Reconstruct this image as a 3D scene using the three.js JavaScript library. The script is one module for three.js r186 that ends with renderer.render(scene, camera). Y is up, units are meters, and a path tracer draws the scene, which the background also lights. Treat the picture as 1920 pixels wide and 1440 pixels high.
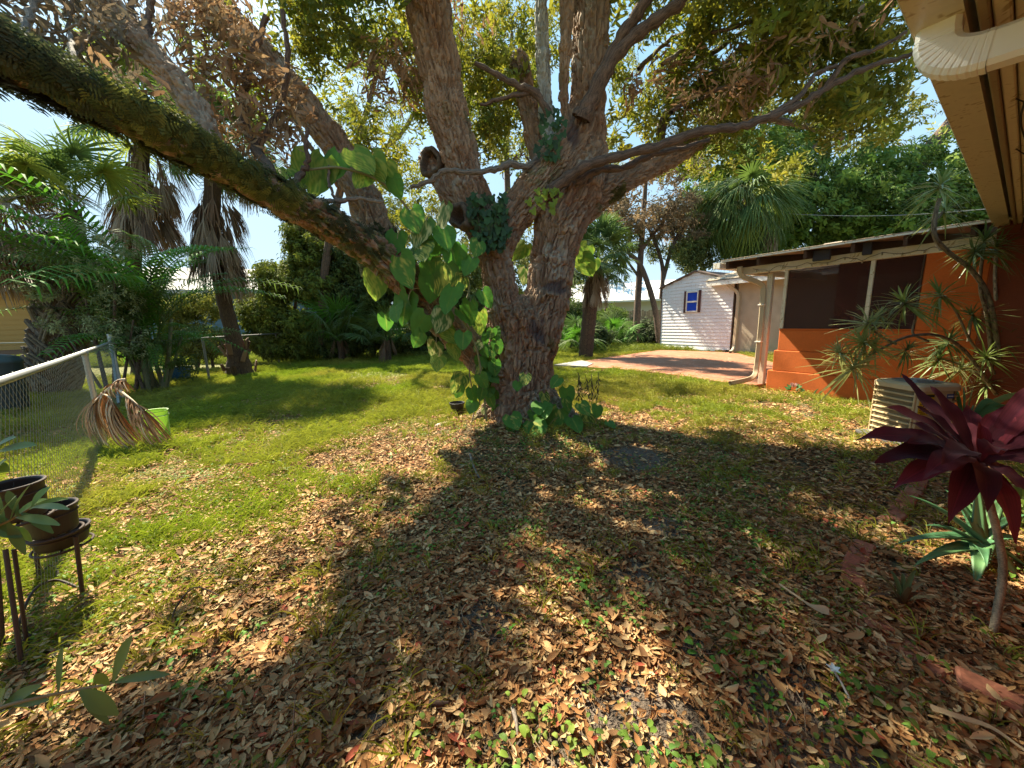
import * as THREE from 'three';
// ---------------------------------------------------------------- camera, sky, sun, exposure
const RAD = Math.PI / 180;
const scene = new THREE.Scene();
const EYE = 1.35, FPX = 680, PITCH = 9.85 * RAD, ROLL = -0.026;
const camera = new THREE.PerspectiveCamera(2 * Math.atan(720 / FPX) / RAD, 4 / 3, 0.05, 500);
camera.position.set(0, EYE, 0);
camera.rotation.order = 'YXZ';
camera.rotation.set(-PITCH, 0, ROLL);
const SUN_AZ = -36.5 * RAD, SUN_EL = 45 * RAD;
const SUN = new THREE.Vector3(Math.sin(SUN_AZ) * Math.cos(SUN_EL), Math.sin(SUN_EL), -Math.cos(SUN_AZ) * Math.cos(SUN_EL));
{
  const w = 512, h = 256, d = new Float32Array(w * h * 4);
  for (let j = 0; j < h; j++) for (let i = 0; i < w; i++) {
    const el = ((j + 0.5) / h - 0.5) * Math.PI, az = ((i + 0.5) / w - 0.5) * 2 * Math.PI;
    const v = [Math.cos(el) * Math.cos(az), Math.sin(el), Math.cos(el) * Math.sin(az)];
    const c = v[0] * SUN.x + v[1] * SUN.y + v[2] * SUN.z;
    const t = Math.pow(Math.max(0, Math.sin(el)), 0.55), a = Math.pow(Math.max(0, c), 6) * 0.085 + Math.pow(Math.max(0, c), 40) * 0.3;
    const o = (j * w + i) * 4;
    d[o] = 0.225 * (1 - t) + 0.055 * t + a; d[o + 1] = 0.275 * (1 - t) + 0.155 * t + a; d[o + 2] = 0.3 * (1 - t) + 0.255 * t + a; d[o + 3] = 1;
    if (el < 0) { d[o] = 0.3; d[o + 1] = 0.3; d[o + 2] = 0.22; }
  }
  const sky = new THREE.DataTexture(d, w, h, THREE.RGBAFormat, THREE.FloatType);
  sky.mapping = THREE.EquirectangularReflectionMapping; sky.magFilter = THREE.LinearFilter; sky.needsUpdate = true;
  scene.background = sky; scene.environment = sky;
}
const sun = new THREE.DirectionalLight(new THREE.Color().setRGB(1, 0.88, 0.66), 5);
sun.position.copy(SUN).multiplyScalar(60); sun.target.position.set(0, 0, -6);
sun.castShadow = true; sun.shadow.mapSize.set(4096, 4096); sun.shadow.radius = 1.2;
Object.assign(sun.shadow.camera, { left: -35, right: 35, top: 35, bottom: -35, near: 1, far: 140 });
scene.add(sun, sun.target);
const renderer = new THREE.WebGLRenderer({ antialias: true });
renderer.setSize(1024, 768);
renderer.toneMapping = THREE.LinearToneMapping;
renderer.toneMappingExposure = 4.2;
renderer.shadowMap.enabled = true;

// ---------------------------------------------------------------- helpers
function RNG(s) { let a = s >>> 0; return () => { a |= 0; a = a + 0x6D2B79F5 | 0; let t = Math.imul(a ^ a >>> 15, 1 | a); t = t + Math.imul(t ^ t >>> 7, 61 | t) ^ t; return ((t ^ t >>> 14) >>> 0) / 4294967296; }; }
const V = (x, y, z) => new THREE.Vector3(x, y, z);
const lerp = (a, b, t) => a + (b - a) * t, clamp = (x, a = 0, b = 1) => Math.min(b, Math.max(a, x));
const smooth = (a, b, x) => { const t = clamp((x - a) / (b - a)); return t * t * (3 - 2 * t); };
function hash(x, y, z) { let h = Math.imul(x, 374761393) ^ Math.imul(y, 668265263) ^ Math.imul(z, 2147483629); h = Math.imul(h ^ h >>> 13, 1274126177); return ((h ^ h >>> 16) >>> 0) / 4294967296; }
function noise(x, y, z) {
  const i = Math.floor(x), j = Math.floor(y), k = Math.floor(z); let u = x - i, v = y - j, w = z - k;
  u = u * u * (3 - 2 * u); v = v * v * (3 - 2 * v); w = w * w * (3 - 2 * w);
  const a = lerp(lerp(hash(i, j, k), hash(i + 1, j, k), u), lerp(hash(i, j + 1, k), hash(i + 1, j + 1, k), u), v);
  const b = lerp(lerp(hash(i, j, k + 1), hash(i + 1, j, k + 1), u), lerp(hash(i, j + 1, k + 1), hash(i + 1, j + 1, k + 1), u), v);
  return lerp(a, b, w);
}
const fbm = (x, y, z) => 0.55 * noise(x, y, z) + 0.28 * noise(2.03 * x, 2.03 * y, 2.03 * z) + 0.17 * noise(4.1 * x, 4.1 * y, 4.1 * z);
// a pixel of the 1920 x 1440 photograph as a direction, as a place on the ground, or as a place at a depth
const RAYM = new THREE.Matrix4().makeRotationFromEuler(camera.rotation);
function ray(px, py) { return V((px - 960) / FPX, -(py - 720) / FPX, -1).applyMatrix4(RAYM); }
function gp(px, py, y = 0) { const d = ray(px, py), t = (y - EYE) / d.y; return V(d.x * t, y, d.z * t); }
function at(px, py, depth) { const d = ray(px, py); return d.multiplyScalar(depth / -d.z).add(V(0, EYE, 0)); }

const used = {};
function numbered(n) { const k = used[n] = (used[n] ?? -1) + 1; return k ? `${n}_${String(k).padStart(3, '0')}` : n; }
function tag(o, label, category, group, kind) { Object.assign(o.userData, { label, category }); if (group) o.userData.group = group; if (kind) o.userData.kind = kind; return o; }
function thing(name, label, category, pos = [0, 0, 0], turn = 0, group) {
  const g = new THREE.Group(); g.name = numbered(name); g.position.set(...(pos.isVector3 ? pos.toArray() : pos)); g.rotation.y = turn;
  scene.add(g); return tag(g, label, category, group);
}
function part(name, geo, mat, parent, kind) {
  const m = new THREE.Mesh(geo, mat); m.castShadow = m.receiveShadow = true; m.name = parent === scene ? numbered(name) : name;
  if (kind) m.userData.kind = kind; parent.add(m); return m;
}
function struct(name, geo, mat) { const m = part(name, geo, mat, scene, 'structure'); return m; }
const rgb = (r, g, b) => new THREE.Color().setRGB(r, g, b);
function mat(c, roughness = 0.85, more = {}) { return new THREE.MeshStandardMaterial({ color: rgb(...c), roughness, side: THREE.DoubleSide, ...more }); }
function leafMat(c, through = 0.42, more = {}) { return new THREE.MeshPhysicalMaterial({ color: rgb(...c), roughness: 0.92, transmission: through, thickness: 0, side: THREE.DoubleSide, clearcoat: 0.08, clearcoatRoughness: 0.4, specularIntensity: 0.4, ...more }); }
function tex(n, m, fn, repeatX = 1, repeatY = 1) {
  const d = new Uint8Array(n * m * 4);
  for (let j = 0; j < m; j++) for (let i = 0; i < n; i++) { const c = fn(i / n, j / m, i, j), o = (j * n + i) * 4; d[o] = clamp(c[0]) * 255; d[o + 1] = clamp(c[1]) * 255; d[o + 2] = clamp(c[2]) * 255; d[o + 3] = 255; }
  const t = new THREE.DataTexture(d, n, m); t.wrapS = t.wrapT = THREE.RepeatWrapping; t.repeat.set(repeatX, repeatY); t.magFilter = t.minFilter = THREE.LinearFilter; t.needsUpdate = true; return t;
}
const per = (u, v, s, z = 0) => { // periodic noise of period 1
  const a = u * 2 * Math.PI, b = v * 2 * Math.PI, k = s / (2 * Math.PI); return noise(Math.cos(a) * k + 31 + z, Math.sin(a) * k + 17 + Math.cos(b) * k * 1.01, Math.sin(b) * k + 7 + z * 3.1);
};
// collects quads, boxes, tubes and leaves into one geometry
class Geo {
  constructor() { this.p = []; this.u = []; this.c = []; this.i = []; this.col = null; }
  v(x, y, z, u = 0, w = 0) { this.p.push(x, y, z); this.u.push(u, w); if (this.col) this.c.push(...this.col); return this.p.length / 3 - 1; }
  q(a, b, c, d) { this.i.push(a, b, c, a, c, d); return this; }
  box(x0, y0, z0, x1, y1, z1, ch = 0) { // chamfered when ch > 0
    const c = Math.min(ch, (x1 - x0) / 2.2, (y1 - y0) / 2.2, (z1 - z0) / 2.2);
    const lo = [x0, y0, z0], hi = [x1, y1, z1];
    const corner = (sx, sy, sz, ax) => { const s = [sx, sy, sz]; const q = s.map((t, k) => (t > 0 ? hi[k] : lo[k]) - (k === ax ? 0 : t * c)); return q; };
    const face = pts => { const e1 = [0, 1, 2].map(k => Math.abs(pts[1][k] - pts[0][k])), L = Math.max(...e1); const n = pts.map(q => { const ax = this._ax; const uv = ax === 0 ? [q[2], q[1]] : ax === 1 ? [q[0], q[2]] : [q[0], q[1]]; return this.v(...q, ...uv); }); if (n.length === 4) this.q(...n); else this.i.push(n[0], n[1], n[2]); };
    for (let ax = 0; ax < 3; ax++) for (const s of [-1, 1]) {
      const b = (ax + 1) % 3, d = (ax + 2) % 3, mk = (p, q) => { const t = [0, 0, 0]; t[ax] = s; t[b] = p; t[d] = q; return corner(...t, ax); };
      this._ax = ax; const ring = [mk(-1, -1), mk(1, -1), mk(1, 1), mk(-1, 1)]; face(s > 0 ? ring : ring.reverse());
    }
    if (c > 0) {
      for (let ax = 0; ax < 3; ax++) { const b = (ax + 1) % 3, d = (ax + 2) % 3; // edges along ax
        for (const p of [-1, 1]) for (const q of [-1, 1]) { const t0 = [0, 0, 0], t1 = [0, 0, 0]; t0[ax] = -1; t1[ax] = 1; t0[b] = t1[b] = p; t0[d] = t1[d] = q;
          this._ax = b; const r = [corner(...t0, b), corner(...t1, b), corner(...t1, d), corner(...t0, d)]; face(p * q > 0 ? r : r.reverse()); } }
      for (const sx of [-1, 1]) for (const sy of [-1, 1]) for (const sz of [-1, 1]) { this._ax = 0; const r = [corner(sx, sy, sz, 0), corner(sx, sy, sz, 1), corner(sx, sy, sz, 2)]; face(sx * sy * sz > 0 ? r : r.reverse()); }
    }
    return this;
  }
  tube(pts, rad, seg = 6, cap = false) { // pts: Vector3[]; rad: number or function of 0..1
    const n = pts.length, R = typeof rad === 'function' ? rad : () => rad; let len = 0, base = [];
    let t = pts[1].clone().sub(pts[0]).normalize(), nrm = Math.abs(t.y) < 0.9 ? V(0, 1, 0) : V(1, 0, 0); nrm.addScaledVector(t, -nrm.dot(t)).normalize();
    for (let i = 0; i < n; i++) {
      const a = pts[Math.max(0, i - 1)], b = pts[Math.min(n - 1, i + 1)]; t = b.clone().sub(a).normalize();
      nrm.addScaledVector(t, -nrm.dot(t)).normalize(); const bi = t.clone().cross(nrm);
      if (i) len += pts[i].distanceTo(pts[i - 1]);
      const r = R(i / (n - 1)), row = [];
      for (let k = 0; k <= seg; k++) { const q = k / seg * 2 * Math.PI, c = Math.cos(q) * r, s = Math.sin(q) * r; row.push(this.v(pts[i].x + nrm.x * c + bi.x * s, pts[i].y + nrm.y * c + bi.y * s, pts[i].z + nrm.z * c + bi.z * s, k / seg * 2 * Math.PI * Math.max(R(0), 0.003), len)); }
      base.push(row);
    }
    for (let i = 0; i < n - 1; i++) for (let k = 0; k < seg; k++) this.q(base[i][k], base[i][k + 1], base[i + 1][k + 1], base[i + 1][k]);
    if (cap) for (const [e, f] of [[0, 0], [n - 1, 1]]) { const m = this.v(pts[e].x, pts[e].y, pts[e].z); for (let k = 0; k < seg; k++) f ? this.i.push(m, base[e][k], base[e][k + 1]) : this.i.push(m, base[e][k + 1], base[e][k]); }
    return this;
  }
  rtube(pts, w0, h0, up) { // rectangular pipe along pts, w across, h along `up`
    let prev = null;
    for (let i = 0; i < pts.length; i++) {
      const w = typeof w0 === 'function' ? w0(i) : w0, h = typeof h0 === 'function' ? h0(i) : h0;
      const a = pts[Math.max(0, i - 1)], b = pts[Math.min(pts.length - 1, i + 1)], t = b.clone().sub(a).normalize(), s = t.clone().cross(up).normalize(), n = s.clone().cross(t);
      const c = Math.min(w, h) * 0.18, prof = [[-w / 2 + c, -h / 2], [w / 2 - c, -h / 2], [w / 2, -h / 2 + c], [w / 2, h / 2 - c], [w / 2 - c, h / 2], [-w / 2 + c, h / 2], [-w / 2, h / 2 - c], [-w / 2, -h / 2 + c]];
      const row = prof.map(([x, y]) => [pts[i].x + s.x * x + n.x * y, pts[i].y + s.y * x + n.y * y, pts[i].z + s.z * x + n.z * y]);
      if (prev) for (let k = 0; k < 8; k++) { const k2 = (k + 1) % 8; this.q(this.v(...prev[k]), this.v(...row[k]), this.v(...row[k2]), this.v(...prev[k2])); }
      prev = row;
    }
    return this;
  }
  lathe(prof, seg = 24, cx = 0, cy = 0, cz = 0) { // prof: [r, y][]
    const rows = prof.map(([r, y], j) => { const row = []; for (let k = 0; k <= seg; k++) { const a = k / seg * 2 * Math.PI; row.push(this.v(cx + Math.cos(a) * r, cy + y, cz - Math.sin(a) * r, k / seg, j)); } return row; });
    for (let j = 0; j < rows.length - 1; j++) for (let k = 0; k < seg; k++) this.q(rows[j][k], rows[j][k + 1], rows[j + 1][k + 1], rows[j + 1][k]);
    return this;
  }
  blade(path, width, up, fold = 0) { // a leaf along path; width(t) is its full width, fold lifts the edges
    const n = path.length, rows = [];
    for (let i = 0; i < n; i++) {
      const a = path[Math.max(0, i - 1)], b = path[Math.min(n - 1, i + 1)], t = b.clone().sub(a).normalize(), s = t.clone().cross(up); if (s.lengthSq() < 1e-6) s.set(1, 0, 0); s.normalize(); const nn = s.clone().cross(t);
      const w = width(i / (n - 1)) / 2, p = path[i], f = fold * w;
      rows.push([this.v(p.x - s.x * w + nn.x * f, p.y - s.y * w + nn.y * f, p.z - s.z * w + nn.z * f, 0, i / (n - 1)), this.v(p.x, p.y, p.z, 0.5, i / (n - 1)), this.v(p.x + s.x * w + nn.x * f, p.y + s.y * w + nn.y * f, p.z + s.z * w + nn.z * f, 1, i / (n - 1))]);
    }
    for (let i = 0; i < n - 1; i++) { this.q(rows[i][0], rows[i][1], rows[i + 1][1], rows[i + 1][0]); this.q(rows[i][1], rows[i][2], rows[i + 1][2], rows[i + 1][1]); }
    return this;
  }
  add(g, m) { const o = this.p.length / 3, a = V(0, 0, 0); for (let k = 0; k < g.p.length; k += 3) { a.set(g.p[k], g.p[k + 1], g.p[k + 2]).applyMatrix4(m); this.p.push(a.x, a.y, a.z); } this.u.push(...g.u); if (this.col) for (let k = 0; k < g.p.length / 3; k++) this.c.push(...this.col); for (const k of g.i) this.i.push(k + o); return this; }
  done(flat = false) {
    const g = new THREE.BufferGeometry(); g.setAttribute('position', new THREE.Float32BufferAttribute(this.p, 3)); g.setAttribute('uv', new THREE.Float32BufferAttribute(this.u, 2));
    if (this.c.length) g.setAttribute('color', new THREE.Float32BufferAttribute(this.c, 3));
    g.setIndex(this.i); g.computeVertexNormals(); return g;
  }
}
const boxGeo = (...a) => new Geo().box(...a).done();
function bez(a, b, c, d, n) { const out = []; for (let i = 0; i <= n; i++) { const t = i / n, s = 1 - t; out.push(V(0, 0, 0).addScaledVector(a, s * s * s).addScaledVector(b, 3 * s * s * t).addScaledVector(c, 3 * s * t * t).addScaledVector(d, t * t * t)); } return out; }
function spline(pts, n) { return new THREE.CatmullRomCurve3(pts, false, 'centripetal').getPoints(n); }
function place(x, y, z, rx = 0, ry = 0, rz = 0, s = 1, order = 'YXZ') { const e = new THREE.Euler(rx, ry, rz, order); return new THREE.Matrix4().compose(V(x, y, z), new THREE.Quaternion().setFromEuler(e), typeof s === 'number' ? V(s, s, s) : s); }
function instanced(name, geo, m, mats, cols, parent, kind = 'stuff') {
  const im = new THREE.InstancedMesh(geo, m, mats.length); im.name = parent === scene ? numbered(name) : name; im.castShadow = im.receiveShadow = true;
  mats.forEach((x, i) => { im.setMatrixAt(i, x); if (cols) im.setColorAt(i, cols[i]); });
  if (kind) im.userData.kind = kind; parent.add(im); return im;
}
const tint = (R, a, b, l0 = 0.75, l1 = 1.25) => { const t = R(), l = lerp(l0, l1, R()); return rgb(lerp(a[0], b[0], t) * l, lerp(a[1], b[1], t) * l, lerp(a[2], b[2], t) * l); };
// ---------------------------------------------------------------- ground
const TRUNK = V(0.12, 0, -4.95);
const litterPoly = [[-0.75, -0.3], [-1.15, -1.0], [-1.3, -1.7], [-1.5, -2.5], [-2.0, -3.3], [-1.5, -4.1], [-0.9, -4.9], [0.3, -5.6], [1.5, -5.5], [2.6, -5.5], [4.2, -5.7], [5.6, -5.9], [6.5, -3.6], [4, -1.5], [2.2, 0.3]];
function polyDist(x, z, P) { // > 0 inside
  let d = 1e9, ins = false;
  for (let i = 0, j = P.length - 1; i < P.length; j = i++) {
    const [ax, az] = P[i], [bx, bz] = P[j], ex = bx - ax, ez = bz - az, t = clamp(((x - ax) * ex + (z - az) * ez) / (ex * ex + ez * ez));
    d = Math.min(d, Math.hypot(x - ax - ex * t, z - az - ez * t));
    if ((az > z) !== (bz > z) && x < (bx - ax) * (z - az) / (bz - az) + ax) ins = !ins;
  }
  return ins ? d : -d;
}
const sandSpots = [[1.15, -3.35, 0.42], [0.35, -0.92, 0.4], [0.62, -0.78, 0.25], [-0.5, -1.02, 0.13], [0.05, -0.85, 0.34], [0.95, -1.0, 0.3], [-0.15, -1.45, 0.2], [0.6, -1.75, 0.18], [0.75, -1.3, 0.12], [1.0, -2.2, 0.2], [2.6, -5.9, 0.3]];
const bare = (x, z) => { let b = 0; for (const [a, c, r] of sandSpots) b = Math.max(b, 1 - smooth(r * 0.55, r * 1.1, Math.hypot(x - a, z - c) + 0.25 * r * (noise(x * 6, 3, z * 6) - 0.5))); return b; };
const litterAt = (x, z) => smooth(-0.9, 0.7, polyDist(x, z, litterPoly) + 1.3 * (fbm(x * 0.9, 5, z * 0.9) - 0.5) + 0.5 * (noise(x * 4, 1, z * 4) - 0.5));
const height = (x, z) => {
  const r = Math.hypot(x - TRUNK.x, z - TRUNK.z), near = 1 - smooth(14, 22, Math.hypot(x, z));
  return near * (0.05 * (fbm(x * 0.8, 2, z * 0.8) - 0.5) + 0.02 * (noise(x * 5, 4, z * 5) - 0.5)) + 0.1 * Math.exp(-r * r / 1.4) - 0.02;
};
// the patio and the house corner, in the porch's own axes (x along the wall towards the viewer, z out into the yard)
const PORCH = V(4.70, 0, -6.39), TURN = -59.5 * RAD, HX = V(Math.cos(TURN), 0, -Math.sin(TURN)), HZ = V(Math.sin(TURN), 0, Math.cos(TURN));
const house = (x, y, z) => V(PORCH.x + HX.x * x + HZ.x * z, y, PORCH.z + HX.z * x + HZ.z * z);
const patioPoly = [gp(1052, 688), gp(1140, 673), gp(1237, 659), gp(1376, 664), gp(1475, 690), gp(1450, 722), gp(1418, 727), gp(1365, 723), gp(1260, 706), gp(1160, 696)].map(p => [p.x, p.z]);
{
  const N = 300, g = new Geo(), warp = (t, lo, mid, hi) => { const s = t * 2 - 1; return mid + (s < 0 ? -1 : 1) * (Math.abs(s) * 6 + Math.pow(Math.abs(s), 6) * ((s < 0 ? mid - lo : hi - mid) - 6)); };
  g.col = [1, 1, 1];
  for (let j = 0; j <= N; j++) for (let i = 0; i <= N; i++) {
    const x = warp(i / N, -220, 0, 220), z = warp(j / N, -260, -4.5, 60), y = height(x, z);
    const n = fbm(x * 0.7, 9, z * 0.7), L = litterAt(x, z), b = bare(x, z), f = noise(x * 9, 0, z * 9);
    const soil = [0.105 + 0.03 * f, 0.075 + 0.022 * f, 0.05 + 0.015 * f], turf = [0.12 + 0.06 * n, 0.125 + 0.05 * n, 0.03], sand = [0.13, 0.1, 0.075];
    const k = 1 - 0.75 * L;
    g.col = [0, 1, 2].map(c => lerp(lerp(soil[c], turf[c] * 1, k), sand[c], b));
    g.v(x, y, z, x, z);
  }
  for (let j = 0; j < N; j++) for (let i = 0; i < N; i++) { const a = j * (N + 1) + i; g.q(a, a + N + 1, a + N + 2, a + 1); }
  const grit = tex(512, 512, (u, v) => { const t = 0.62 + 0.55 * (per(u, v, 160) - 0.5) + 0.45 * (per(u, v, 420, 3) - 0.5) + 0.3 * (per(u, v, 40, 5) - 0.5); return [t, t, t]; }, 1, 1);
  struct('ground', g.done(), mat([1.5, 1.5, 1.5], 0.97, { vertexColors: true, map: grit, bumpMap: grit, bumpScale: 0.02 }));
}
{ // patio slab of painted concrete with a worn grey tip
  const c = patioPoly, g = new Geo(), top = 0.062, n = c.length;
  const shape = new THREE.Shape(c.map(([x, z]) => new THREE.Vector2(x, -z)));
  const geo = new THREE.ExtrudeGeometry(shape, { depth: 0.12, bevelEnabled: true, bevelSize: 0.012, bevelThickness: 0.012, bevelSegments: 2 }); geo.rotateX(-Math.PI / 2); geo.translate(0, -0.07, 0);
  const map = tex(512, 512, (u, v) => { const s = per(u, v, 14), f = per(u, v, 120, 2), w = smooth(0.62, 0.74, per(u, v, 30, 8) * 0.6 + f * 0.4); const k = 0.85 + 0.3 * (s - 0.5) + 0.22 * (f - 0.5); return [lerp(0.38, 0.44, w) * k, lerp(0.15, 0.22, w) * k, lerp(0.075, 0.14, w) * k]; }, 0.25, 0.25);
  struct('patio', geo, mat([0.9, 0.9, 0.9], 0.85, { map, bumpMap: map, bumpScale: 0.004 }));
  const tip = new THREE.Shape([gp(1040, 688.5), gp(1090, 680), gp(1112, 686), gp(1100, 692)].map(p => new THREE.Vector2(p.x, -p.z)));
  const tg = new THREE.ExtrudeGeometry(tip, { depth: 0.1, bevelEnabled: true, bevelSize: 0.01, bevelThickness: 0.01, bevelSegments: 2 }); tg.rotateX(-Math.PI / 2); tg.translate(0, -0.028, 0);
  const conc = tex(256, 256, (u, v) => { const t = 0.24 + 0.16 * (per(u, v, 20) - 0.5) + 0.14 * (per(u, v, 110, 1) - 0.5); return [t, t * 0.95, t * 0.86]; }, 0.5, 0.5);
  struct('concrete_path', tg, mat([1, 1, 1], 0.9, { map: conc, bumpMap: conc, bumpScale: 0.004 }));
}
const inPatio = (x, z) => polyDist(x, z, patioPoly) > -0.02;
const underHouse = (x, z) => { const dx = x - PORCH.x, dz = z - PORCH.z, a = dx * HX.x + dz * HX.z, c = dx * HZ.x + dz * HZ.z; return c < 0.02 && a > -0.05; };

// ---- leaf litter: dry curled leaves, thousands of them
{
  const R = RNG(11), variants = [];
  for (let k = 0; k < 6; k++) {
    const g = new Geo(), L = 1, w = 0.3 + 0.14 * R(), curl = 0.15 + 0.5 * R(), fold = 0.1 + 0.8 * R() * (R() < 0.3 ? -1 : 1), twist = (R() - 0.5) * 0.5;
    const path = [0, 0.2, 0.45, 0.72, 1].map(t => V((t - 0.5) * L, curl * (t - 0.5) * (t - 0.5) + 0.03 * R(), twist * t * t * 0.5));
    g.blade(path, t => w * Math.pow(Math.sin(Math.PI * clamp(t * 0.97 + 0.015)), 0.8) + 0.012, V(0, 1, 0), fold); variants.push(g.done());
  }
  const cols = [[0.36, 0.21, 0.09], [0.5, 0.35, 0.18], [0.26, 0.12, 0.044], [0.15, 0.078, 0.034], [0.31, 0.155, 0.06], [0.43, 0.27, 0.125]];
  const ms = variants.map(() => []), cs = variants.map(() => []); let made = 0;
  const drop = (x, z, s, lift) => {
    const k = Math.floor(R() * 6), tiltY = R() * 6.283, y = height(x, z) + lift;
    ms[k].push(place(x, y, z, (R() - 0.5) * 0.9, tiltY, (R() - 0.5) * 0.8, V(s, s, s * (0.8 + 0.5 * R()))));
    const c = cols[Math.floor(R() * cols.length)], d = 0.7 + 0.6 * R(), red = R() < 0.018; cs[k].push(red ? rgb(0.3 * d, 0.075 * d, 0.04 * d) : rgb(c[0] * d, c[1] * d, c[2] * d)); made++;
  };
  // sampled over the picture's wedge, denser where it is near
  for (let n = 0; n < 460000; n++) {
    const rr = 0.75 + Math.pow(R(), 1.25) * 9, az = (R() - 0.5) * 2.3, x = Math.sin(az) * rr, z = -Math.cos(az) * rr; // even-ish in area further in, thick near
    if (inPatio(x, z) && R() < 0.995 || underHouse(x, z)) continue;
    const L = litterAt(x, z), b = bare(x, z); if (R() > (0.62 + 0.38 * L) * (1 - 0.86 * b) * (0.45 + 0.55 * smooth(0.3, 0.5, fbm(x * 2.3 + 7, 2, z * 2.3)))) continue;
    if (Math.hypot(x - TRUNK.x, z - TRUNK.z) < 0.45) continue;
    drop(x, z, (R() < 0.06 ? lerp(0.05, 0.078, R()) : lerp(0.012, 0.043, R())) * (1 + 0.025 * rr) * lerp(0.85, 1, L), 0.006 + 0.04 * R() * R() * L + (L < 0.6 ? 0.05 * R() : 0));
  }
  const holder = thing('leaf_litter', 'brown dry fallen leaves strewn over the yard floor', 'leaf litter'); holder.userData.kind = 'stuff';
  const lm = new THREE.MeshPhysicalMaterial({ color: rgb(1, 1, 1), roughness: 0.8, side: THREE.DoubleSide, transmission: 0.12, thickness: 0, specularIntensity: 0.3 });
  variants.forEach((g, k) => instanced('leaves', g, lm, ms[k], cs[k], holder));
  const bits = [1, 2, 3].map(s => { const Q = RNG(s * 77), p = [V(-0.5, 0, 0)]; for (let k = 1; k < 5; k++) p.push(V(-0.5 + k * 0.25, 0.03 * Q(), 0.14 * (Q() - 0.5))); return new Geo().tube(p, t => 0.011 * (1 - 0.6 * t), 4).done(); }), bm = bits.map(() => []), bc = bits.map(() => []);
  for (let n = 0; n < 5200; n++) { const rr = 0.75 + Math.pow(R(), 1.2) * 7, az = (R() - 0.5) * 2.3, x = Math.sin(az) * rr, z = -Math.cos(az) * rr; if (inPatio(x, z) || underHouse(x, z) || R() > 0.3 + 0.7 * litterAt(x, z)) continue; const k = n % 3; bm[k].push(place(x, height(x, z) + 0.012 + 0.02 * R(), z, (R() - 0.5) * 0.4, R() * 6.283, (R() - 0.5) * 0.35, 0.06 + 0.2 * R() * R())); bc[k].push(tint(R, [0.14, 0.09, 0.06], [0.38, 0.29, 0.19])); }
  bits.forEach((g, k) => instanced('twig_bits', g, lm, bm[k], bc[k], holder));
}
// ---- grass: tufts of broad blades
{
  const R = RNG(23), variants = [];
  for (let k = 0; k < 5; k++) {
    const g = new Geo();
    for (let b = 0; b < 9; b++) {
      const a = R() * 6.283, r = 0.025 * R(), h = 0.055 + 0.06 * R(), lean = 0.02 + 0.07 * R(), x = Math.cos(a) * r, z = Math.sin(a) * r, a2 = a + (R() - 0.5) * 1.2, dx = Math.cos(a2), dz = Math.sin(a2);
      g.blade([V(x, -0.01, z), V(x + dx * lean * 0.35, h * 0.6, z + dz * lean * 0.35), V(x + dx * lean, h * 0.95, z + dz * lean), V(x + dx * lean * 1.6, h * 0.92, z + dz * lean * 1.6)], t => 0.0065 * (1 - 0.8 * t * t) + 0.0006, V(dz, 0.3, -dx).normalize(), 0);
    }
    variants.push(g.done());
  }
  const ms = variants.map(() => []), cs = variants.map(() => []);
  const grow = (x, z, s, c) => { const k = Math.floor(R() * 5); ms[k].push(place(x, height(x, z), z, (R() - 0.5) * 0.3, R() * 6.283, (R() - 0.5) * 0.3, s * (0.6 + 0.6 * noise(x * 2.2, 1, z * 2.2)))); cs[k].push(c); };
  const patchy = (x, z) => smooth(0.4, 0.6, 0.7 * fbm(x * 1.3 + 40, 3, z * 1.3) + 0.3 * noise(x * 4.5, 7, z * 4.5));
  for (let n = 0; n < 460000; n++) {
    const rr = 0.8 + Math.pow(R(), 0.85) * 15, az = (R() - 0.5) * 2.3, x = Math.sin(az) * rr, z = -Math.cos(az) * rr;
    if (inPatio(x, z) || underHouse(x, z) || Math.hypot(x - TRUNK.x, z - TRUNK.z) < 0.6) continue;
    const L = litterAt(x, z), P = patchy(x, z), b = bare(x, z);
    if (R() > (1 - b) * (0.78 + 0.22 * smooth(5, 10, rr)) * lerp(lerp(0.05, 0.33, P), 0.01 + (0.035 + 0.22 * smooth(-3.6, -5.2, z) * smooth(0.6, 1.6, x)) * smooth(0.45, 0.75, P), L)) continue;
    const dry = noise(x * 0.8, 8, z * 0.8), t = R();
    const c = rgb(lerp(0.17, 0.36, dry * 0.6 + t * 0.4), lerp(0.25, 0.33, t), lerp(0.018, 0.045, dry)); c.multiplyScalar(0.75 + 0.5 * R());
    grow(x, z, (0.55 + 0.6 * R()) * (1 + 0.035 * rr) * lerp(1, 0.8, L), c);
  }
  for (let n = 0; n < 26000; n++) { // beyond
    const x = -26 + 50 * R(), z = -14 - 24 * R() * R(); if (inPatio(x, z) || underHouse(x, z)) continue;
    grow(x, z, 1.9 + 1.2 * R(), rgb(0.19, 0.23, 0.03).multiplyScalar(0.8 + 0.5 * R()));
  }
  const holder = thing('lawn_grass', 'patchy green grass across the yard', 'grass'); holder.userData.kind = 'stuff';
  const gm = leafMat([1, 1, 1], 0.38, { clearcoat: 0 });
  variants.forEach((g, k) => instanced('grass', g, gm, ms[k], cs[k], holder));
}
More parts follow.
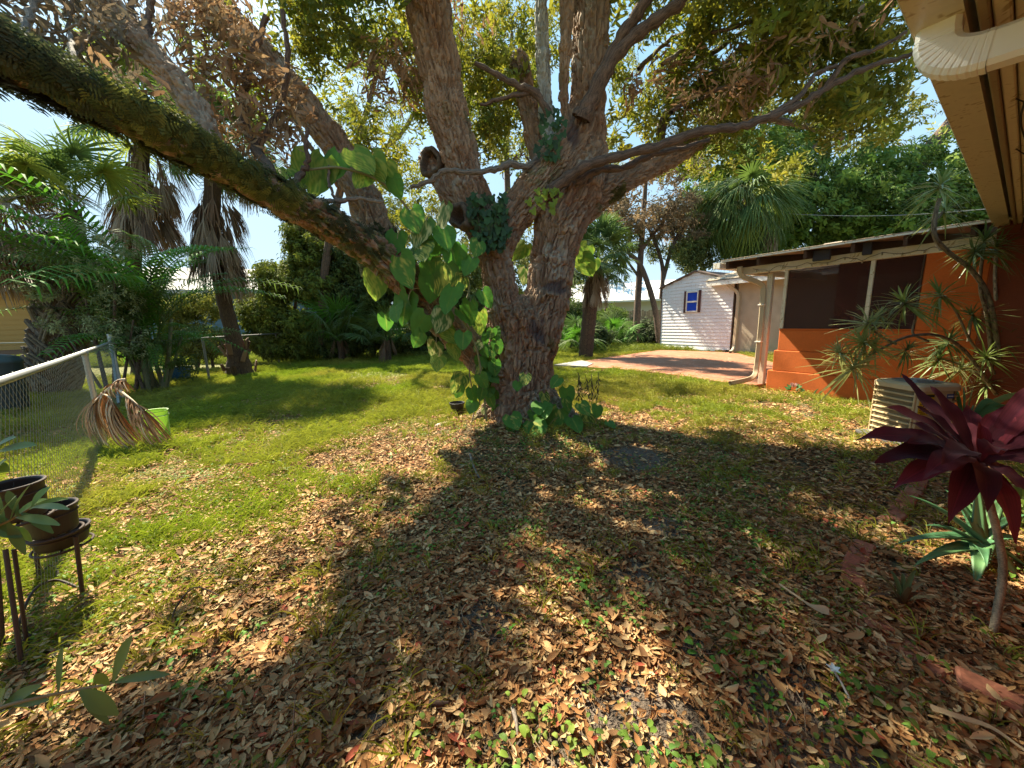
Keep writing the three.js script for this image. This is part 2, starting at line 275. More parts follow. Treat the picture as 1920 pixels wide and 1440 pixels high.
// ---- small broad-leaved weeds among the litter
{
  const R = RNG(31), variants = [];
  for (let k = 0; k < 4; k++) {
    const g = new Geo();
    for (let b = 0; b < 7; b++) {
      const a = b * 2.4 + R(), r = 0.016 + 0.03 * R(), h = 0.02 + 0.045 * R(), d = V(Math.cos(a), 0, Math.sin(a)), c = d.clone().multiplyScalar(r).add(V(0, h, 0)), L = 0.007 + 0.008 * R();
      g.blade([c, c.clone().addScaledVector(d, L * 0.5).add(V(0, 0.004, 0)), c.clone().addScaledVector(d, L * 1.4), c.clone().addScaledVector(d, L * 2).add(V(0, -0.004, 0))], t => L * 1.25 * Math.sin(Math.PI * clamp(0.12 + t * 0.86)) + 0.001, V(0, 1, 0), 0.25);
      g.blade([V(0, 0, 0), c.clone().multiplyScalar(0.6), c], () => 0.0016, V(-d.z, 0, d.x));
    }
    variants.push(g.done());
  }
  const ms = variants.map(() => []), cs = variants.map(() => []);
  const clumps = [[0.06, -2.18, 0.16, 60], [0.25, -1.75, 0.2, 60], [0.45, -1.55, 0.2, 70], [0.9, -1.2, 0.2, 60], [1.1, -0.95, 0.25, 80], [1.35, -1.15, 0.25, 50], [0.75, -2.6, 0.4, 60], [-0.75, -1.75, 0.12, 24], [-0.4, -3.6, 0.45, 90], [-0.9, -3.9, 0.3, 40], [1.9, -3.6, 0.5, 60], [-0.05, -1.0, 0.1, 7], [-0.3, -0.95, 0.05, 6], [0.6, -0.82, 0.06, 7], [2.3, -2.0, 0.3, 40], [1.6, -2.6, 0.6, 160], [2.6, -3.4, 0.7, 200], [1.3, -1.9, 0.4, 90], [0.9, -3.2, 0.5, 90], [-2.9, -3.3, 0.6, 240], [-2.2, -2.5, 0.5, 110], [-3.6, -4.2, 0.5, 120]];
  const one = (x, z, s) => { const k = Math.floor(R() * 4); ms[k].push(place(x, height(x, z), z, (R() - 0.5) * 0.5, R() * 6.283, 0, s)); cs[k].push(rgb(0.08 + 0.09 * R(), 0.18 + 0.08 * R(), 0.02 + 0.015 * R())); };
  for (const [x, z, r, n] of clumps) for (let i = 0; i < n * 0.2; i++) { const a = R() * 6.283, q = r * Math.sqrt(R()) * (0.6 + 0.8 * R()); one(x + Math.cos(a) * q, z + Math.sin(a) * q, 0.6 + 0.7 * R()); }
  for (let i = 0; i < 4200; i++) { const rr = 0.8 + R() * 7, az = (R() - 0.5) * 2.3, x = Math.sin(az) * rr, z = -Math.cos(az) * rr; if (inPatio(x, z) || underHouse(x, z)) continue; if (R() < smooth(0.42, 0.75, fbm(x * 1.7, 13, z * 1.7)) * 0.8 + 0.05) one(x, z, 0.5 + 0.7 * R()); }
  const holder = thing('ground_weeds', 'small round-leaved green weeds sprouting between the fallen leaves', 'weeds'); holder.userData.kind = 'stuff';
  const gm = leafMat([1, 1, 1], 0.4, { clearcoat: 0.1 });
  variants.forEach((g, k) => instanced('weed_leaves', g, gm, ms[k], cs[k], holder));
}
// ---------------------------------------------------------------- buildings
const stucco = (c, k = 0.1, s = 150, bump = 0.004) => { const m = tex(256, 256, (u, v) => { const t = 0.8 + 0.2 * (per(u, v, 9) - 0.5) + k * 2 * (per(u, v, s, 2) - 0.5); return [t, t, t]; }, 0.7, 0.7); return mat(c.map(x => x * 1.25), 0.88, { map: m, bumpMap: m, bumpScale: bump }); };
const woodMap = tex(256, 256, (u, v) => { const t = 0.75 + 0.35 * (per(u * 1, v * 1, 6) - 0.5) + 0.35 * (noise(Math.cos(v * 6.283) * 14 + 50, Math.sin(v * 6.283) * 14, Math.sin(u * 6.283) * 1.2) - 0.5); return [t, t * 0.97, t * 0.93]; }, 1.3, 1.3);
const paintMap = tex(256, 256, (u, v) => { const f = per(u, v, 70, 4), s = per(u, v, 12, 9), d = smooth(0.66, 0.8, f * 0.5 + s * 0.5), t = 0.93 + 0.1 * (s - 0.5) + 0.08 * (f - 0.5); return [lerp(t, 0.55, d), lerp(t, 0.46, d), lerp(t, 0.33, d)]; }, 1.1, 1.1);
const MH = {
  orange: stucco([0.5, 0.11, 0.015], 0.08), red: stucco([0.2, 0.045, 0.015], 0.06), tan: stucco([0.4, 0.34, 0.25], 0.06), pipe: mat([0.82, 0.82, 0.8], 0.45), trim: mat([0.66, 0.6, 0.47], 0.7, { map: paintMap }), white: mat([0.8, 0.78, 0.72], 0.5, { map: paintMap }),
  cream: mat([0.68, 0.58, 0.38], 0.55, { map: paintMap }), gutter: mat([0.64, 0.57, 0.4], 0.38, { map: paintMap }), brown: mat([0.075, 0.04, 0.025], 0.8, { map: woodMap }), soffit: mat([0.42, 0.29, 0.17], 0.85, { map: woodMap }),
  vinyl: mat([0.78, 0.79, 0.8], 0.55), dark: mat([0.03, 0.025, 0.022], 0.9), shingle: [], grey: mat([0.55, 0.53, 0.48], 0.8, { map: paintMap }),
};
for (let k = 0; k < 4; k++) { const s = tex(128, 128, (u, v) => { const t = 0.7 + 0.6 * (per(u, v, 90, k) - 0.5) + 0.3 * (per(u, v, 20, k) - 0.5); return [t, t, t]; }, 2, 2); MH.shingle.push(mat([[0.42, 0.34, 0.25], [0.36, 0.29, 0.22], [0.47, 0.39, 0.29], [0.4, 0.31, 0.22]][k], 0.95, { map: s, bumpMap: s, bumpScale: 0.004 })); }
// rows of shingles on a sloped roof: x from x0 to x1, from (y0, z0) up to (y1, z1); the rows' ends move by dl / dr per metre of depth
function shingles(parent, x0, x1, y0, z0, y1, z1, wide, deep, dl = 0, dr = 0, seed = 1) {
  const R = RNG(seed), L = Math.hypot(y1 - y0, z1 - z0), rows = Math.round(L / deep), tilt = Math.atan2(y1 - y0, -(z1 - z0)), geos = [0.8, 1, 1.2].map(k => boxGeo(0, 0, -deep * 1.08, wide * k - 0.006, 0.009, 0, 0.003));
  for (let r = 0; r < rows; r++) {
    const s = (r + 0.02) / rows, z = lerp(z0, z1, s), y = lerp(y0, y1, s), a = x0 + dl * (z0 - z), b = x1 - dr * (z0 - z); let x = a - (r % 2) * wide * 0.5 * 0 ;
    let first = (r % 2) ? 0.5 : 1;
    while (x < b - 0.03) { const k = Math.floor(R() * 3), w = Math.min(wide * [0.8, 1, 1.2][k] * first, b - x); const m = part('shingle', geos[k], MH.shingle[Math.floor(R() * 4)], parent); m.position.set(x, y + 0.006, z); m.rotation.x = tilt + 0.03; m.scale.x = w / (wide * [0.8, 1, 1.2][k]); x += w; first = 1; }
  }
}
// ---- the screened porch
{
  const t = thing('screened_porch', 'orange block porch with dark insect screens under a low flat roof', 'porch', PORCH, TURN);
  const R = RNG(5);
  // knee wall of big painted blocks, each lower course a little prouder
  for (let c = 0; c < 3; c++) { const x0 = [-0.12, -0.05, 0][c], z1 = [0.02, 0.01, 0][c], y0 = c * 0.36 + (c ? 0.004 : -0.1); part('block_course', boxGeo(x0, y0, -0.2, 2.17, (c + 1) * 0.36, z1, 0.008), MH.orange, t); }
  part('sill', boxGeo(-0.01, 1.081, -0.2, 1.62, 1.1, 0.012, 0.004), MH.orange, t);
  part('wall', boxGeo(1.62, 1.08, -0.2, 2.17, 2.1, -0.002, 0.01), MH.orange, t);
  part('shaded_wall', boxGeo(2.174, -0.1, -0.25, 4.6, 2.6, 0.045, 0.01), MH.red, t);  // orange wall running on under the eave; its shade is put into the darker red
  // frame and screens
  part('frame', boxGeo(0, 1.101, -0.05, 0.05, 2.08, 0.012, 0.005), MH.trim, t);
  part('frame', boxGeo(1.085, 1.101, -0.05, 1.135, 2.08, 0.012, 0.005), MH.trim, t);
  part('frame', boxGeo(1.6, 1.101, -0.05, 1.619, 2.08, 0.008, 0.004), MH.brown, t);
  const mesh = new THREE.MeshStandardMaterial({ color: rgb(0.045, 0.013, 0.009), roughness: 1, transparent: true, opacity: 0.8, side: THREE.DoubleSide });
  part('screen', boxGeo(0.05, 1.101, -0.022, 1.085, 2.08, -0.02), mesh, t); part('screen', boxGeo(1.135, 1.101, -0.022, 1.6, 2.08, -0.02), mesh, t);
  // the room behind
  const room = new Geo(); room.box(-0.1, 0, -2.6, 4.6, 0.02, -0.2); room.box(-0.1, 0.02, -2.62, 4.6, 2.5, -2.5); part('room', room.done(), mat([0.3, 0.09, 0.055], 0.9), t);
  const dr = part('door', boxGeo(0.25, 0.021, -2.5, 1.1, 2.05, -2.46, 0.01), mat([0.5, 0.48, 0.45], 0.6), t);
  for (const [a, b, c, d] of [[0.35, 1.15, 0.62, 1.9], [0.72, 1.15, 1.0, 1.9], [0.35, 0.2, 0.62, 1.0], [0.72, 0.2, 1.0, 1.0]]) part('door_panel', boxGeo(a, b, -2.46, c, d, -2.445, 0.006), mat([0.42, 0.4, 0.37], 0.6), dr);
  part('door_handle', new Geo().lathe([[0, 0], [0.02, 0], [0.03, 0.015], [0.028, 0.035], [0, 0.045]], 12).done().rotateX(Math.PI / 2).translate(1.05, 1.02, -2.46), mat([0.5, 0.4, 0.2], 0.3, { metalness: 1 }), dr);
  // beam, rafters, roof
  part('beam', boxGeo(-0.72, 2.084, -0.06, 2.3, 2.215, 0.03, 0.006), MH.trim, t);
  part('beam', boxGeo(-0.74, 2.1, -3.6, -0.66, 2.215, -0.07, 0.006), MH.trim, t);
  part('post', boxGeo(-0.36, 0.05, -0.28, -0.27, 2.083, -0.19, 0.006), MH.trim, t);
  const sl = 0.1; // the roof climbs gently away from the yard
  for (const x of [-0.76, -0.25, 0.42, 0.98, 1.5, 2.05]) { const g = new Geo(); g.box(-0.022, -0.125, -4, 0.022, 0, 0.42, 0.004); const m = part('rafter', g.done(), MH.brown, t); m.position.set(x, 2.345, 0); m.rotation.x = Math.atan(sl); }
  const deck = part('roof', boxGeo(-0.82, 0.002, -4, 2.6, 0.024, 0.47), MH.soffit, t); deck.position.y = 2.345; deck.rotation.x = Math.atan(sl);
  const ro = new THREE.Group(); ro.name = 'roof_covering'; ro.position.y = 2.371; ro.rotation.x = Math.atan(sl); t.add(ro);
  shingles(ro, -0.84, 2.6, 0, 0.49, 0.001, -3.9, 0.33, 0.16, 0, 0, 4);
  part('drip_edge', boxGeo(-0.84, -0.022, 0.4745, 2.6, 0.003, 0.482), MH.white, ro); part('drip_edge', boxGeo(-0.838, -0.03, -3.9, -0.824, 0.003, 0.474), MH.white, ro);
  // blocks hanging at the eave
  for (const [x, w, h] of [[0.46, 0.22, 0.16], [1.04, 0.1, 0.17]]) part('rafter_block', boxGeo(x, 2.14, 0.2, x + w, 2.14 + h, 0.26, 0.01), mat([0.03, 0.03, 0.04], 0.8), t);
  // gutter on the left end and its downspout along the post
  const gu = new Geo(); for (let z = 0; z < 1; z++) { gu.box(-0.96, 2.2, -3.8, -0.845, 2.206, 0.5); gu.box(-0.966, 2.2, -3.8, -0.96, 2.3, 0.5); gu.box(-0.96, 2.207, 0.494, -0.846, 2.3, 0.5); gu.box(-0.851, 2.207, -3.8, -0.845, 2.3, 0.494); gu.box(-0.972, 2.296, -3.8, -0.96, 2.306, 0.5); }
  part('gutter', gu.done(), MH.white, t);
  const inv = new THREE.Matrix4(); t.updateMatrixWorld(); inv.copy(t.matrixWorld).invert();
  const dp = [[1387, 500, 6.85], [1388, 512, 6.85], [1394, 519, 6.84], [1422, 530, 6.8], [1430, 537, 6.8], [1431, 548, 6.8], [1418, 693, 6.78], [1416, 702, 6.75], [1409, 709, 6.7], [1369, 719, 6.5]].map(a => at(...a).applyMatrix4(inv));
  part('downspout', new Geo().rtube(spline(dp, 60), 0.085, 0.06, V(0.3, 0.2, 1).normalize()).done(), MH.white, t);
  for (const k of [0.7, 1.6]) { const a = dp[6].clone().lerp(dp[5], k / 1.9); part('strap', boxGeo(-0.05, -0.012, -0.05, 0.05, 0.012, 0.05, 0.004).translate(a.x, a.y, a.z), MH.white, t); }
}
{ // string of small lights along the porch beam
  const t = thing('string_lights', 'dark string of small bulbs sagging along the porch beam', 'string lights', PORCH, TURN), g = new Geo(), R = RNG(9), pts = [];
  for (let k = 0; k <= 36; k++) { const x = -0.5 + k * 0.068; pts.push(V(x, 2.17 - 0.05 * Math.abs(Math.sin(k * 0.5)) - (k % 9 === 4 ? 0.03 : 0), 0.045)); }
  part('cable', new Geo().tube(spline(pts, 150), 0.004, 5).done(), mat([0.03, 0.03, 0.03], 0.6), t);
  const bulb = new Geo().lathe([[0.004, 0], [0.008, -0.008], [0.011, -0.02], [0.008, -0.032], [0, -0.037]], 8).done();
  for (let k = 1; k < 36; k += 3) { const b = part('bulb', bulb, mat([0.35, 0.3, 0.2], 0.2), t); b.position.copy(pts[k]); b.position.y -= 0.003; }
}
// ---- the wing behind: tan wall and shingled roof corner
{
  const t = thing('house_wing', 'tan house wing with shingled roof corner behind the porch', 'house', [8.3, 0, -12.2], TURN);
  part('wall', boxGeo(-0.78, -0.1, -4, 6, 2.42, 0, 0.01), MH.tan, t);
  part('soffit', boxGeo(-1.66, 2.42, -4, 6, 2.45, 0.38), MH.white, t);
  const f = part('fascia', boxGeo(-1.68, 2.4, 0.381, 6, 2.56, 0.405, 0.004), MH.white, t); part('fascia', boxGeo(-1.706, 2.4, -4, -1.682, 2.56, 0.404, 0.004), MH.white, t);
  const g = new Geo(); const e = [-1.72, 2.57, 0.42], c = [6, 2.57, 0.42], r0 = [0.9, 3.6, -2.2], r1 = [6, 3.6, -2.2], b = [-1.72, 2.57, -4.8], c2 = [6, 2.57, -4.8];
  const P = q => g.v(...q, q[0], q[2]); g.q(P(e), P(c), P(r1), P(r0)); g.i.push(P(b), P(e), P(r0)); g.q(P(b), P(r0), P(r1), P(c2)); g.q(P(e), P(b), P(c2), P(c)); part('roof', g.done(), MH.shingle[0], t);
  const ro = new THREE.Group(); ro.name = 'roof_covering'; t.add(ro); shingles(ro, -1.72, 1.2, 2.575, 0.42, 3.605, -2.2, 0.36, 0.2, 1, 0, 8);
  t.updateMatrixWorld(); const inv = t.matrixWorld.clone().invert();
  const dp = [[1361, 524, 12.9], [1363, 531, 12.9], [1369, 537, 12.85], [1381, 547, 12.75], [1384, 553, 12.7], [1383, 575, 12.7], [1376, 648, 12.7], [1374, 656, 12.6], [1369, 660, 12.5]].map(a => at(...a).applyMatrix4(inv));
  part('downspout', new Geo().rtube(spline(dp, 50), 0.1, 0.075, V(0, 0, 1)).done(), MH.white, t);
}
// ---- the garden shed
{
  const t = thing('garden_shed', 'white garden shed with lap siding and a blue window', 'shed', [6.33, 0.02, -15.45], -59.1 * RAD);
  const W = 2.92, half = W / 2, eave = 2.5, peak = 2.97, top = y => y < eave ? 0 : (y - eave) / (peak - eave) * half, n = 23, h = (peak - 0.1) / n;
  const pmap = tex(128, 128, (u, v) => { const s = 0.95 + 0.06 * (per(u, v, 30) - 0.5), d = smooth(0.72, 0.8, per(u, v, 50, 3)); return [lerp(s, 0.8, d), lerp(s, 0.72, d), lerp(s, 0.68, d)]; }, 0.8, 0.8);
  const wh = mat([0.8, 0.81, 0.84], 0.6, { map: pmap });
  for (let k = 0; k < n; k++) {
    const y0 = 0.1 + k * h, y1 = y0 + h, a = top(y0 + h * 0.5) + 0.02, b = W - a; if (b - a < 0.1) continue;
    const g = new Geo(), p = [[a, y0 + 0.006, 0.019], [b, y0 + 0.006, 0.019], [b, y1, 0.003], [a, y1, 0.003]]; g.q(...p.map(q => g.v(...q, q[0], q[1]))); const q = [[a, y0 + 0.006, 0], [b, y0 + 0.006, 0], [b, y0 + 0.006, 0.019], [a, y0 + 0.006, 0.019]]; g.q(...q.map(r => g.v(...r, r[0], r[2]))); part('siding_board', g.done(), wh, t);
  }
  const gb = new Geo(), pr = [[0.01, 0.1], [W - 0.01, 0.1], [W - 0.01, eave], [half, peak], [0.01, eave]]; gb.i.push(...[[0, 1, 2], [0, 2, 3], [0, 3, 4]].flatMap(f => f.map(k => gb.v(pr[k][0], pr[k][1], -0.003)))); gb.box(0.01, 0.1, -3, 0.05, eave, -0.01); gb.box(W - 0.05, 0.1, -3, W - 0.01, eave, -0.01); gb.box(0.05, 0.1, -3, W - 0.05, eave, -2.95); gb.box(0.05, 0.1, -2.95, W - 0.05, 0.14, -0.01); part('wall', gb.done(), wh, t);
  for (const x of [-0.03, W - 0.01]) part('corner_trim', boxGeo(x, 0.08, -0.05, x + 0.045, eave - 0.02, 0.03, 0.005), MH.brown, t);
  part('base_board', boxGeo(0, 0.04, 0.001, W - 0.4, 0.099, 0.028, 0.004), wh, t);
  for (const x of [0.3, 2.2]) part('skid', boxGeo(x, -0.08, -2.9, x + 0.12, 0.098, 0.0, 0.01), MH.dark, t);
  for (const x of [2.42, 2.62]) part('foundation_block', boxGeo(x, -0.05, -0.06, x + 0.18, 0.098, 0.1, 0.01), mat([0.2, 0.12, 0.09], 0.9, { map: woodMap }), t);
  for (const s of [0, 1]) { const L = Math.hypot(half + 0.12, (peak - eave) * (half + 0.12) / half), an = Math.atan2(peak - eave, half); const g = boxGeo(0, 0, -3.1, L, 0.05, 0.09, 0.006); const m = part('roof', g, mat([0.17, 0.12, 0.1], 0.9, { map: woodMap }), t); m.position.set(half, peak + 0.02, 0); m.rotation.z = s ? -an : Math.PI + an; if (!s) m.position.y += 0.05; }
  const w = new THREE.Group(); w.name = 'window'; t.add(w); const x0 = 1.03, x1 = 1.72, y0 = 1.44, y1 = 2.33;
  part('frame', new Geo().box(x0 + 0.1, y0 + 0.05, 0.024, x1 - 0.1, y0 + 0.1, 0.06).box(x0 + 0.1, y1 - 0.1, 0.024, x1 - 0.1, y1 - 0.05, 0.06).box(x0 + 0.1, y0 + 0.1, 0.024, x0 + 0.14, y1 - 0.1, 0.06).box(x1 - 0.14, y0 + 0.1, 0.024, x1 - 0.1, y1 - 0.1, 0.06).box(x0 + 0.14, (y0 + y1) / 2 - 0.03, 0.024, x1 - 0.14, (y0 + y1) / 2 + 0.03, 0.056).done(), MH.white, w);
  const pane = mat([0.015, 0.06, 0.5], 0.25); part('pane', boxGeo(x0 + 0.14, y0 + 0.1, 0.024, x1 - 0.14, (y0 + y1) / 2 - 0.03, 0.036), pane, w); part('pane', boxGeo(x0 + 0.14, (y0 + y1) / 2 + 0.03, 0.024, x1 - 0.14, y1 - 0.1, 0.036), pane, w);
  part('shutter', boxGeo(x0, y0 + 0.03, 0.02, x0 + 0.098, y1 - 0.03, 0.05, 0.006), mat([0.12, 0.045, 0.04], 0.8, { map: woodMap }), w); part('shutter', boxGeo(x1 - 0.098, y0 + 0.03, 0.02, x1, y1 - 0.03, 0.05, 0.006), mat([0.12, 0.045, 0.04], 0.8, { map: woodMap }), w);
}
// ---- the near house: the eave over the viewer's right shoulder
{
  const t = thing('near_house', 'cream house eave with gutter and fascia at the upper right', 'house', [1.24, 0, -1.31], Math.atan2(0.58, 0.815)), E = 5.55;
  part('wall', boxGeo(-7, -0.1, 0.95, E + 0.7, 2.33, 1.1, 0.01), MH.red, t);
  const gu = new Geo(); gu.box(-7, 2.3, 0.004, E, 2.308, 0.112); gu.box(-7, 2.3, -0.004, E, 2.4, 0.004); gu.box(-7, 2.395, -0.016, E, 2.415, 0.004, 0.006); gu.box(-7, 2.308, 0.106, E, 2.42, 0.112); gu.box(E, 2.3, -0.004, E + 0.006, 2.41, 0.112);
  for (let k = 0; k < 1; k++) gu.box(-7, 2.304, -0.01, E, 2.318, -0.004, 0.003);
  part('gutter', gu.done(), MH.gutter, t);
  part('fascia', boxGeo(-7, 2.29, 0.135, E + 0.02, 2.46, 0.16, 0.004), mat([0.3, 0.22, 0.12], 0.8, { map: paintMap }), t);
  for (const [a, b, y] of [[0.163, 0.2, 2.3], [0.204, 0.245, 2.31]]) part('trim_board', boxGeo(-7, y, a, E + 0.05, y + 0.1, b, 0.005), MH.cream, t);
  part('trim_board', boxGeo(-7, 2.27, 0.25, E + 0.1, 2.34, 0.29, 0.008), MH.trim, t);
  part('soffit', boxGeo(-7, 2.33, 0.291, E + 0.6, 2.36, 0.95), MH.grey, t);
  const ro = new Geo(); ro.box(-7, 0, -4.4, E + 0.1, 0.05, 0.04); const m = part('roof', ro.done(), MH.shingle[1], t); m.position.set(0, 2.5, 0); m.rotation.x = 0; m.scale.z = -1; m.rotation.x = -Math.atan(0.16) ;
  part('wire', new Geo().tube(spline([V(0.3, 2.29, 0.3), V(1, 2.26, 0.24), V(1.6, 2.29, 0.21), V(2.3, 2.26, 0.25), V(3, 2.29, 0.22), V(3.6, 2.25, 0.24), V(4.6, 2.28, 0.22), V(5.3, 2.2, 0.2)], 60), 0.004, 5).done(), MH.dark, t);
  part('wire', new Geo().tube(spline([V(1.2, 2.29, 0.2), V(1.25, 2.27, 0.24), V(1.3, 2.29, 0.29)], 10), 0.003, 5).done(), MH.dark, t); part('wire', new Geo().tube(spline([V(2.1, 2.29, 0.19), V(2.2, 2.26, 0.24), V(2.25, 2.27, 0.3)], 10), 0.003, 5).done(), MH.dark, t);
  // elbow: ribbed outlet under the gutter, then a pipe back towards the wall
  t.updateMatrixWorld(); const inv = t.matrixWorld.clone().invert(), top = gp(1803, 34, 2.3).applyMatrix4(inv), pts = [], X = top.x;
  const el = part('downspout', new Geo().rtube([V(X, 2.31, 0.055), V(X, 2.265, 0.055)], 0.105, 0.08, V(1, 0, 0)).done(), MH.pipe, t);
  const cen = [V(X, 2.265, 0.055), V(X, 2.235, 0.058), V(X, 2.205, 0.075), V(X, 2.183, 0.105), V(X, 2.17, 0.14), V(X, 2.165, 0.18)]; const cur = spline(cen, 12), rg = new Geo();
  { const q = [], z = []; for (let k = 0; k < 12; k++) for (const [f, o] of [[0, 0], [0.12, 0], [0.2, 1], [0.92, 1]]) { q.push(cur[k].clone().lerp(cur[k + 1], f)); z.push(o); } rg.rtube(q, i => 0.107 + 0.003 * z[i], i => 0.081 + 0.003 * z[i], V(1, 0, 0)); }
  part('elbow', rg.done(), MH.pipe, el);
  part('pipe', new Geo().rtube([V(X, 2.166, 0.178), V(X, 2.14, 0.6), V(X, 2.12, 0.93)], 0.105, 0.08, V(1, 0, 0)).done(), MH.pipe, el);
}
// ---------------------------------------------------------------- the big shade tree
// limbs as chains of [px, py, depth, radius in photograph pixels]; the radius becomes metres at that depth
const limb = rows => rows.map(([x, y, d, r]) => ({ p: at(x, y, d), r: r * 0.87 * d / FPX }));
const OAK = {
  trunk: limb([[985, 812, 4.95, 112], [984, 785, 4.98, 90], [983, 750, 5.0, 70], [983, 700, 5.02, 58], [985, 650, 5.05, 62], [985, 610, 5.05, 60]]),
  rootA: limb([[925, 770, 4.85, 26], [890, 806, 4.7, 22], [868, 826, 4.6, 10]]), rootB: limb([[1045, 770, 4.8, 28], [1085, 806, 4.65, 20], [1120, 826, 4.55, 9]]), rootC: limb([[985, 775, 4.7, 40], [975, 815, 4.45, 24]]),
  right: limb([[1004, 640, 5.05, 48], [1026, 560, 5.05, 44], [1036, 490, 5.08, 43], [1050, 425, 5.1, 49], [1078, 365, 5.12, 49], [1098, 310, 5.15, 42], [1102, 250, 5.2, 33], [1102, 190, 5.2, 31], [1106, 90, 5.25, 31], [1110, -10, 5.3, 32], [1118, -150, 5.3, 30]]),
  rightBack: limb([[1085, 385, 5.15, 40], [1140, 352, 5.25, 26], [1200, 320, 5.45, 22], [1265, 290, 5.7, 19], [1330, 248, 6.0, 17], [1400, 180, 6.4, 15], [1460, 90, 6.8, 13]]),
  left: limb([[966, 660, 5.02, 46], [946, 590, 5.0, 38], [936, 520, 4.98, 30], [921, 460, 4.97, 34], [900, 405, 4.97, 38], [878, 350, 4.97, 33], [858, 280, 4.95, 34], [838, 210, 4.92, 37], [822, 120, 4.9, 37], [804, 20, 4.9, 39], [790, -120, 4.9, 38]]),
  mid: limb([[928, 470, 4.95, 34], [954, 415, 4.92, 34], [1000, 360, 4.95, 37], [1042, 310, 5.0, 37], [1078, 262, 5.08, 34], [1098, 210, 5.15, 30]]),
  lowLeft: limb([[940, 700, 5.0, 40.0], [905, 672, 4.95, 33.0], [860, 630, 4.9, 33.0], [800, 562, 4.8, 36.0], [742, 503, 4.6, 38.0], [690, 463, 4.34, 30.5], [620, 420, 4.03, 29.5], [540, 378, 3.66, 31.5], [470, 340, 3.35, 27.1], [400, 300, 3.05, 27.9], [320, 258, 2.74, 29.7], [230, 212, 2.46, 31.0], [130, 165, 2.24, 31.8], [40, 118, 2.08, 31.8], [-80, 60, 1.92, 31.0], [-220, -10, 1.8, 29.2]]),
  upLeft: limb([[402, 300, 3.05, 22.1], [388, 255, 3.15, 20.4], [366, 205, 3.3, 20.4], [325, 148, 3.45, 19.6], [270, 90, 3.6, 22.1], [215, 30, 3.75, 22.1], [165, -25, 3.95, 22.1], [80, -120, 4.1, 20.4]]),
  backLeft: limb([[716, 480, 4.75, 34], [704, 440, 4.9, 35], [684, 375, 5.0, 29], [655, 318, 5.08, 27], [620, 258, 5.15, 27], [568, 195, 5.2, 25], [500, 112, 5.25, 25], [420, 30, 5.3, 26], [340, -50, 5.3, 25]]),
  stubL: limb([[895, 415, 5.0, 26], [850, 365, 5.1, 25], [826, 325, 5.2, 22], [808, 303, 5.22, 21]]),
  stubM: limb([[1022, 330, 5.3, 20], [1005, 255, 5.5, 20], [988, 190, 5.6, 17], [977, 135, 5.65, 16], [974, 115, 5.65, 17]]),
  grey: limb([[1036, 290, 5.15, 14], [1024, 210, 5.2, 12], [1018, 110, 5.2, 11], [1015, -20, 5.2, 11], [1012, -120, 5.2, 10]]),
  thin: limb([[1072, 250, 5.0, 13], [1056, 185, 5.0, 8], [1060, 90, 5.0, 11], [1064, -20, 5.0, 12], [1066, -100, 5.0, 11]]),
};
const BONES = [];
for (const k in OAK) for (let i = 0; i + 1 < OAK[k].length; i++) {
  const a = OAK[k][i], b = OAK[k][i + 1], d = b.p.clone().sub(a.p), L = d.length(); d.divideScalar(L);
  let s = 0; for (let j = 0; j < i; j++) s += OAK[k][j].p.distanceTo(OAK[k][j + 1].p);
  BONES.push({ a: a.p, b: b.p, ra: a.r, rb: b.r, d, L, s, k, grow: k === 'trunk' || k.startsWith('root') });
}
function boneDist(B, x, y, z) { const ax = x - B.a.x, ay = y - B.a.y, az = z - B.a.z, h = clamp((ax * B.d.x + ay * B.d.y + az * B.d.z) / B.L); const t = h * B.L; return Math.hypot(ax - B.d.x * t, ay - B.d.y * t, az - B.d.z * t) - lerp(B.ra, B.rb, h); }
function field(list, x, y, z) { let s = 1; for (const B of list) { const d = boneDist(B, x, y, z); if (s > 0.9) { s = d; continue; } const k = 0.05, h = clamp(0.5 + 0.5 * (d - s) / k); s = lerp(d, s, h) - k * h * (1 - h); } return s; }
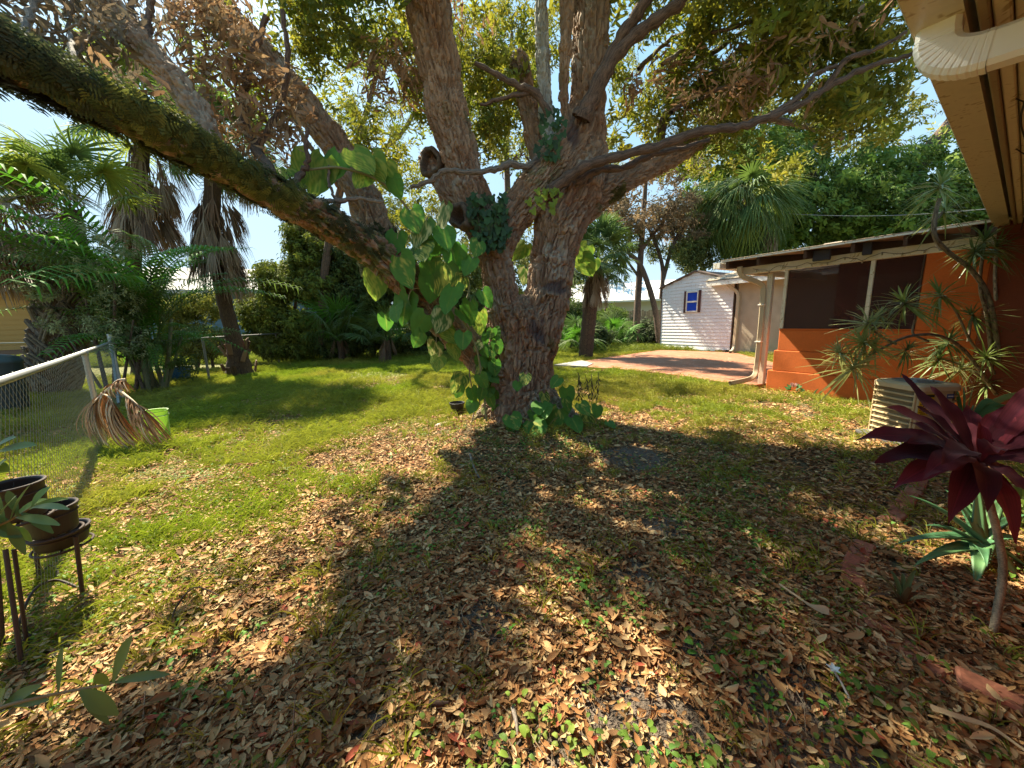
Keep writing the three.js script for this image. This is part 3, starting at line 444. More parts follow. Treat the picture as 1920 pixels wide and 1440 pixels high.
function oakTrunk() {
  const C = 0.0105, NB = 8, S = C * NB, boxes = new Map(), key = (i, j, k) => (i + 2000) * 16777216 + (j + 2000) * 4096 + (k + 2000);
  for (const B of BONES) { const r = Math.max(B.ra, B.rb) + S + 0.08, lo = B.a.clone().min(B.b).subScalar(r), hi = B.a.clone().max(B.b).addScalar(r);
    for (let i = Math.floor(lo.x / S); i <= hi.x / S; i++) for (let j = Math.floor(lo.y / S); j <= hi.y / S; j++) for (let k = Math.floor(lo.z / S); k <= hi.z / S; k++) {
      if (boneDist(B, (i + 0.5) * S, (j + 0.5) * S, (k + 0.5) * S) > S * 0.87 + 0.08) continue; const q = key(i, j, k); let e = boxes.get(q); if (!e) boxes.set(q, e = { i, j, k, l: [] }); e.l.push(B); } }
  const vid = new Map(), pos = [], near = [], edges = [], n1 = NB + 1, f = new Float32Array(n1 * n1 * n1);
  for (const e of boxes.values()) {
    const x0 = e.i * S, y0 = e.j * S, z0 = e.k * S; if (y0 > 8) continue;
    if (Math.abs(field(e.l, x0 + S / 2, y0 + S / 2, z0 + S / 2)) > S * 0.87 + 0.03) continue;
    let lo = 9, hi = -9; for (let a = 0, o = 0; a < n1; a++) for (let b = 0; b < n1; b++) for (let c = 0; c < n1; c++, o++) { const v = f[o] = field(e.l, x0 + a * C, y0 + b * C, z0 + c * C); lo = Math.min(lo, v); hi = Math.max(hi, v); }
    if (lo > 0 || hi < 0) continue;
    const F = (a, b, c) => f[(a * n1 + b) * n1 + c];
    for (let a = 0; a < NB; a++) for (let b = 0; b < NB; b++) for (let c = 0; c < NB; c++) {
      let cnt = 0, sx = 0, sy = 0, sz = 0; const cut = (a0, b0, c0, a1, b1, c1) => { const u = F(a + a0, b + b0, c + c0), v = F(a + a1, b + b1, c + c1); if ((u < 0) === (v < 0)) return; const t = u / (u - v); sx += a0 + (a1 - a0) * t; sy += b0 + (b1 - b0) * t; sz += c0 + (c1 - c0) * t; cnt++; };
      for (const [p, q] of [[0, 0], [0, 1], [1, 0], [1, 1]]) { cut(0, p, q, 1, p, q); cut(p, 0, q, p, 1, q); cut(p, q, 0, p, q, 1); }
      if (!cnt) continue;
      const gi = e.i * NB + a, gj = e.j * NB + b, gk = e.k * NB + c; vid.set(key2(gi, gj, gk), near.length); near.push(e.l); pos.push((gi + sx / cnt) * C, (gj + sy / cnt) * C, (gk + sz / cnt) * C);
      const o = F(a, b, c) < 0; if (o !== F(a + 1, b, c) < 0) edges.push(0, gi, gj, gk, o); if (o !== F(a, b + 1, c) < 0) edges.push(1, gi, gj, gk, o); if (o !== F(a, b, c + 1) < 0) edges.push(2, gi, gj, gk, o);
    }
  }
  function key2(i, j, k) { return (i + 16000) * 1073741824 + (j + 16000) * 32768 + (k + 16000); }
  const idx = [];
  for (let e = 0; e < edges.length; e += 5) { const [ax, i, j, k, o] = edges.slice(e, e + 5); const g = (a, b, c) => vid.get(key2(i + a, j + b, k + c));
    const q = ax === 0 ? [g(0, 0, 0), g(0, -1, 0), g(0, -1, -1), g(0, 0, -1)] : ax === 1 ? [g(0, 0, 0), g(0, 0, -1), g(-1, 0, -1), g(-1, 0, 0)] : [g(0, 0, 0), g(-1, 0, 0), g(-1, -1, 0), g(0, -1, 0)];
    if (q.some(v => v === undefined)) continue; if (!o) q.reverse(); idx.push(q[0], q[1], q[2], q[0], q[2], q[3]); }
  // bark: plates longer along the limb than across, with fissures between; whorls at the crotches
  const n = pos.length / 3, out = new Float32Array(n * 3), col = new Float32Array(n * 3);
  const barkOf = (B, x, y, z, res) => {
    const ax = x - B.a.x, ay = y - B.a.y, az = z - B.a.z, t = ax * B.d.x + ay * B.d.y + az * B.d.z, fine = Math.min(1, 0.2 + 0.8 * B.ra / 0.3), w = 0.026 + 0.014 * fine, l = w * 5;
    const wob = 0.03 * (noise(x * 9, y * 9, z * 9) - 0.5), u = (ax - B.d.x * t + wob) / w + B.d.x * (t + B.s) / l, v = (ay - B.d.y * t) / w + B.d.y * (t + B.s) / l, q = (az - B.d.z * t + wob) / w + B.d.z * (t + B.s) / l;
    const i = Math.floor(u), j = Math.floor(v), k = Math.floor(q); let d1 = 9, d2 = 9, id = 0;
    for (let a = -1; a < 2; a++) for (let b = -1; b < 2; b++) for (let c = -1; c < 2; c++) { const X = i + a, Y = j + b, Z = k + c, h = hash(X, Y, Z), dx = X + h - u, dy = Y + hash(X + 77, Y, Z) - v, dz = Z + hash(X, Y + 91, Z) - q, d = dx * dx + dy * dy + dz * dz; if (d < d1) { d2 = d1; d1 = d; id = h; } else if (d < d2) d2 = d; }
    res[0] = Math.sqrt(d2) - Math.sqrt(d1); res[1] = id; res[2] = fine;
  };
  const scars = [[1077, 242, 4.78, 0.11, 0.26], [1050, 535, 4.74, 0.2, 0.1], [1008, 622, 4.66, 0.13, 0.2]].map(([x, y, d, a, b]) => ({ p: at(x, y, d), a, b })), r1 = [0, 0, 0];
  for (let v = 0; v < n; v++) {
    const x = pos[v * 3], y = pos[v * 3 + 1], z = pos[v * 3 + 2], l = near[v], e = 0.006;
    let gx = field(l, x + e, y, z) - field(l, x - e, y, z), gy = field(l, x, y + e, z) - field(l, x, y - e, z), gz = field(l, x, y, z + e) - field(l, x, y, z - e); const gl = Math.hypot(gx, gy, gz) || 1; gx /= gl; gy /= gl; gz /= gl;
    let A = null, D = 9, A2 = null, D2 = 9; for (const B of l) { const d = boneDist(B, x, y, z); if (d < D) { A2 = A; D2 = D; A = B; D = d; } else if (d < D2) { A2 = B; D2 = d; } }
    barkOf(A, x, y, z, r1); let edge = r1[0], id = r1[1]; const fine = r1[2];
    const w2 = A2 && A2.k !== A.k ? clamp(0.5 - (D2 - D) / 0.08) : A2 ? clamp(0.5 - (D2 - D) / 0.03) : 0; if (w2 > 0) { barkOf(A2, x, y, z, r1); edge = lerp(edge, r1[0], w2); }
    let h = (smooth(0.03, 0.19, edge) * (0.7 + 0.6 * id) - 0.6) * lerp(0.015, 0.038, fine) + (fbm(x * 5, y * 5, z * 5) - 0.5) * 0.06 * fine + (noise(x * 45, y * 30, z * 45) - 0.5) * 0.009;
    let scar = 0; for (const s of scars) scar = Math.max(scar, 1 - smooth(0.45, 1.15, 0.9 * (noise(x * 14, y * 14, z * 14) - 0.5) + Math.hypot((x - s.p.x) / s.a, (y - s.p.y) / s.b, (z - s.p.z) / 0.4)));
    const fu = noise(x * 3 + A.k.length, (x * A.d.x + y * A.d.y + z * A.d.z) * 1.3, z * 3), rid = 1 - Math.abs(2 * noise((x - A.d.x * y) * 15 + fu * 1.5, y * 1.6, (z - A.d.z * y) * 15) - 1); h -= smooth(0.8, 0.97, rid) * 0.04 * fine; h = lerp(h, h * 0.5 - 0.03, scar);
    out[v * 3] = x + gx * h; out[v * 3 + 1] = y + gy * h; out[v * 3 + 2] = z + gz * h;
    const grain = noise(x * 70, y * 22, z * 70), pl = 0.72 + 0.5 * id + 0.25 * (grain - 0.5), li = smooth(0.6, 0.75, fbm(x * 3.1 + 5, y * 3.1, z * 3.1)) * smooth(0.35, 0.6, noise(x * 30, y * 30, z * 30)), rd = smooth(0.5, 0.72, fbm(x * 2.2 + 9, y * 2.2, z * 2.2));
    let c = [lerp(0.23, 0.2, rd) * pl, lerp(0.155, 0.115, rd) * pl, lerp(0.1, 0.066, rd) * pl]; c = [lerp(c[0], 0.3, li * 0.7), lerp(c[1], 0.28, li * 0.7), lerp(c[2], 0.23, li * 0.7)];
    const ms = (A.k === 'lowLeft' ? smooth(0.25, 0.5, fbm(x * 2.4, y * 2.4 + 3, z * 2.4)) * smooth(-0.6, -1.6, x) : smooth(0.62, 0.75, fbm(x * 1.9, y * 1.9 + 3, z * 1.9)) * 0.6) * smooth(0.3, 0.6, noise(x * 24, y * 24, z * 24));
    c = [lerp(c[0], 0.075, ms), lerp(c[1], 0.085, ms), lerp(c[2], 0.02, ms)]; if (A.k === 'grey') c = [0.27 * pl, 0.27 * pl, 0.24 * pl]; if (scar > 0) c = [lerp(c[0], 0.075, scar), lerp(c[1], 0.052, scar), lerp(c[2], 0.045, scar)];
    col[v * 3] = c[0]; col[v * 3 + 1] = c[1]; col[v * 3 + 2] = c[2];
  }
  const g = new THREE.BufferGeometry(); g.setAttribute('position', new THREE.BufferAttribute(out, 3)); g.setAttribute('color', new THREE.BufferAttribute(col, 3)); g.setIndex(idx); g.computeVertexNormals(); return g;
}
const oak = thing('shade_tree', 'massive forked old tree with furrowed brown bark in mid yard', 'tree', TRUNK);
oak.updateMatrixWorld();
const OINV = oak.matrixWorld.clone().invert(), oakPart = (name, geo, m, kind) => { geo.applyMatrix4(OINV); return part(name, geo, m, oak, kind); };
oakPart('trunk', oakTrunk(), mat([1, 1, 1], 0.95, { vertexColors: true }));
const barkMap = tex(256, 256, (u, v) => { const r = noise(Math.cos(u * 6.283) * 5 + 20, Math.sin(u * 6.283) * 5, Math.cos(v * 6.283) * 1.6) , f = per(u, v, 90, 2), t = 0.55 + 0.7 * (r - 0.5) + 0.5 * (f - 0.5); return [t, t * 0.96, t * 0.92]; }, 3, 3);
const twigMat = mat([0.17, 0.115, 0.085], 0.9, { map: barkMap, bumpMap: barkMap, bumpScale: 0.006 }), greyTwig = mat([0.26, 0.22, 0.18], 0.9, { map: barkMap, bumpMap: barkMap, bumpScale: 0.004 });
// thinner branches, each a part
const BR = [];
function branch(rows, m = twigMat) { const L = limb(rows), R = RNG(Math.round(rows[0][0] * 7 + rows[0][1])), pts = L.map(e => e.p), cv = spline(pts, pts.length * 5); cv.forEach((p, i) => { if (i && i < cv.length - 1) p.add(V((R() - 0.5) * 0.02, (R() - 0.5) * 0.02, (R() - 0.5) * 0.02)); }); const rad = t => { const k = t * (L.length - 1), i = Math.min(L.length - 2, Math.floor(k)); return Math.max(0.002, lerp(L[i].r, L[i + 1].r, k - i)) * (1 + 0.12 * Math.sin(k * 9)); }; oakPart('branch', new Geo().tube(cv, rad, 9).done(), m); BR.push(cv); }
branch([[1030, 362, 4.75, 13], [1068, 330, 4.62, 11], [1110, 305, 4.52, 10], [1160, 293, 4.45, 9], [1240, 272, 4.38, 9], [1310, 246, 4.3, 8.5], [1385, 238, 4.25, 7.5], [1440, 220, 4.2, 7], [1500, 196, 4.15, 6], [1548, 165, 4.1, 6], [1620, 128, 4.05, 5], [1690, 108, 4.0, 4], [1740, 92, 3.9, 3]]);
branch([[1080, 340, 4.75, 9], [1120, 318, 4.7, 8], [1170, 315, 4.7, 6], [1215, 292, 4.65, 7], [1270, 280, 4.6, 5], [1330, 262, 4.6, 4]]);
branch([[1086, 222, 4.8, 17], [1106, 188, 4.72, 13], [1135, 125, 4.65, 12], [1172, 60, 4.55, 11], [1206, 8, 4.45, 11], [1240, -50, 4.4, 10]]);
branch([[1092, 224, 4.78, 16], [1120, 170, 4.7, 13], [1150, 112, 4.6, 12], [1200, 60, 4.5, 12], [1250, 24, 4.4, 11], [1310, -20, 4.3, 10]]);
branch([[1548, 165, 4.1, 5], [1590, 110, 4.0, 5], [1640, 92, 3.9, 4], [1700, 60, 3.8, 3]]); branch([[1440, 220, 4.2, 6], [1500, 178, 4.2, 5], [1530, 140, 4.2, 4], [1568, 122, 4.2, 3]]);
branch([[1012, 300, 4.95, 9], [985, 312, 4.7, 6], [955, 308, 4.6, 7], [925, 318, 4.5, 6], [880, 324, 4.45, 5], [835, 320, 4.4, 5], [805, 340, 4.4, 5], [770, 352, 4.4, 4]], greyTwig);
branch([[1030, 215, 4.9, 7], [1000, 172, 4.85, 7], [970, 160, 4.8, 6], [935, 142, 4.8, 5], [890, 118, 4.8, 4]]); branch([[1010, 172, 4.9, 5], [960, 180, 4.8, 4], [900, 196, 4.8, 3]]);
branch([[540, 358, 3.72, 7], [565, 325, 4.0, 6], [576, 305, 4.0, 5], [574, 270, 4.0, 4], [578, 240, 4.0, 3]]); branch([[555, 376, 3.76, 5], [585, 374, 4.1, 4], [630, 378, 4.1, 5], [665, 372, 4.1, 4], [720, 378, 4.1, 3]], greyTwig); branch([[630, 378, 4.1, 3], [618, 345, 4.1, 3], [616, 310, 4.1, 2]], greyTwig); branch([[570, 374, 3.85, 3], [558, 340, 4.08, 3], [552, 322, 4.05, 2]], greyTwig);
branch([[520, 355, 3.6, 12], [500, 310, 3.8, 10], [470, 262, 4.2, 9], [455, 200, 4.3, 8], [470, 120, 4.3, 6], [500, 30, 4.3, 5]]); branch([[480, 282, 4.2, 7], [520, 210, 4.2, 5], [540, 120, 4.2, 5], [530, 20, 4.2, 4]]);
branch([[280, 92, 3.6, 8], [276, 40, 3.75, 6], [285, -10, 3.8, 5]]); branch([[262, 72, 3.62, 6], [248, 20, 4.0, 5], [238, -20, 4.0, 4]]); branch([[50, 95, 2.1, 7], [47, 45, 2.3, 6], [62, 12, 2.4, 5], [80, -30, 2.5, 4]], greyTwig); branch([[135, 150, 2.3, 4], [136, 90, 2.6, 4], [130, 40, 3.2, 3], [140, -20, 3.2, 3]], greyTwig); branch([[60, 110, 2.2, 3], [110, 105, 2.6, 3], [150, 92, 3.1, 3], [175, 55, 3.1, 2], [195, 42, 3.1, 2]], greyTwig); branch([[55, 30, 2.35, 3], [100, 62, 3, 2], [130, 55, 3, 2], [170, 20, 3, 2]], greyTwig);
branch([[1400, 180, 6.4, 10], [1330, 110, 6.3, 8], [1290, 40, 6.2, 6]]); branch([[1330, 248, 6, 9], [1420, 225, 6, 7], [1500, 235, 6.1, 5], [1580, 260, 6.2, 4]]); branch([[1240, 300, 5.6, 10], [1242, 230, 5.6, 9], [1280, 180, 5.6, 8], [1330, 150, 5.6, 6], [1390, 90, 5.6, 5]]);
for (let k = 0; k < 12; k++) { const R = RNG(400 + k), x = 1180 + 420 * R(), y = 40 + 130 * R(); branch([[x - 70, y + 50 + 30 * R(), 4.8 + R(), 4], [x, y + 20 * R(), 4.8 + R(), 3.5], [x + 90, y - 20 + 20 * R(), 4.6 + R(), 3], [x + 170, y - 60 + 30 * R(), 4.6 + R(), 2]], k % 2 ? greyTwig : twigMat); }
// cut wounds: rim of healed wood round a dark hollow
for (const [x, y, d, r, fx, fy, tilt, open] of [[858, 404, 4.6, 0.12, -0.35, -0.1, 0.5, 0.7], [806, 303, 4.97, 0.13, -0.3, 0.1, -0.4, 0.76], [974, 116, 5.52, 0.11, 0, -0.3, 0, 0.4]]) {
  const p = at(x, y, d), g = new Geo(); g.lathe([[r * 1.05, -0.16], [r * 1.15, -0.06], [r * 1.12, 0.0], [r * 0.98, 0.022], [r * 0.82, 0.012], [r * open, -0.01], [r * open * 0.95, -0.13], [0, -0.15]], 22);
  for (let k = 0; k < g.p.length; k += 3) { const a = Math.atan2(g.p[k + 2], g.p[k]); const w = 1 + 0.12 * Math.sin(a * 3 + x) + 0.06 * Math.sin(a * 7); g.p[k] *= w; g.p[k + 2] *= w * (x === 1076 ? 2.2 : 1.15); g.p[k + 1] += 0.012 * Math.sin(a * 5 + k); }
  const geo = g.done(); geo.rotateX(Math.PI / 2); geo.rotateZ(tilt); geo.rotateX(fy); geo.rotateY(fx); geo.translate(p.x, p.y, p.z); oakPart('cut_wound', geo, x === 1076 ? mat([0.06, 0.045, 0.045], 0.9, { map: barkMap, bumpMap: barkMap, bumpScale: 0.005 }) : mat([0.22, 0.165, 0.115], 0.9, { map: barkMap, bumpMap: barkMap, bumpScale: 0.006 }));
}
// leafy twigs: several leaves on a short stem, hanging or upright
function twig(seed, leaves, L, w, spread, droop, stem = 0.28) {
  const R = RNG(seed), g = new Geo();
  g.tube([V(0, 0, 0), V(0.02, stem * 0.5, 0.01), V(0, stem, 0)], t => 0.0035 * (1 - 0.7 * t), 3);
  for (let k = 0; k < leaves; k++) {
    const t = (k + 0.6) / leaves, a = k * 2.4 + R(), o = V(0, stem * t, 0), up = 0.9 * (R() - 0.3), d = V(Math.cos(a) * spread, up - droop, Math.sin(a) * spread).normalize(), l = L * (0.7 + 0.6 * R());
    const mid = o.clone().addScaledVector(d, l * 0.5), end = o.clone().addScaledVector(d, l).add(V(0, -droop * l * 0.35, 0));
    g.blade([o.clone().addScaledVector(d, l * 0.08), mid.clone().lerp(o, 0.3).add(V(0, 0.004, 0)), mid.clone().lerp(end, 0.35), end], s => w * l / L * Math.sin(Math.PI * clamp(s * 0.93 + 0.06)) + 0.001, V(R() - 0.5, 1, R() - 0.5).normalize(), 0.35);
  }
  return g.done();
}
// fills balls of space [px, py, depth, radius in metres, number of twigs] with twigs; gaps come from noise
function foliage(parent, name, blobs, geos, m, seed, c0, c1, hang = 0.5, inv = null, size = 1, gap = 0.42, freq = 1.6) {
  const R = RNG(seed), ms = geos.map(() => []), cs = geos.map(() => []), tmp = new THREE.Matrix4();
  for (const [x, y, d, r, n, flat = 0.8] of blobs) {
    const c = Array.isArray(x) ? V(...x) : at(x, y, d);
    for (let i = 0; i < n; i++) {
      let q; do q = V(R() * 2 - 1, R() * 2 - 1, R() * 2 - 1); while (q.lengthSq() > 1);
      const p = V(c.x + q.x * r, c.y + q.y * r * flat, c.z + q.z * r); if (fbm(p.x * freq + seed, p.y * freq, p.z * freq) < gap + 0.12 * q.lengthSq()) continue;
      const k = Math.floor(R() * geos.length), out = Math.atan2(q.x, q.z), tip = hang * Math.PI * (0.35 + 0.9 * R());
      tmp.copy(place(p.x, p.y, p.z, tip, out + (R() - 0.5) * 2.2, (R() - 0.5) * 0.6, size * (0.7 + 0.6 * R()))); if (inv) tmp.premultiply(inv);
      ms[k].push(tmp.clone()); cs[k].push(tint(R, c0, c1, 0.7, 1.3));
    }
  }
  geos.forEach((g, k) => ms[k].length && instanced(name, g, m, ms[k], cs[k], parent));
}
{
  const green = leafMat([1, 1, 1], 0.48), dead = leafMat([1, 1, 1], 0.3, { clearcoat: 0 });
  const leafy = [1, 2, 3, 4].map(s => twig(s * 17, 13, 0.1, 0.034, 0.9, 0.5)), brown = [5, 6, 7].map(s => twig(s * 17, 8, 0.085, 0.026, 0.7, 0.9));
  // over the yard and up out of the picture
  const up = [];
  { const R = RNG(77); for (let k = 0; k < 7; k++) { const a = R() * 6.283, q = Math.sqrt(R()); up.push([[0.5 + Math.cos(a) * q * 3.3, 5.0 + 2.4 * R(), -5.0 + Math.sin(a) * q * 1.7], 0, 0, 0.9 + 0.5 * R(), 150]); } }
  for (let k = 0; k < 5; k++) { const R = RNG(900 + k); up.push([[-0.6 + 3.4 * R(), 4.3 + 1.2 * R(), -4.2 + 1.2 * R()], 0, 0, 0.8, 150]); }
  for (let k = 0; k < 4; k++) { const R = RNG(950 + k); up.push([[-4.1 + 3.0 * R(), 4.7 + 1.9 * R(), -5.6 + 2.2 * R()], 0, 0, 0.75, 150]); }
  foliage(oak, 'crown', up, leafy, green, 101, [0.09, 0.14, 0.015], [0.22, 0.22, 0.025], 0.6, OINV, 1, 0.4);
  const front = [[640, 90, 5.6, 0.7, 200], [700, 200, 5.6, 0.6, 220], [740, 80, 5.8, 0.6, 170], [720, 300, 5.6, 0.5, 120], [780, 170, 5.7, 0.5, 130], [900, 60, 5.9, 0.6, 190], [930, 170, 5.9, 0.6, 240], [890, 250, 5.8, 0.45, 150], [960, 320, 5.8, 0.4, 60], [980, 60, 6, 0.5, 120], [620, 20, 5.5, 0.7, 120], [560, 60, 5.4, 0.5, 60],
    [1180, 250, 5.6, 0.4, 60], [1230, 120, 5.4, 0.7, 330], [1300, 40, 5.2, 0.7, 330], [1330, 170, 5.4, 0.7, 360], [1420, 100, 5.2, 0.75, 360], [1450, 20, 5, 0.7, 330], [1450, 190, 5.4, 0.6, 260], [1540, 70, 4.9, 0.65, 330], [1560, 180, 5, 0.6, 260], [1640, 40, 4.6, 0.55, 260], [1650, 160, 4.8, 0.55, 240], [1700, 250, 5, 0.5, 170], [1380, 290, 6, 0.5, 70], [1500, 280, 6, 0.5, 80], [1270, 320, 6.2, 0.4, 40], [1610, 270, 5.6, 0.5, 80], [1180, 30, 5.6, 0.5, 160], [820, 260, 7, 0.7, 130], [760, 120, 7.2, 0.8, 170], [880, 150, 7, 0.8, 170], [700, 50, 7.2, 0.8, 150], [960, 220, 6.8, 0.7, 130], [620, 180, 7, 0.7, 110]];
  foliage(oak, 'crown', front, leafy, green, 103, [0.11, 0.16, 0.015], [0.28, 0.26, 0.028], 0.75, OINV, 0.82, 0.46);
  const deadBlobs = [[430, 90, 4.2, 0.5, 55], [480, 190, 4.2, 0.5, 90], [420, 230, 4.2, 0.38, 45], [540, 130, 4.3, 0.5, 75], [500, 290, 4.2, 0.38, 70], [560, 240, 4.3, 0.4, 55], [440, 20, 4.3, 0.4, 90], [620, 330, 4.9, 0.3, 40], [740, 60, 5, 0.4, 60], [745, 140, 5.0, 0.36, 70], [760, 250, 5.1, 0.3, 60], [770, 310, 5.1, 0.22, 30], [1260, 200, 4.8, 0.4, 26], [1360, 130, 4.7, 0.5, 40], [1200, 160, 4.9, 0.35, 22], [1440, 140, 4.5, 0.4, 24], [1560, 110, 4.3, 0.4, 20], [900, 10, 5.2, 0.3, 30], [980, 290, 5, 0.2, 8], [360, 268, 2.72, 0.09, 9], [395, 285, 2.85, 0.09, 8], [210, 155, 2.6, 0.12, 9]];
  foliage(oak, 'dead_leaves', deadBlobs, brown, dead, 105, [0.2, 0.11, 0.06], [0.34, 0.23, 0.12], 0.8, OINV, 1, 0.42);
  const sparse = [[60, 30, 3.1, 0.35, 34], [120, 20, 3.2, 0.35, 30], [20, 60, 3.0, 0.25, 18], [180, 60, 3.4, 0.3, 16], [100, 100, 3.2, 0.25, 12], [260, 130, 4.4, 0.3, 22], [300, 60, 4.3, 0.4, 40], [330, 20, 4.3, 0.35, 30], [140, -20, 3.4, 0.35, 26]];
  foliage(oak, 'crown', sparse, brown.map((b, i) => twig(300 + i, 5, 0.1, 0.032, 0.7, 0.9)), dead, 107, [0.14, 0.12, 0.08], [0.2, 0.15, 0.1], 0.9, OINV, 0.9, 0.2);
  // resurrection fern and moss along the low limb
  const fern = [1, 2, 3].map(s => { const R = RNG(s * 91), g = new Geo(); for (let f = 0; f < 4; f++) { const a = R() * 6.283, L = 0.07 + 0.08 * R(), d = V(Math.cos(a), 0.9, Math.sin(a)).normalize(); for (let k = 0; k < 7; k++) { const t = k / 7, o = V(d.x * L * t, d.y * L * t - 0.06 * t * t, d.z * L * t), s2 = V(-Math.sin(a), 0, Math.cos(a)); for (const q of [-1, 1]) { const e = o.clone().addScaledVector(s2, q * 0.034 * (1 - t * 0.8)).add(V(0, 0.004, 0)); g.blade([o, o.clone().lerp(e, 0.5), e], u => 0.009 * (1 - 0.6 * u), V(0, 1, 0)); } } } return g.done(); });
  const R = RNG(61), ms = fern.map(() => []), cs = fern.map(() => []), L = OAK.lowLeft, tmp = new THREE.Matrix4();
  const sprout = (p, ax, r, n, c0, c1, lo, hi) => { for (let i = 0; i < n; i++) { const a = lerp(lo, hi, R()), u = V(0, 1, 0).addScaledVector(ax, -ax.y).normalize(), w = ax.clone().cross(u), nn = u.clone().multiplyScalar(Math.cos(a)).addScaledVector(w, Math.sin(a)); const q = p.clone().addScaledVector(nn, r).addScaledVector(ax, (R() - 0.5) * 0.3); if (noise(q.x * 5, q.y * 5, q.z * 5) < 0.3 + 0.25 * R()) continue; const k = Math.floor(R() * 3), m = new THREE.Matrix4().compose(q, new THREE.Quaternion().setFromUnitVectors(V(0, 1, 0), nn.clone().add(V(0, -0.1, 0)).normalize()), V(1, 1, 1).multiplyScalar((0.7 + 0.8 * R()) * (0.6 + 0.9 * noise(q.x * 3, q.y * 3 + 9, q.z * 3)))); ms[k].push(m.premultiply(OINV)); cs[k].push(tint(R, c0, c1)); } };
  for (let i = 5; i + 1 < L.length; i++) for (let s = 0; s < 3; s++) { const t = s / 3, p = L[i].p.clone().lerp(L[i + 1].p, t), ax = L[i + 1].p.clone().sub(L[i].p).normalize(), r = lerp(L[i].r, L[i + 1].r, t), dens = i < 7 ? 26 : i < 14 ? 100 : 70, g = i > 6 && i < 12; sprout(p, ax, r, dens, g ? [0.06, 0.085, 0.02] : [0.035, 0.055, 0.02], g ? [0.16, 0.16, 0.03] : [0.07, 0.07, 0.03], -2.6, 2.6); }  // mid-limb tufts lighter, outer ones darker: sun and shade put into their colours
  const BL = OAK.backLeft; for (let s = 0; s < 4; s++) sprout(BL[0].p.clone().lerp(BL[1].p, s / 4 + 0.1), V(0, 1, 0.2).normalize(), 0.24, 170, [0.025, 0.04, 0.018], [0.06, 0.07, 0.02], -3.14, 3.14);
  const RB = OAK.rightBack; sprout(RB[1].p, V(1, 0.3, 0).normalize(), 0.17, 60, [0.05, 0.06, 0.02], [0.12, 0.12, 0.03], 2, 4.2);
  fern.forEach((g, k) => instanced('fern', g, leafMat([1, 1, 1], 0.4, { clearcoat: 0 }), ms[k], cs[k], oak));
}
// ---------------------------------------------------------------- palms
// a fan frond: stalk along +y, then narrow segments spread in a fan that droops at the tips
function fanLeaf(seed, stalk, len, seg, droop, open = 1, ww = 0.036, zd = 0.3) {
  const R = RNG(seed), g = new Geo(), hub = V(0, stalk, 0);
  g.blade([V(0, 0, 0), V(0, stalk * 0.5, 0.02), hub], t => 0.03 - 0.014 * t, V(0, 0, 1), 0.2);
  for (let k = 0; k < seg; k++) {
    const a = (k / (seg - 1) - 0.5) * Math.PI * 1.55 * open + (R() - 0.5) * 0.05, L = len * (0.78 + 0.22 * Math.cos(a)) * (0.88 + 0.24 * R()), d = V(Math.sin(a), Math.cos(a), 0.12 * (R() - 0.5) + 0.16 * Math.abs(Math.sin(a)));
    const dr = droop * (0.6 + 0.8 * R()), tw = (R() - 0.5) * 0.15, p = t => hub.clone().addScaledVector(d, L * t * (1 - 0.12 * dr * t)).add(V(tw * L * t * t, -dr * L * t * t * (zd > 0.5 ? 0.2 : 0.5), zd * (0.6 + dr) * L * t * t));
    g.blade([hub, p(0.3), p(0.6), p(0.82), p(1)], t => ww * len * (t < 0.5 ? 0.7 + 0.8 * t : 1.1 * (1 - (t - 0.5) * 1.9)) + 0.002, V(-d.y * 0.2, d.x * 0.2, 1).normalize(), 0.5);
  }
  return g.done();
}
// a dead frond folded down: a ragged tassel hanging along -y
function deadFan(seed, len) {
  const R = RNG(seed), g = new Geo();
  g.blade([V(0, 0, 0), V(0, -len * 0.2, 0.08), V(0, -len * 0.38, 0.06)], t => 0.03, V(0, 0, 1), 0.2);
  for (let k = 0; k < 20; k++) { const a = (R() - 0.5) * 1.1, o = V(0, -len * 0.36, 0.06), L = len * (0.45 + 0.35 * R()), x = Math.sin(a) * L * 0.4, z = (R() - 0.4) * L * 0.3; g.blade([o, V(x * 0.6, o.y - L * 0.35, o.z + z * 0.8), V(x * 0.9, o.y - L * 0.7, o.z + z), V(x * (0.7 + 0.6 * R()), o.y - L, o.z + z * 0.8)], t => 0.028 * (1 - 0.75 * t) + 0.003, V(R() - 0.5, 0.1, 1).normalize(), 0.6); }
  return g.done();
}
function featherLeaf(seed, len, pairs, droop, leaflet, sag = 0.3, vee = 0.35) {
  const R = RNG(seed), g = new Geo(), P = t => V(0, len * (t - droop * 0.32 * t * t * t), -droop * len * 0.75 * t * t), path = []; for (let i = 0; i <= 10; i++) path.push(P(i / 10));
  g.tube(path, t => 0.013 * (1 - 0.8 * t) + 0.002, 5);
  for (let k = 0; k < pairs; k++) { const t = 0.16 + 0.84 * (k / pairs), o = P(t), f = P(Math.min(1, t + 0.02)).sub(P(t - 0.02)).normalize(), n = V(1, 0, 0).cross(f).normalize(), L = leaflet * (0.55 + 0.6 * Math.sin(Math.PI * (0.15 + t * 0.75))) * (0.85 + 0.3 * R());
    for (const s of [-1, 1]) { const d = V(s, 0, 0).addScaledVector(f, 0.75).addScaledVector(n, vee * (0.6 + 0.8 * R())).normalize(), e = o.clone().addScaledVector(d, L).add(V(0, -sag * L * (0.6 + 0.8 * R()), 0)), m = o.clone().addScaledVector(d, L * 0.55); g.blade([o, o.clone().lerp(m, 0.5), m, e], u => 0.042 * Math.sin(Math.PI * clamp(0.18 + 0.8 * u)) + 0.002, n.clone().add(V(0, 0.2, 0)).normalize(), 0.3); } }
  return g.done();
}
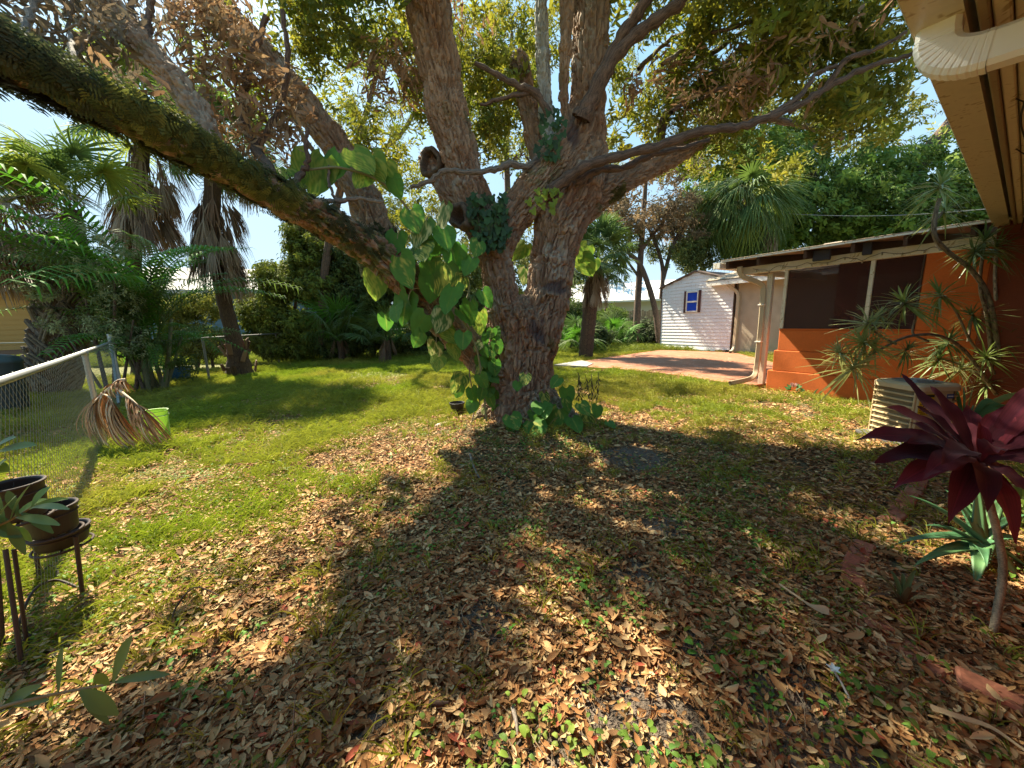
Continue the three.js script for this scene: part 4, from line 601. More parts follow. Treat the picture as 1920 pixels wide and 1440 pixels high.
const PM = { green: leafMat([0.1, 0.16, 0.03], 0.42, { clearcoat: 0.1 }), bright: leafMat([0.22, 0.27, 0.035], 0.5, { clearcoat: 0.1 }), blue: leafMat([0.1, 0.17, 0.045], 0.4), deep: leafMat([0.085, 0.23, 0.018], 0.48, { clearcoat: 0.05 }), dead: mat([0.24, 0.165, 0.1], 0.9), dead2: mat([0.3, 0.215, 0.14], 0.9), dead3: mat([0.17, 0.1, 0.06], 0.9), fibre: mat([0.14, 0.085, 0.05], 0.95, { map: barkMap, bumpMap: barkMap, bumpScale: 0.012 }), boot: mat([0.25, 0.22, 0.19], 0.9, { map: barkMap, bumpMap: barkMap, bumpScale: 0.008 }), boot2: mat([0.17, 0.14, 0.115], 0.9, { map: barkMap, bumpMap: barkMap, bumpScale: 0.008 }) };
const FAN = [1, 2, 3, 4].map(s => fanLeaf(s * 31, 0.75, 0.72, 36, [0.25, 0.5, 0.8, 0.4][s - 1])), FANS = [5, 6].map(s => fanLeaf(s * 31, 0.4, 0.5, 22, 0.35)), DFAN = [1, 2, 3].map(s => deadFan(s * 13, 1.2));
function crownOf(t, c, n, geos, mats, seed, lo, hi, s0 = 1, lean = null) { // fronds springing from c; angle from straight up between lo and hi
  const R = RNG(seed);
  for (let k = 0; k < n; k++) { const m = part('frond', geos[Math.floor(R() * geos.length)], mats[Math.floor(R() * mats.length)], t), az = k * 2.4 + R() * 0.6, tl = lerp(lo, hi, (k + 0.5) / n) + (R() - 0.5) * 0.2; const a = lean ? lean + (R() - 0.5) * 3.4 : az; m.position.copy(c).add(V(Math.sin(a) * 0.06, (hi - tl) * 0.1, Math.cos(a) * 0.06)); m.rotation.order = 'YXZ'; m.rotation.set(tl, a, (R() - 0.5) * 0.3); m.scale.setScalar(s0 * (0.85 + 0.3 * R())); }
}
function skirtOf(t, path, n, seed, r, s0 = 1) { // dead fronds hanging round a stretch of trunk
  const R = RNG(seed), cv = new THREE.CatmullRomCurve3(path);
  for (let k = 0; k < n; k++) { const q = cv.getPoint(R()), a = R() * 6.283, m = part('dead_frond', DFAN[k % 3], [PM.dead, PM.dead2, PM.dead3, PM.dead][k % 4], t); m.position.copy(q).add(V(Math.sin(a) * r, 0, Math.cos(a) * r)); m.rotation.order = 'YXZ'; m.rotation.set(-0.22 + (R() - 0.5) * 0.3, a, (R() - 0.5) * 0.35); m.scale.setScalar(s0 * (0.75 + 0.5 * R())); }
}
function palm(label, rows, group) { // rows: [px, py, depth, radius px]; the first is the foot
  const L = limb(rows), t = thing('fan_palm', label, 'palm', L[0].p, 0, group), pts = L.map(e => e.p.clone().sub(L[0].p)), cv = spline(pts, 40);
  const g = new Geo().tube(cv, u => { const k = u * (L.length - 1), i = Math.min(L.length - 2, Math.floor(k)); return lerp(L[i].r, L[i + 1].r, k - i) * (1 + 0.05 * Math.sin(u * 90)); }, 20);
  for (let k = 0; k < g.p.length; k += 3) { const f = 0.05 * (fbm(g.p[k] * 6, g.p[k + 1] * 9, g.p[k + 2] * 6) - 0.5); g.p[k] += f; g.p[k + 2] += f; }
  part('trunk', g.done(), PM.fibre, t); return [t, pts, L];
}
{ // leaning palm with a long brown skirt
  const [t, p, L] = palm('leaning palm with brown skirt of dead fronds above a bare foot', [[450, 704, 10.6, 26], [446, 668, 10.6, 19], [436, 625, 10.55, 14], [422, 570, 10.5, 13], [408, 500, 10.45, 13], [398, 420, 10.4, 14], [400, 340, 10.4, 14], [408, 290, 10.4, 12]]);
  skirtOf(t, [p[4].clone().lerp(p[5], 0.3), p[5], p[6]], 74, 3, 0.2, 0.95); skirtOf(t, [p[6].clone().add(V(1.0, 0.3, 0.2)), p[6].clone().add(V(1.75, 0.1, 0.3))], 26, 8, 0.15, 0.8);
  crownOf(t, p[7], 34, FAN, [PM.green, PM.blue, PM.green], 5, 0.2, 2.2, 1.25);
  const R = RNG(3), bg = boxGeo(-0.06, -0.02, 0, 0.06, 0.3, 0.03, 0.01); for (let k = 0; k < 22; k++) { const u = R() * 0.75, q = p[0].clone().lerp(p[2], u), a = R() * 6.283, r = lerp(0.38, 0.2, u), m = part('leaf_base', bg, k % 2 ? PM.fibre : PM.dead3, t); m.position.copy(q).add(V(Math.sin(a) * r, 0, Math.cos(a) * r)); m.rotation.order = 'YXZ'; m.rotation.set(0.25, a, (R() - 0.5) * 1.2); }
}
{ // tall palm behind it
  const [t, p] = palm('tall palm behind the mossy limb with fans against the sky', [[262, 712, 11.4, 14], [258, 600, 11.4, 13], [250, 480, 11.4, 13], [258, 360, 11.4, 13], [272, 230, 11.4, 12]]);
  skirtOf(t, [p[3].clone().add(V(0, -0.4, 0)), p[3], p[4].clone().add(V(0, -0.3, 0))], 80, 13, 0.25, 1.1); skirtOf(t, [p[3].clone().add(V(0.7, 0.3, 0.3)), p[3].clone().add(V(1.2, 0.5, 0.3))], 16, 18, 0.15, 0.9);
  crownOf(t, p[4], 36, FAN, [PM.green, PM.blue, PM.bright], 15, 0.15, 2.1, 1.6);
}
{ // stout palm with criss-cross boots
  const [t, p, L] = palm('stout palm with grey criss-cross leaf bases by the fence corner', [[104, 730, 8.0, 36], [110, 660, 8.0, 36], [124, 580, 8.0, 34], [136, 500, 8.0, 26], [140, 440, 7.95, 16], [136, 392, 7.9, 12]]);
  const R = RNG(6), bg = new Geo(); bg.box(-0.045, 0, -0.01, -0.005, 0.3, 0.05, 0.012).box(0.005, 0, -0.01, 0.045, 0.3, 0.05, 0.012).box(-0.06, -0.09, -0.02, 0.06, 0.02, 0.035, 0.01); const geo = bg.done();
  for (let row = 0; row < 15; row++) for (let k = 0; k < 9; k++) { const u = (row + 0.5) / 15, i = Math.min(2, Math.floor(u * 3)), q = p[i].clone().lerp(p[i + 1], u * 3 - i), a = (k + (row % 2) * 0.5) / 9 * 6.283 + R() * 0.2, r = lerp(L[i].r, L[i + 1].r, u * 3 - i) * 0.98, m = part('leaf_base', geo, [PM.boot, PM.boot2, PM.boot][k % 3], t); m.position.copy(q).add(V(Math.sin(a) * r, 0, Math.cos(a) * r)); m.rotation.order = 'YXZ'; m.rotation.set(0.1 + 0.2 * R(), a, (row % 2 ? 0.55 : -0.55) + (R() - 0.5) * 0.3); m.scale.setScalar(0.8 + 0.45 * R()); }
  crownOf(t, p[5], 16, FAN, [PM.bright, PM.bright, PM.green], 25, 0.1, 1.15, 1.15); skirtOf(t, [p[3].clone().add(V(0, 0.6, 0)), p[4]], 14, 28, 0.2, 0.8);
}
{ // thatchy palm at the picture's left edge
  const [t, p] = palm('palm with thick thatch of hanging dead fronds at the far left', [[-30, 735, 7.4, 22], [-40, 600, 7.4, 20], [-34, 480, 7.4, 20], [-24, 400, 7.4, 18]]);
  skirtOf(t, [p[2].clone().add(V(0.1, 0.1, 0)), p[3].clone().add(V(0.3, 0, 0)), p[3].clone().add(V(0.75, -0.25, 0.2))], 110, 33, 0.32, 0.8); crownOf(t, p[3].clone().add(V(0.1, 0.1, 0)), 20, FAN, [PM.dead, PM.dead2, PM.green], 35, 0.9, 1.9, 1.0);
  crownOf(t, p[3], 12, FAN, [PM.green, PM.blue], 36, 0.1, 0.9, 1.1);
}
{ // clump of feathery green palm
  const t = thing('clump_palm', 'bushy dark green feather palm clump in the fence corner', 'palm', gp(290, 733)), G = [1, 2, 3, 4].map(s => featherLeaf(s * 7, 3.0, 30, [0.9, 1.2, 1.0, 1.4][s - 1], 0.36, 0.45, 0.25)), R = RNG(42);
  const cane = new Geo().tube([V(0, -0.05, 0), V(0.03, 0.8, 0), V(0.02, 1.5, 0)], s => 0.045 - 0.015 * s, 8).done();
  for (let k = 0; k < 12; k++) { const m = part('stem', cane, mat([0.13, 0.13, 0.06], 0.7), t), a = R() * 6.283; m.position.set(Math.cos(a) * 0.35 * R(), 0, Math.sin(a) * 0.3 * R()); m.rotation.set((R() - 0.5) * 0.4, R() * 6, (R() - 0.5) * 0.5); m.scale.setScalar(0.7 + 0.5 * R()); }
  for (let k = 0; k < 58; k++) { const m = part('frond', G[k % 4], [PM.deep, PM.deep, PM.blue, PM.green, PM.deep][k % 5], t), a = R() * 6.283, lo = k > 34; m.position.set(Math.cos(a) * 0.4 * R(), lo ? 0.2 + 0.9 * R() : 0.7 + 1.1 * R(), Math.sin(a) * 0.35 * R()); m.rotation.order = 'YXZ'; m.rotation.set(0.15 - 0.85 * (lo ? 0.2 + 0.7 * R() : 0.5 * R()), a, (R() - 0.5) * 0.9); const away = -Math.sin(a) < -0.15 ? 0.62 : 1; m.rotation.x *= away; m.scale.setScalar((lo ? 0.4 + 0.25 * R() : 0.74 + 0.36 * R()) * (0.4 + 0.6 * away)); }
}
{ // cabbage palm seen past the right of the trunk
  const [t, p] = palm('bushy cabbage palm past the right side of the big trunk', [[1098, 668, 12.5, 15], [1104, 600, 12.5, 15], [1112, 540, 12.5, 16], [1120, 492, 12.5, 12]]);
  skirtOf(t, [p[2], p[3].clone().add(V(0, -0.1, 0))], 34, 43, 0.22, 0.6); crownOf(t, p[3], 52, FAN, [PM.green, PM.blue, PM.green], 45, 0.05, 2.3, 1.0);
}
{ // big drooping cabbage palm over the roofs
  const [t, p] = palm('large cabbage palm drooping over the shed and porch roofs', [[1396, 640, 17, 14], [1396, 520, 17, 14], [1394, 440, 17, 14], [1392, 400, 17, 12]]);
  const D = [1, 2, 3].map(s => fanLeaf(s * 57, 0.9, 0.95, 40, [0.7, 0.9, 0.5][s - 1], 1, 0.03, 0.75)); crownOf(t, p[3], 84, D, [PM.blue, PM.green, PM.green, PM.bright], 55, 0.55, 2.7, 1.25); skirtOf(t, [p[3].clone().add(V(0.4, -0.1, 0.4)), p[3].clone().add(V(0.9, -0.2, 0.3))], 12, 53, 0.2, 1.1); skirtOf(t, [p[3].clone().add(V(-0.2, 0.9, 0.5)), p[3].clone().add(V(0.1, 0.7, 0.5))], 12, 58, 0.2, 0.6);
}
// young fan palms in the hedge and along the back
for (const [x, y, d, n, s, lbl] of [[640, 668, 13.4, 26, 1.15, 'young fan palm in the middle of the dark hedge'], [728, 672, 13.0, 16, 0.9, 'small fan palm in the hedge beside the leaning limb'], [560, 668, 14.2, 14, 0.8, 'small fan palm low in the left part of the hedge'], [1082, 655, 14.5, 22, 0.95, 'low palmetto just right of the cabbage palm foot'], [1150, 640, 17, 20, 1.0, 'palmetto in front of the plank fence']]) {
  const f = gp(x, y); const q = V(f.x, 0, f.z), k = d / -f.z; q.multiplyScalar(k); const t = thing('young_palm', lbl, 'palm', [q.x, 0, q.z]); crownOf(t, V(0, 0.25 * s + 0.5 * (d < 14), 0), n, FANS.concat(FAN), [PM.blue, PM.green, PM.deep], x, 0.1, 1.3, s * 1.1);
  if (d < 14) { skirtOf(t, [V(0, 0.8, 0), V(0, 1.1, 0)], 8, x, 0.1, 0.6); part('trunk', new Geo().tube([V(0, 0, 0), V(0.02, 0.4, 0), V(0, 0.8, 0)], 0.11, 10).done(), PM.fibre, t); }
}
// ---------------------------------------------------------------- hedge, trees, houses and fences behind
const leafBg = leafMat([1, 1, 1], 0.42, { clearcoat: 0 }), bgTwig = [1, 2, 3].map(s => twig(s * 41, 12, 0.13, 0.055, 0.95, 0.25, 0.25)), fineTwig = [1, 2, 3].map(s => twig(s * 43, 14, 0.09, 0.03, 0.9, 0.4, 0.3));
function tree(name, label, cat, stems, blobs, geos, c0, c1, seed, gap = 0.42, hang = 0.4, size = 1, group) {
  const L0 = limb(stems[0]), t = thing(name, label, cat, V(L0[0].p.x, 0, L0[0].p.z), 0, group); t.updateMatrixWorld(); const inv = t.matrixWorld.clone().invert();
  stems.forEach((s, i) => { const L = limb(s), g = new Geo().tube(spline(L.map(e => e.p), L.length * 6), u => { const k = u * (L.length - 1), j = Math.min(L.length - 2, Math.floor(k)); return lerp(L[j].r, L[j + 1].r, k - j); }, 10).done(); g.applyMatrix4(inv); part(i ? 'branch' : 'trunk', g, stems.m || twigMat, t); });
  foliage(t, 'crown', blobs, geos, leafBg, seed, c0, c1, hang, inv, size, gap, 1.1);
  return t;
}
const foot = (px, d) => { const r = ray(px, 640); return [px, 640 + 0, d]; };
const stemTo = (x, y0, y1, d, r, lean = 0) => [[x, y0, d, r], [x + lean * 0.5, (y0 + y1) / 2, d, r * 0.8], [x + lean, y1, d, r * 0.5]];
// hedge bushes
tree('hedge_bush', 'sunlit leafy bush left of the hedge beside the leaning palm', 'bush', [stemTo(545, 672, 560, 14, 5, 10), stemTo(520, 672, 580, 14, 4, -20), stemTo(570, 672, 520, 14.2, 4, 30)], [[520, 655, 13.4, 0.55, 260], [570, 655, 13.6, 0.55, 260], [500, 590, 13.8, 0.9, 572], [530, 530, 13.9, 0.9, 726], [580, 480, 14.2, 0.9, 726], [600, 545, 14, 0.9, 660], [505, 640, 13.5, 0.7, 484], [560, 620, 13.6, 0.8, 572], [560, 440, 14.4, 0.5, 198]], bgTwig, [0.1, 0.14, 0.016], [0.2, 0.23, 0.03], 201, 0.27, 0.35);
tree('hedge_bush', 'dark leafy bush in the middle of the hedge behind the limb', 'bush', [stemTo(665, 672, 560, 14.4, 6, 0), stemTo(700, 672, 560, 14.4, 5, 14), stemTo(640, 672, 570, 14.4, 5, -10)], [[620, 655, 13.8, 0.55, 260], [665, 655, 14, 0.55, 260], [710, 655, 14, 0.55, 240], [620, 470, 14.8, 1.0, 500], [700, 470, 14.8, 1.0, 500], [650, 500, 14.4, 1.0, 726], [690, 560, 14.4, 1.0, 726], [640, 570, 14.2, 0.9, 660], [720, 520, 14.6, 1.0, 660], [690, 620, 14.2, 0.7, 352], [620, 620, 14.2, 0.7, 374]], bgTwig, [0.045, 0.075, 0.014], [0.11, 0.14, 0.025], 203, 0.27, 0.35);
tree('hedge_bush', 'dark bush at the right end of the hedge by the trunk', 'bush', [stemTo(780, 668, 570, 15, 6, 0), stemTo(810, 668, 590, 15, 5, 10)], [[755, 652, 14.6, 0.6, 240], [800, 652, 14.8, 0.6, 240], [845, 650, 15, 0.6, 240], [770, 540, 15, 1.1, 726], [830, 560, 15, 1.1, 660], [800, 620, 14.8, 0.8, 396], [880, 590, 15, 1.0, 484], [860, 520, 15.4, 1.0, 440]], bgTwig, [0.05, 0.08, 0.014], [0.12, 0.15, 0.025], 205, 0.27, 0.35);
tree('garden_shrub', 'pale small-leaved shrub in front of the booted palm', 'shrub', [stemTo(200, 728, 560, 7.4, 4, -40), stemTo(215, 728, 520, 7.4, 4, 0), stemTo(230, 728, 600, 7.4, 3, 20), stemTo(190, 728, 620, 7.3, 3, -70)], [[100, 490, 7.2, 0.26, 40], [70, 555, 7.1, 0.24, 36], [140, 440, 7.3, 0.32, 46], [170, 510, 7.4, 0.36, 50], [220, 560, 7.4, 0.4, 60], [205, 620, 7.3, 0.36, 50], [110, 612, 7.2, 0.2, 20], [240, 650, 7.3, 0.35, 40], [210, 470, 7.5, 0.3, 36]], fineTwig, [0.16, 0.2, 0.07], [0.36, 0.38, 0.2], 207, 0.3, 0.35, 0.62);
tree('yard_shrub', 'loose green shrub hugging the fence corner post', 'shrub', [stemTo(255, 735, 620, 7.8, 4, 10), stemTo(270, 735, 640, 7.8, 3, -30)], [[215, 600, 7.7, 0.4, 80], [250, 560, 7.8, 0.4, 80], [260, 650, 7.6, 0.35, 70], [330, 690, 8.5, 0.4, 60]], fineTwig, [0.05, 0.09, 0.02], [0.12, 0.16, 0.03], 209, 0.34, 0.4, 0.9);
tree('hedge_bush', 'low bush behind the foot of the leaning palm', 'bush', [stemTo(370, 690, 620, 12.5, 4, 10), stemTo(400, 690, 630, 12.5, 3, -10)], [[350, 640, 12.4, 0.7, 330], [390, 650, 12.4, 0.7, 330], [330, 590, 12.6, 0.6, 242], [380, 580, 12.8, 0.6, 198]], fineTwig, [0.1, 0.13, 0.02], [0.2, 0.2, 0.03], 219, 0.27, 0.35, 1.1);
// thin trees past the trunk
tree('thin_tree', 'slim straight tree between the cabbage palm and the shed', 'tree', [[[1192, 640, 17, 8], [1196, 560, 17, 7], [1202, 470, 17, 6], [1208, 380, 17, 5], [1212, 320, 17, 3]], [[1202, 470, 17, 4], [1240, 420, 17, 3], [1275, 380, 17, 2]], [[1198, 520, 17, 3], [1165, 470, 17, 2], [1150, 420, 17, 2]]], [[1200, 420, 17, 1.4, 330], [1170, 380, 17.5, 1.2, 240], [1250, 400, 17, 1.2, 300], [1220, 340, 17, 1.2, 260], [1290, 430, 17.5, 1.1, 240], [1260, 330, 18, 1.3, 220]], fineTwig, [0.16, 0.13, 0.07], [0.26, 0.17, 0.09], 211, 0.4, 0.5, 1.5);
tree('thin_tree', 'slim leaning tree forking beside the shed', 'tree', [[[1236, 645, 16.6, 6], [1228, 580, 16.6, 6], [1214, 530, 16.6, 5.5], [1196, 490, 16.6, 5], [1172, 470, 16.6, 3]], [[1240, 560, 17, 5], [1242, 500, 17, 4], [1222, 440, 17, 3], [1205, 410, 17, 2]], [[1242, 530, 17, 4], [1262, 460, 17, 4], [1300, 400, 17.4, 3]]], [[1260, 480, 17.2, 1.1, 260], [1310, 470, 17.6, 1.1, 330], [1290, 500, 18, 0.9, 230], [1340, 430, 18, 1.2, 300], [1180, 450, 17, 0.8, 90], [1310, 400, 18, 1.2, 260]], fineTwig, [0.09, 0.12, 0.025], [0.17, 0.18, 0.04], 213, 0.38, 0.5, 1.5);
// dense tree on the right
tree('dense_tree', 'dense dark green tree filling the view above the porch roof', 'tree', [[[1650, 640, 19, 18], [1660, 520, 19, 17], [1690, 400, 19, 15], [1730, 300, 19, 13], [1790, 220, 19, 10]], [[1660, 480, 19, 12], [1570, 390, 19, 9], [1520, 330, 19, 7]], [[1530, 345, 19, 8], [1515, 300, 19, 6], [1530, 270, 19, 4]]],
  [[1480, 420, 18.5, 2.0, 500], [1560, 400, 18, 2.0, 560], [1640, 420, 17.5, 2.0, 560], [1720, 400, 17.5, 2.2, 560], [1800, 380, 17, 2.2, 560], [1870, 350, 16.5, 2.0, 360], [1600, 340, 18.5, 1.9, 420], [1680, 340, 18.5, 1.6, 260], [1780, 300, 18, 1.7, 260], [1440, 330, 19, 1.9, 380], [1370, 280, 19.5, 1.9, 330], [1520, 250, 20, 1.8, 260], [1840, 440, 16, 1.6, 260], [1340, 340, 20, 1.5, 220], [1480, 460, 19, 1.4, 220]], bgTwig, [0.07, 0.14, 0.018], [0.16, 0.23, 0.03], 215, 0.36, 0.4, 1.75);
tree('dense_tree', 'golden sunlit treetop showing through the branches at upper right', 'tree', [[[1440, 640, 22, 12], [1450, 420, 22, 10], [1470, 300, 22, 7]]], [[1350, 220, 21, 2.2, 330], [1450, 220, 21, 2.2, 330], [1560, 220, 21, 2.0, 300], [1660, 240, 21, 2.0, 280], [1500, 330, 21, 1.6, 180]], bgTwig, [0.11, 0.13, 0.02], [0.2, 0.19, 0.03], 217, 0.42, 0.4, 1.8);
// treetops far behind, seen under the limbs
const far = [[720, 400, 26, 'yellow-green tree seen between the left limbs'], [840, 470, 28, 'hazy tree top behind the left fork of the trunk'], [1010, 490, 27, 'pale tree seen through the gap of the trunk'], [330, 600, 30, 'rounded tree behind the feather palm'], [930, 420, 30, 'broad tree behind the ivy crotch'], [190, 520, 24, 'tree top showing left of the tall palm skirt'], [60, 560, 26, 'tree rising above the ochre house roof'], [480, 560, 27, 'tree rising behind the blue house'], [280, 560, 25, 'tree between the two skirted palms'], [1130, 500, 34, 'tree behind the white roofed house']];
far.forEach(([x, y, d, lbl], i) => tree('far_tree', lbl, 'tree', [stemTo(x, 635, y, d, 6)], [[x, y, d, 1.9, 190], [x + 30, y + 50, d, 1.8, 170], [x - 35, y + 55, d, 1.8, 170], [x, y + 110, d, 1.8, 150]], bgTwig, [0.1, 0.13, 0.025], [0.2, 0.2, 0.05], 230 + i, 0.4, 0.4, 2));
tree('backdrop_tree', 'tall bright-leaved tree standing behind the left limbs', 'tree', [[[600, 650, 13.5, 9], [610, 500, 13.5, 8], [640, 350, 13.5, 7], [690, 200, 13.5, 5], [720, 80, 13.5, 3]], [[640, 350, 13.5, 5], [560, 240, 13.4, 4], [520, 120, 13.4, 2]], [[650, 330, 13.5, 5], [760, 240, 13.6, 4], [800, 140, 13.6, 2]]], [[640, 130, 13.4, 1.2, 260], [720, 90, 13.6, 1.2, 260], [600, 230, 13.2, 1.0, 170], [700, 230, 13.5, 1.1, 240], [780, 180, 13.8, 1.1, 220], [760, 300, 13.6, 1.0, 220], [690, 330, 13.6, 0.9, 150], [800, 380, 14, 1.0, 200], [740, 420, 14, 0.9, 170]], fineTwig, [0.17, 0.2, 0.02], [0.32, 0.29, 0.035], 261, 0.42, 0.6, 1.35);
tree('backdrop_tree', 'bright-leaved tree filling the gap between the upright limbs', 'tree', [[[960, 650, 15, 8], [955, 450, 15, 7], [950, 250, 15, 5], [960, 60, 15, 3]], [[952, 330, 15, 4], [900, 200, 15, 3], [890, 80, 15, 2]]], [[900, 60, 14.8, 1.2, 230], [960, 130, 15, 1.2, 260], [920, 220, 15, 1.1, 240], [980, 300, 15, 1.0, 200], [930, 350, 15, 0.9, 150], [1000, 420, 15.4, 1.0, 190], [880, 420, 15.4, 1.0, 170], [1010, 30, 15, 1.0, 150], [1040, 130, 15, 0.9, 130], [1180, 300, 15.5, 0.9, 110], [1180, 100, 15.5, 1.2, 200]], fineTwig, [0.16, 0.19, 0.02], [0.3, 0.27, 0.035], 263, 0.42, 0.6, 1.4);
// low planting along the far end of the yard
[[1095, 640, 15.5, 'leafy bush at the foot of the cabbage palm', 0.05], [1178, 632, 18.5, 'dark strap-leaved bush before the plank fence', 0.035], [1218, 634, 17.6, 'round dark bush beside the shed corner', 0.04], [980, 640, 16, 'low bush behind the big trunk', 0.06], [1060, 590, 19, 'tall bush behind the cabbage palm trunk', 0.07], [1130, 600, 20, 'creeper heap on the plank fence', 0.1]].forEach(([x, y, d, lbl, g], i) => { const c = at(x, y, d); tree('low_bush', lbl, 'bush', [[[x, y + 14, d, 3], [x + 3, y - 6, d, 2], [x + 6, y - 24, d, 1.5]]], [[x, y - 6, d, 0.85, 230], [x + 22, y, d, 0.7, 150], [x - 22, y - 2, d, 0.7, 150]], bgTwig, [g * 0.7, g * 1.3, 0.015], [g * 1.6, g * 2.2, 0.03], 250 + i, 0.33, 0.35, 1.1); });
{ // far-off foliage closing the view
  const holder = thing('far_woods', 'distant mass of trees beyond the neighbouring gardens', 'trees'); holder.userData.kind = 'stuff'; const R = RNG(281), b = [];
  for (let k = 0; k < 60; k++) { const a = lerp(-1.02, 1.0, k / 59), d = 46 + 8 * R(), h = 1 + 2.6 * R(); b.push([[Math.tan(a) * d, h, -d], 0, 0, 3.4, 90, 0.9]); b.push([[Math.tan(a) * d + 2, 0.8, -d + 2], 0, 0, 2.6, 60, 0.8]); }
  foliage(holder, 'foliage', b, bgTwig, leafBg, 283, [0.06, 0.09, 0.025], [0.12, 0.15, 0.04], 0.4, null, 4.2, 0.2, 0.3);
}
// ---- neighbours' houses
{
  const board = (t, x0, x1, y0, y1, n, m) => { const h = (y1 - y0) / n; for (let k = 0; k < n; k++) { const g = new Geo(), z = 0.02; g.q(g.v(x0, y0 + k * h, z, x0, 0), g.v(x1, y0 + k * h, z, x1, 0), g.v(x1, y0 + (k + 1) * h, 0.003, x1, h), g.v(x0, y0 + (k + 1) * h, 0.003, x0, h)); g.q(g.v(x0, y0 + k * h, 0), g.v(x1, y0 + k * h, 0), g.v(x1, y0 + k * h, z), g.v(x0, y0 + k * h, z)); part('siding_board', g.done(), m, t); } };
  const win = (t, x0, y0, x1, y1, blind) => { const w = part('window', new Geo().box(x0, y0, 0.021, x1, y0 + 0.07, 0.06).box(x0, y1 - 0.07, 0.021, x1, y1, 0.06).box(x0, y0 + 0.07, 0.021, x0 + 0.07, y1 - 0.07, 0.06).box(x1 - 0.07, y0 + 0.07, 0.021, x1, y1 - 0.07, 0.06).box(x0 + 0.07, (y0 + y1) / 2 - 0.025, 0.021, x1 - 0.07, (y0 + y1) / 2 + 0.025, 0.055).done(), MH.white, t); part('pane', boxGeo(x0 + 0.07, y0 + 0.07, 0.021, x1 - 0.07, (y0 + y1) / 2 - 0.025, 0.03), mat(blind[0], 0.08), w); part('pane', boxGeo(x0 + 0.07, (y0 + y1) / 2 + 0.025, 0.021, x1 - 0.07, y1 - 0.07, 0.03), mat(blind[1], 0.08), w); };
  const roof = (t, x0, x1, y, h, d, m) => { const g = new Geo(); g.q(g.v(x0, y, 0.5), g.v(x1, y, 0.5), g.v(x1, y + h, -d / 2), g.v(x0, y + h, -d / 2)); g.q(g.v(x0, y + h, -d / 2), g.v(x1, y + h, -d / 2), g.v(x1, y, -d - 0.5), g.v(x0, y, -d - 0.5)); g.i.push(g.v(x0, y, 0.5), g.v(x0, y + h, -d / 2), g.v(x0, y, -d - 0.5)); g.i.push(g.v(x1, y, 0.5), g.v(x1, y, -d - 0.5), g.v(x1, y + h, -d / 2)); g.box(x0, y - 0.14, 0.46, x1, y - 0.002, 0.49); part('roof', g.done(), m, t); };
  let p = at(60, 640, 22); let t = thing('ochre_house', 'ochre house wall with a white-framed window at far left', 'house', [p.x, 0, p.z], 0.75);
  t.scale.setScalar(1.45); board(t, -9, 3.2, 0.3, 2.7, 12, mat([0.42, 0.22, 0.06], 0.8)); part('foundation', boxGeo(-9, -0.2, -6, 3.2, 0.298, 0.0), mat([0.2, 0.1, 0.06], 0.9), t); part('wall', boxGeo(-9, 0.3, -6, 3.2, 2.7, 0.0), mat([0.42, 0.22, 0.06], 0.8), t); win(t, -2.6, 1.15, -1.1, 2.2, [[0.3, 0.36, 0.42], [0.42, 0.46, 0.5]]); roof(t, -9.4, 3.6, 2.72, 1.5, 6, MH.shingle[1]);
  p = at(470, 640, 21); t = thing('blue_house', 'slate blue house with white window glimpsed beside the palm', 'house', [p.x, 0, p.z], 0.35);
  t.scale.setScalar(1.3); board(t, -4, 5, 0.2, 2.6, 12, mat([0.09, 0.15, 0.2], 0.8)); part('wall', boxGeo(-4, -0.2, -6, 5, 2.6, 0), mat([0.09, 0.15, 0.2], 0.8), t); win(t, -0.25, 1.2, 1.0, 2.15, [[0.09, 0.11, 0.12], [0.3, 0.3, 0.26]]); roof(t, -4.4, 5.4, 2.62, 1.3, 6, mat([0.3, 0.3, 0.29], 0.8));
  p = at(1165, 615, 30); t = thing('white_roofed_house', 'far house with white metal roof beyond the plank fence', 'house', [p.x, 0, p.z], -0.3);
  part('wall', boxGeo(-5, -0.2, -6, 5, 2.7, 0), mat([0.5, 0.48, 0.42], 0.8), t); win(t, -1.5, 1.1, 0.2, 2.2, [[0.1, 0.12, 0.13], [0.12, 0.14, 0.15]]); const rm = mat([0.72, 0.73, 0.74], 0.5); roof(t, -5.6, 5.6, 2.75, 1.7, 6, rm); for (let k = 0; k < 18; k++) { const g = new Geo(); g.q(g.v(-5.5 + k * 0.62, 2.8, 0.49), g.v(-5.46 + k * 0.62, 2.8, 0.49), g.v(-5.46 + k * 0.62, 4.49, -3), g.v(-5.5 + k * 0.62, 4.49, -3)); part('roof_seam', g.done(), MH.grey, t); }
}
{ // plank fence at the end of the yard
  const a = at(1060, 640, 21), b = at(1262, 640, 21), n = 46, t = thing('plank_fence', 'weathered wooden plank fence at the end of the yard', 'fence', [a.x, 0, a.z]), w = (b.x - a.x) / n, R = RNG(71), ms = [[0.3, 0.25, 0.19], [0.26, 0.22, 0.16], [0.34, 0.28, 0.2]].map(c => mat(c, 0.9, { map: woodMap }));
  const g = boxGeo(0.006, 0.04, 0, w - 0.006, 1.75, 0.02, 0.004); for (let k = 0; k < n; k++) { const m = part('plank', g, ms[Math.floor(R() * 3)], t); m.position.set(k * w, 0, 0); m.scale.y = 0.97 + 0.05 * R(); m.rotation.z = (R() - 0.5) * 0.012; }
  for (const y of [0.35, 1.35]) part('rail', boxGeo(0, y, -0.045, n * w, y + 0.09, -0.002), ms[1], t);
}
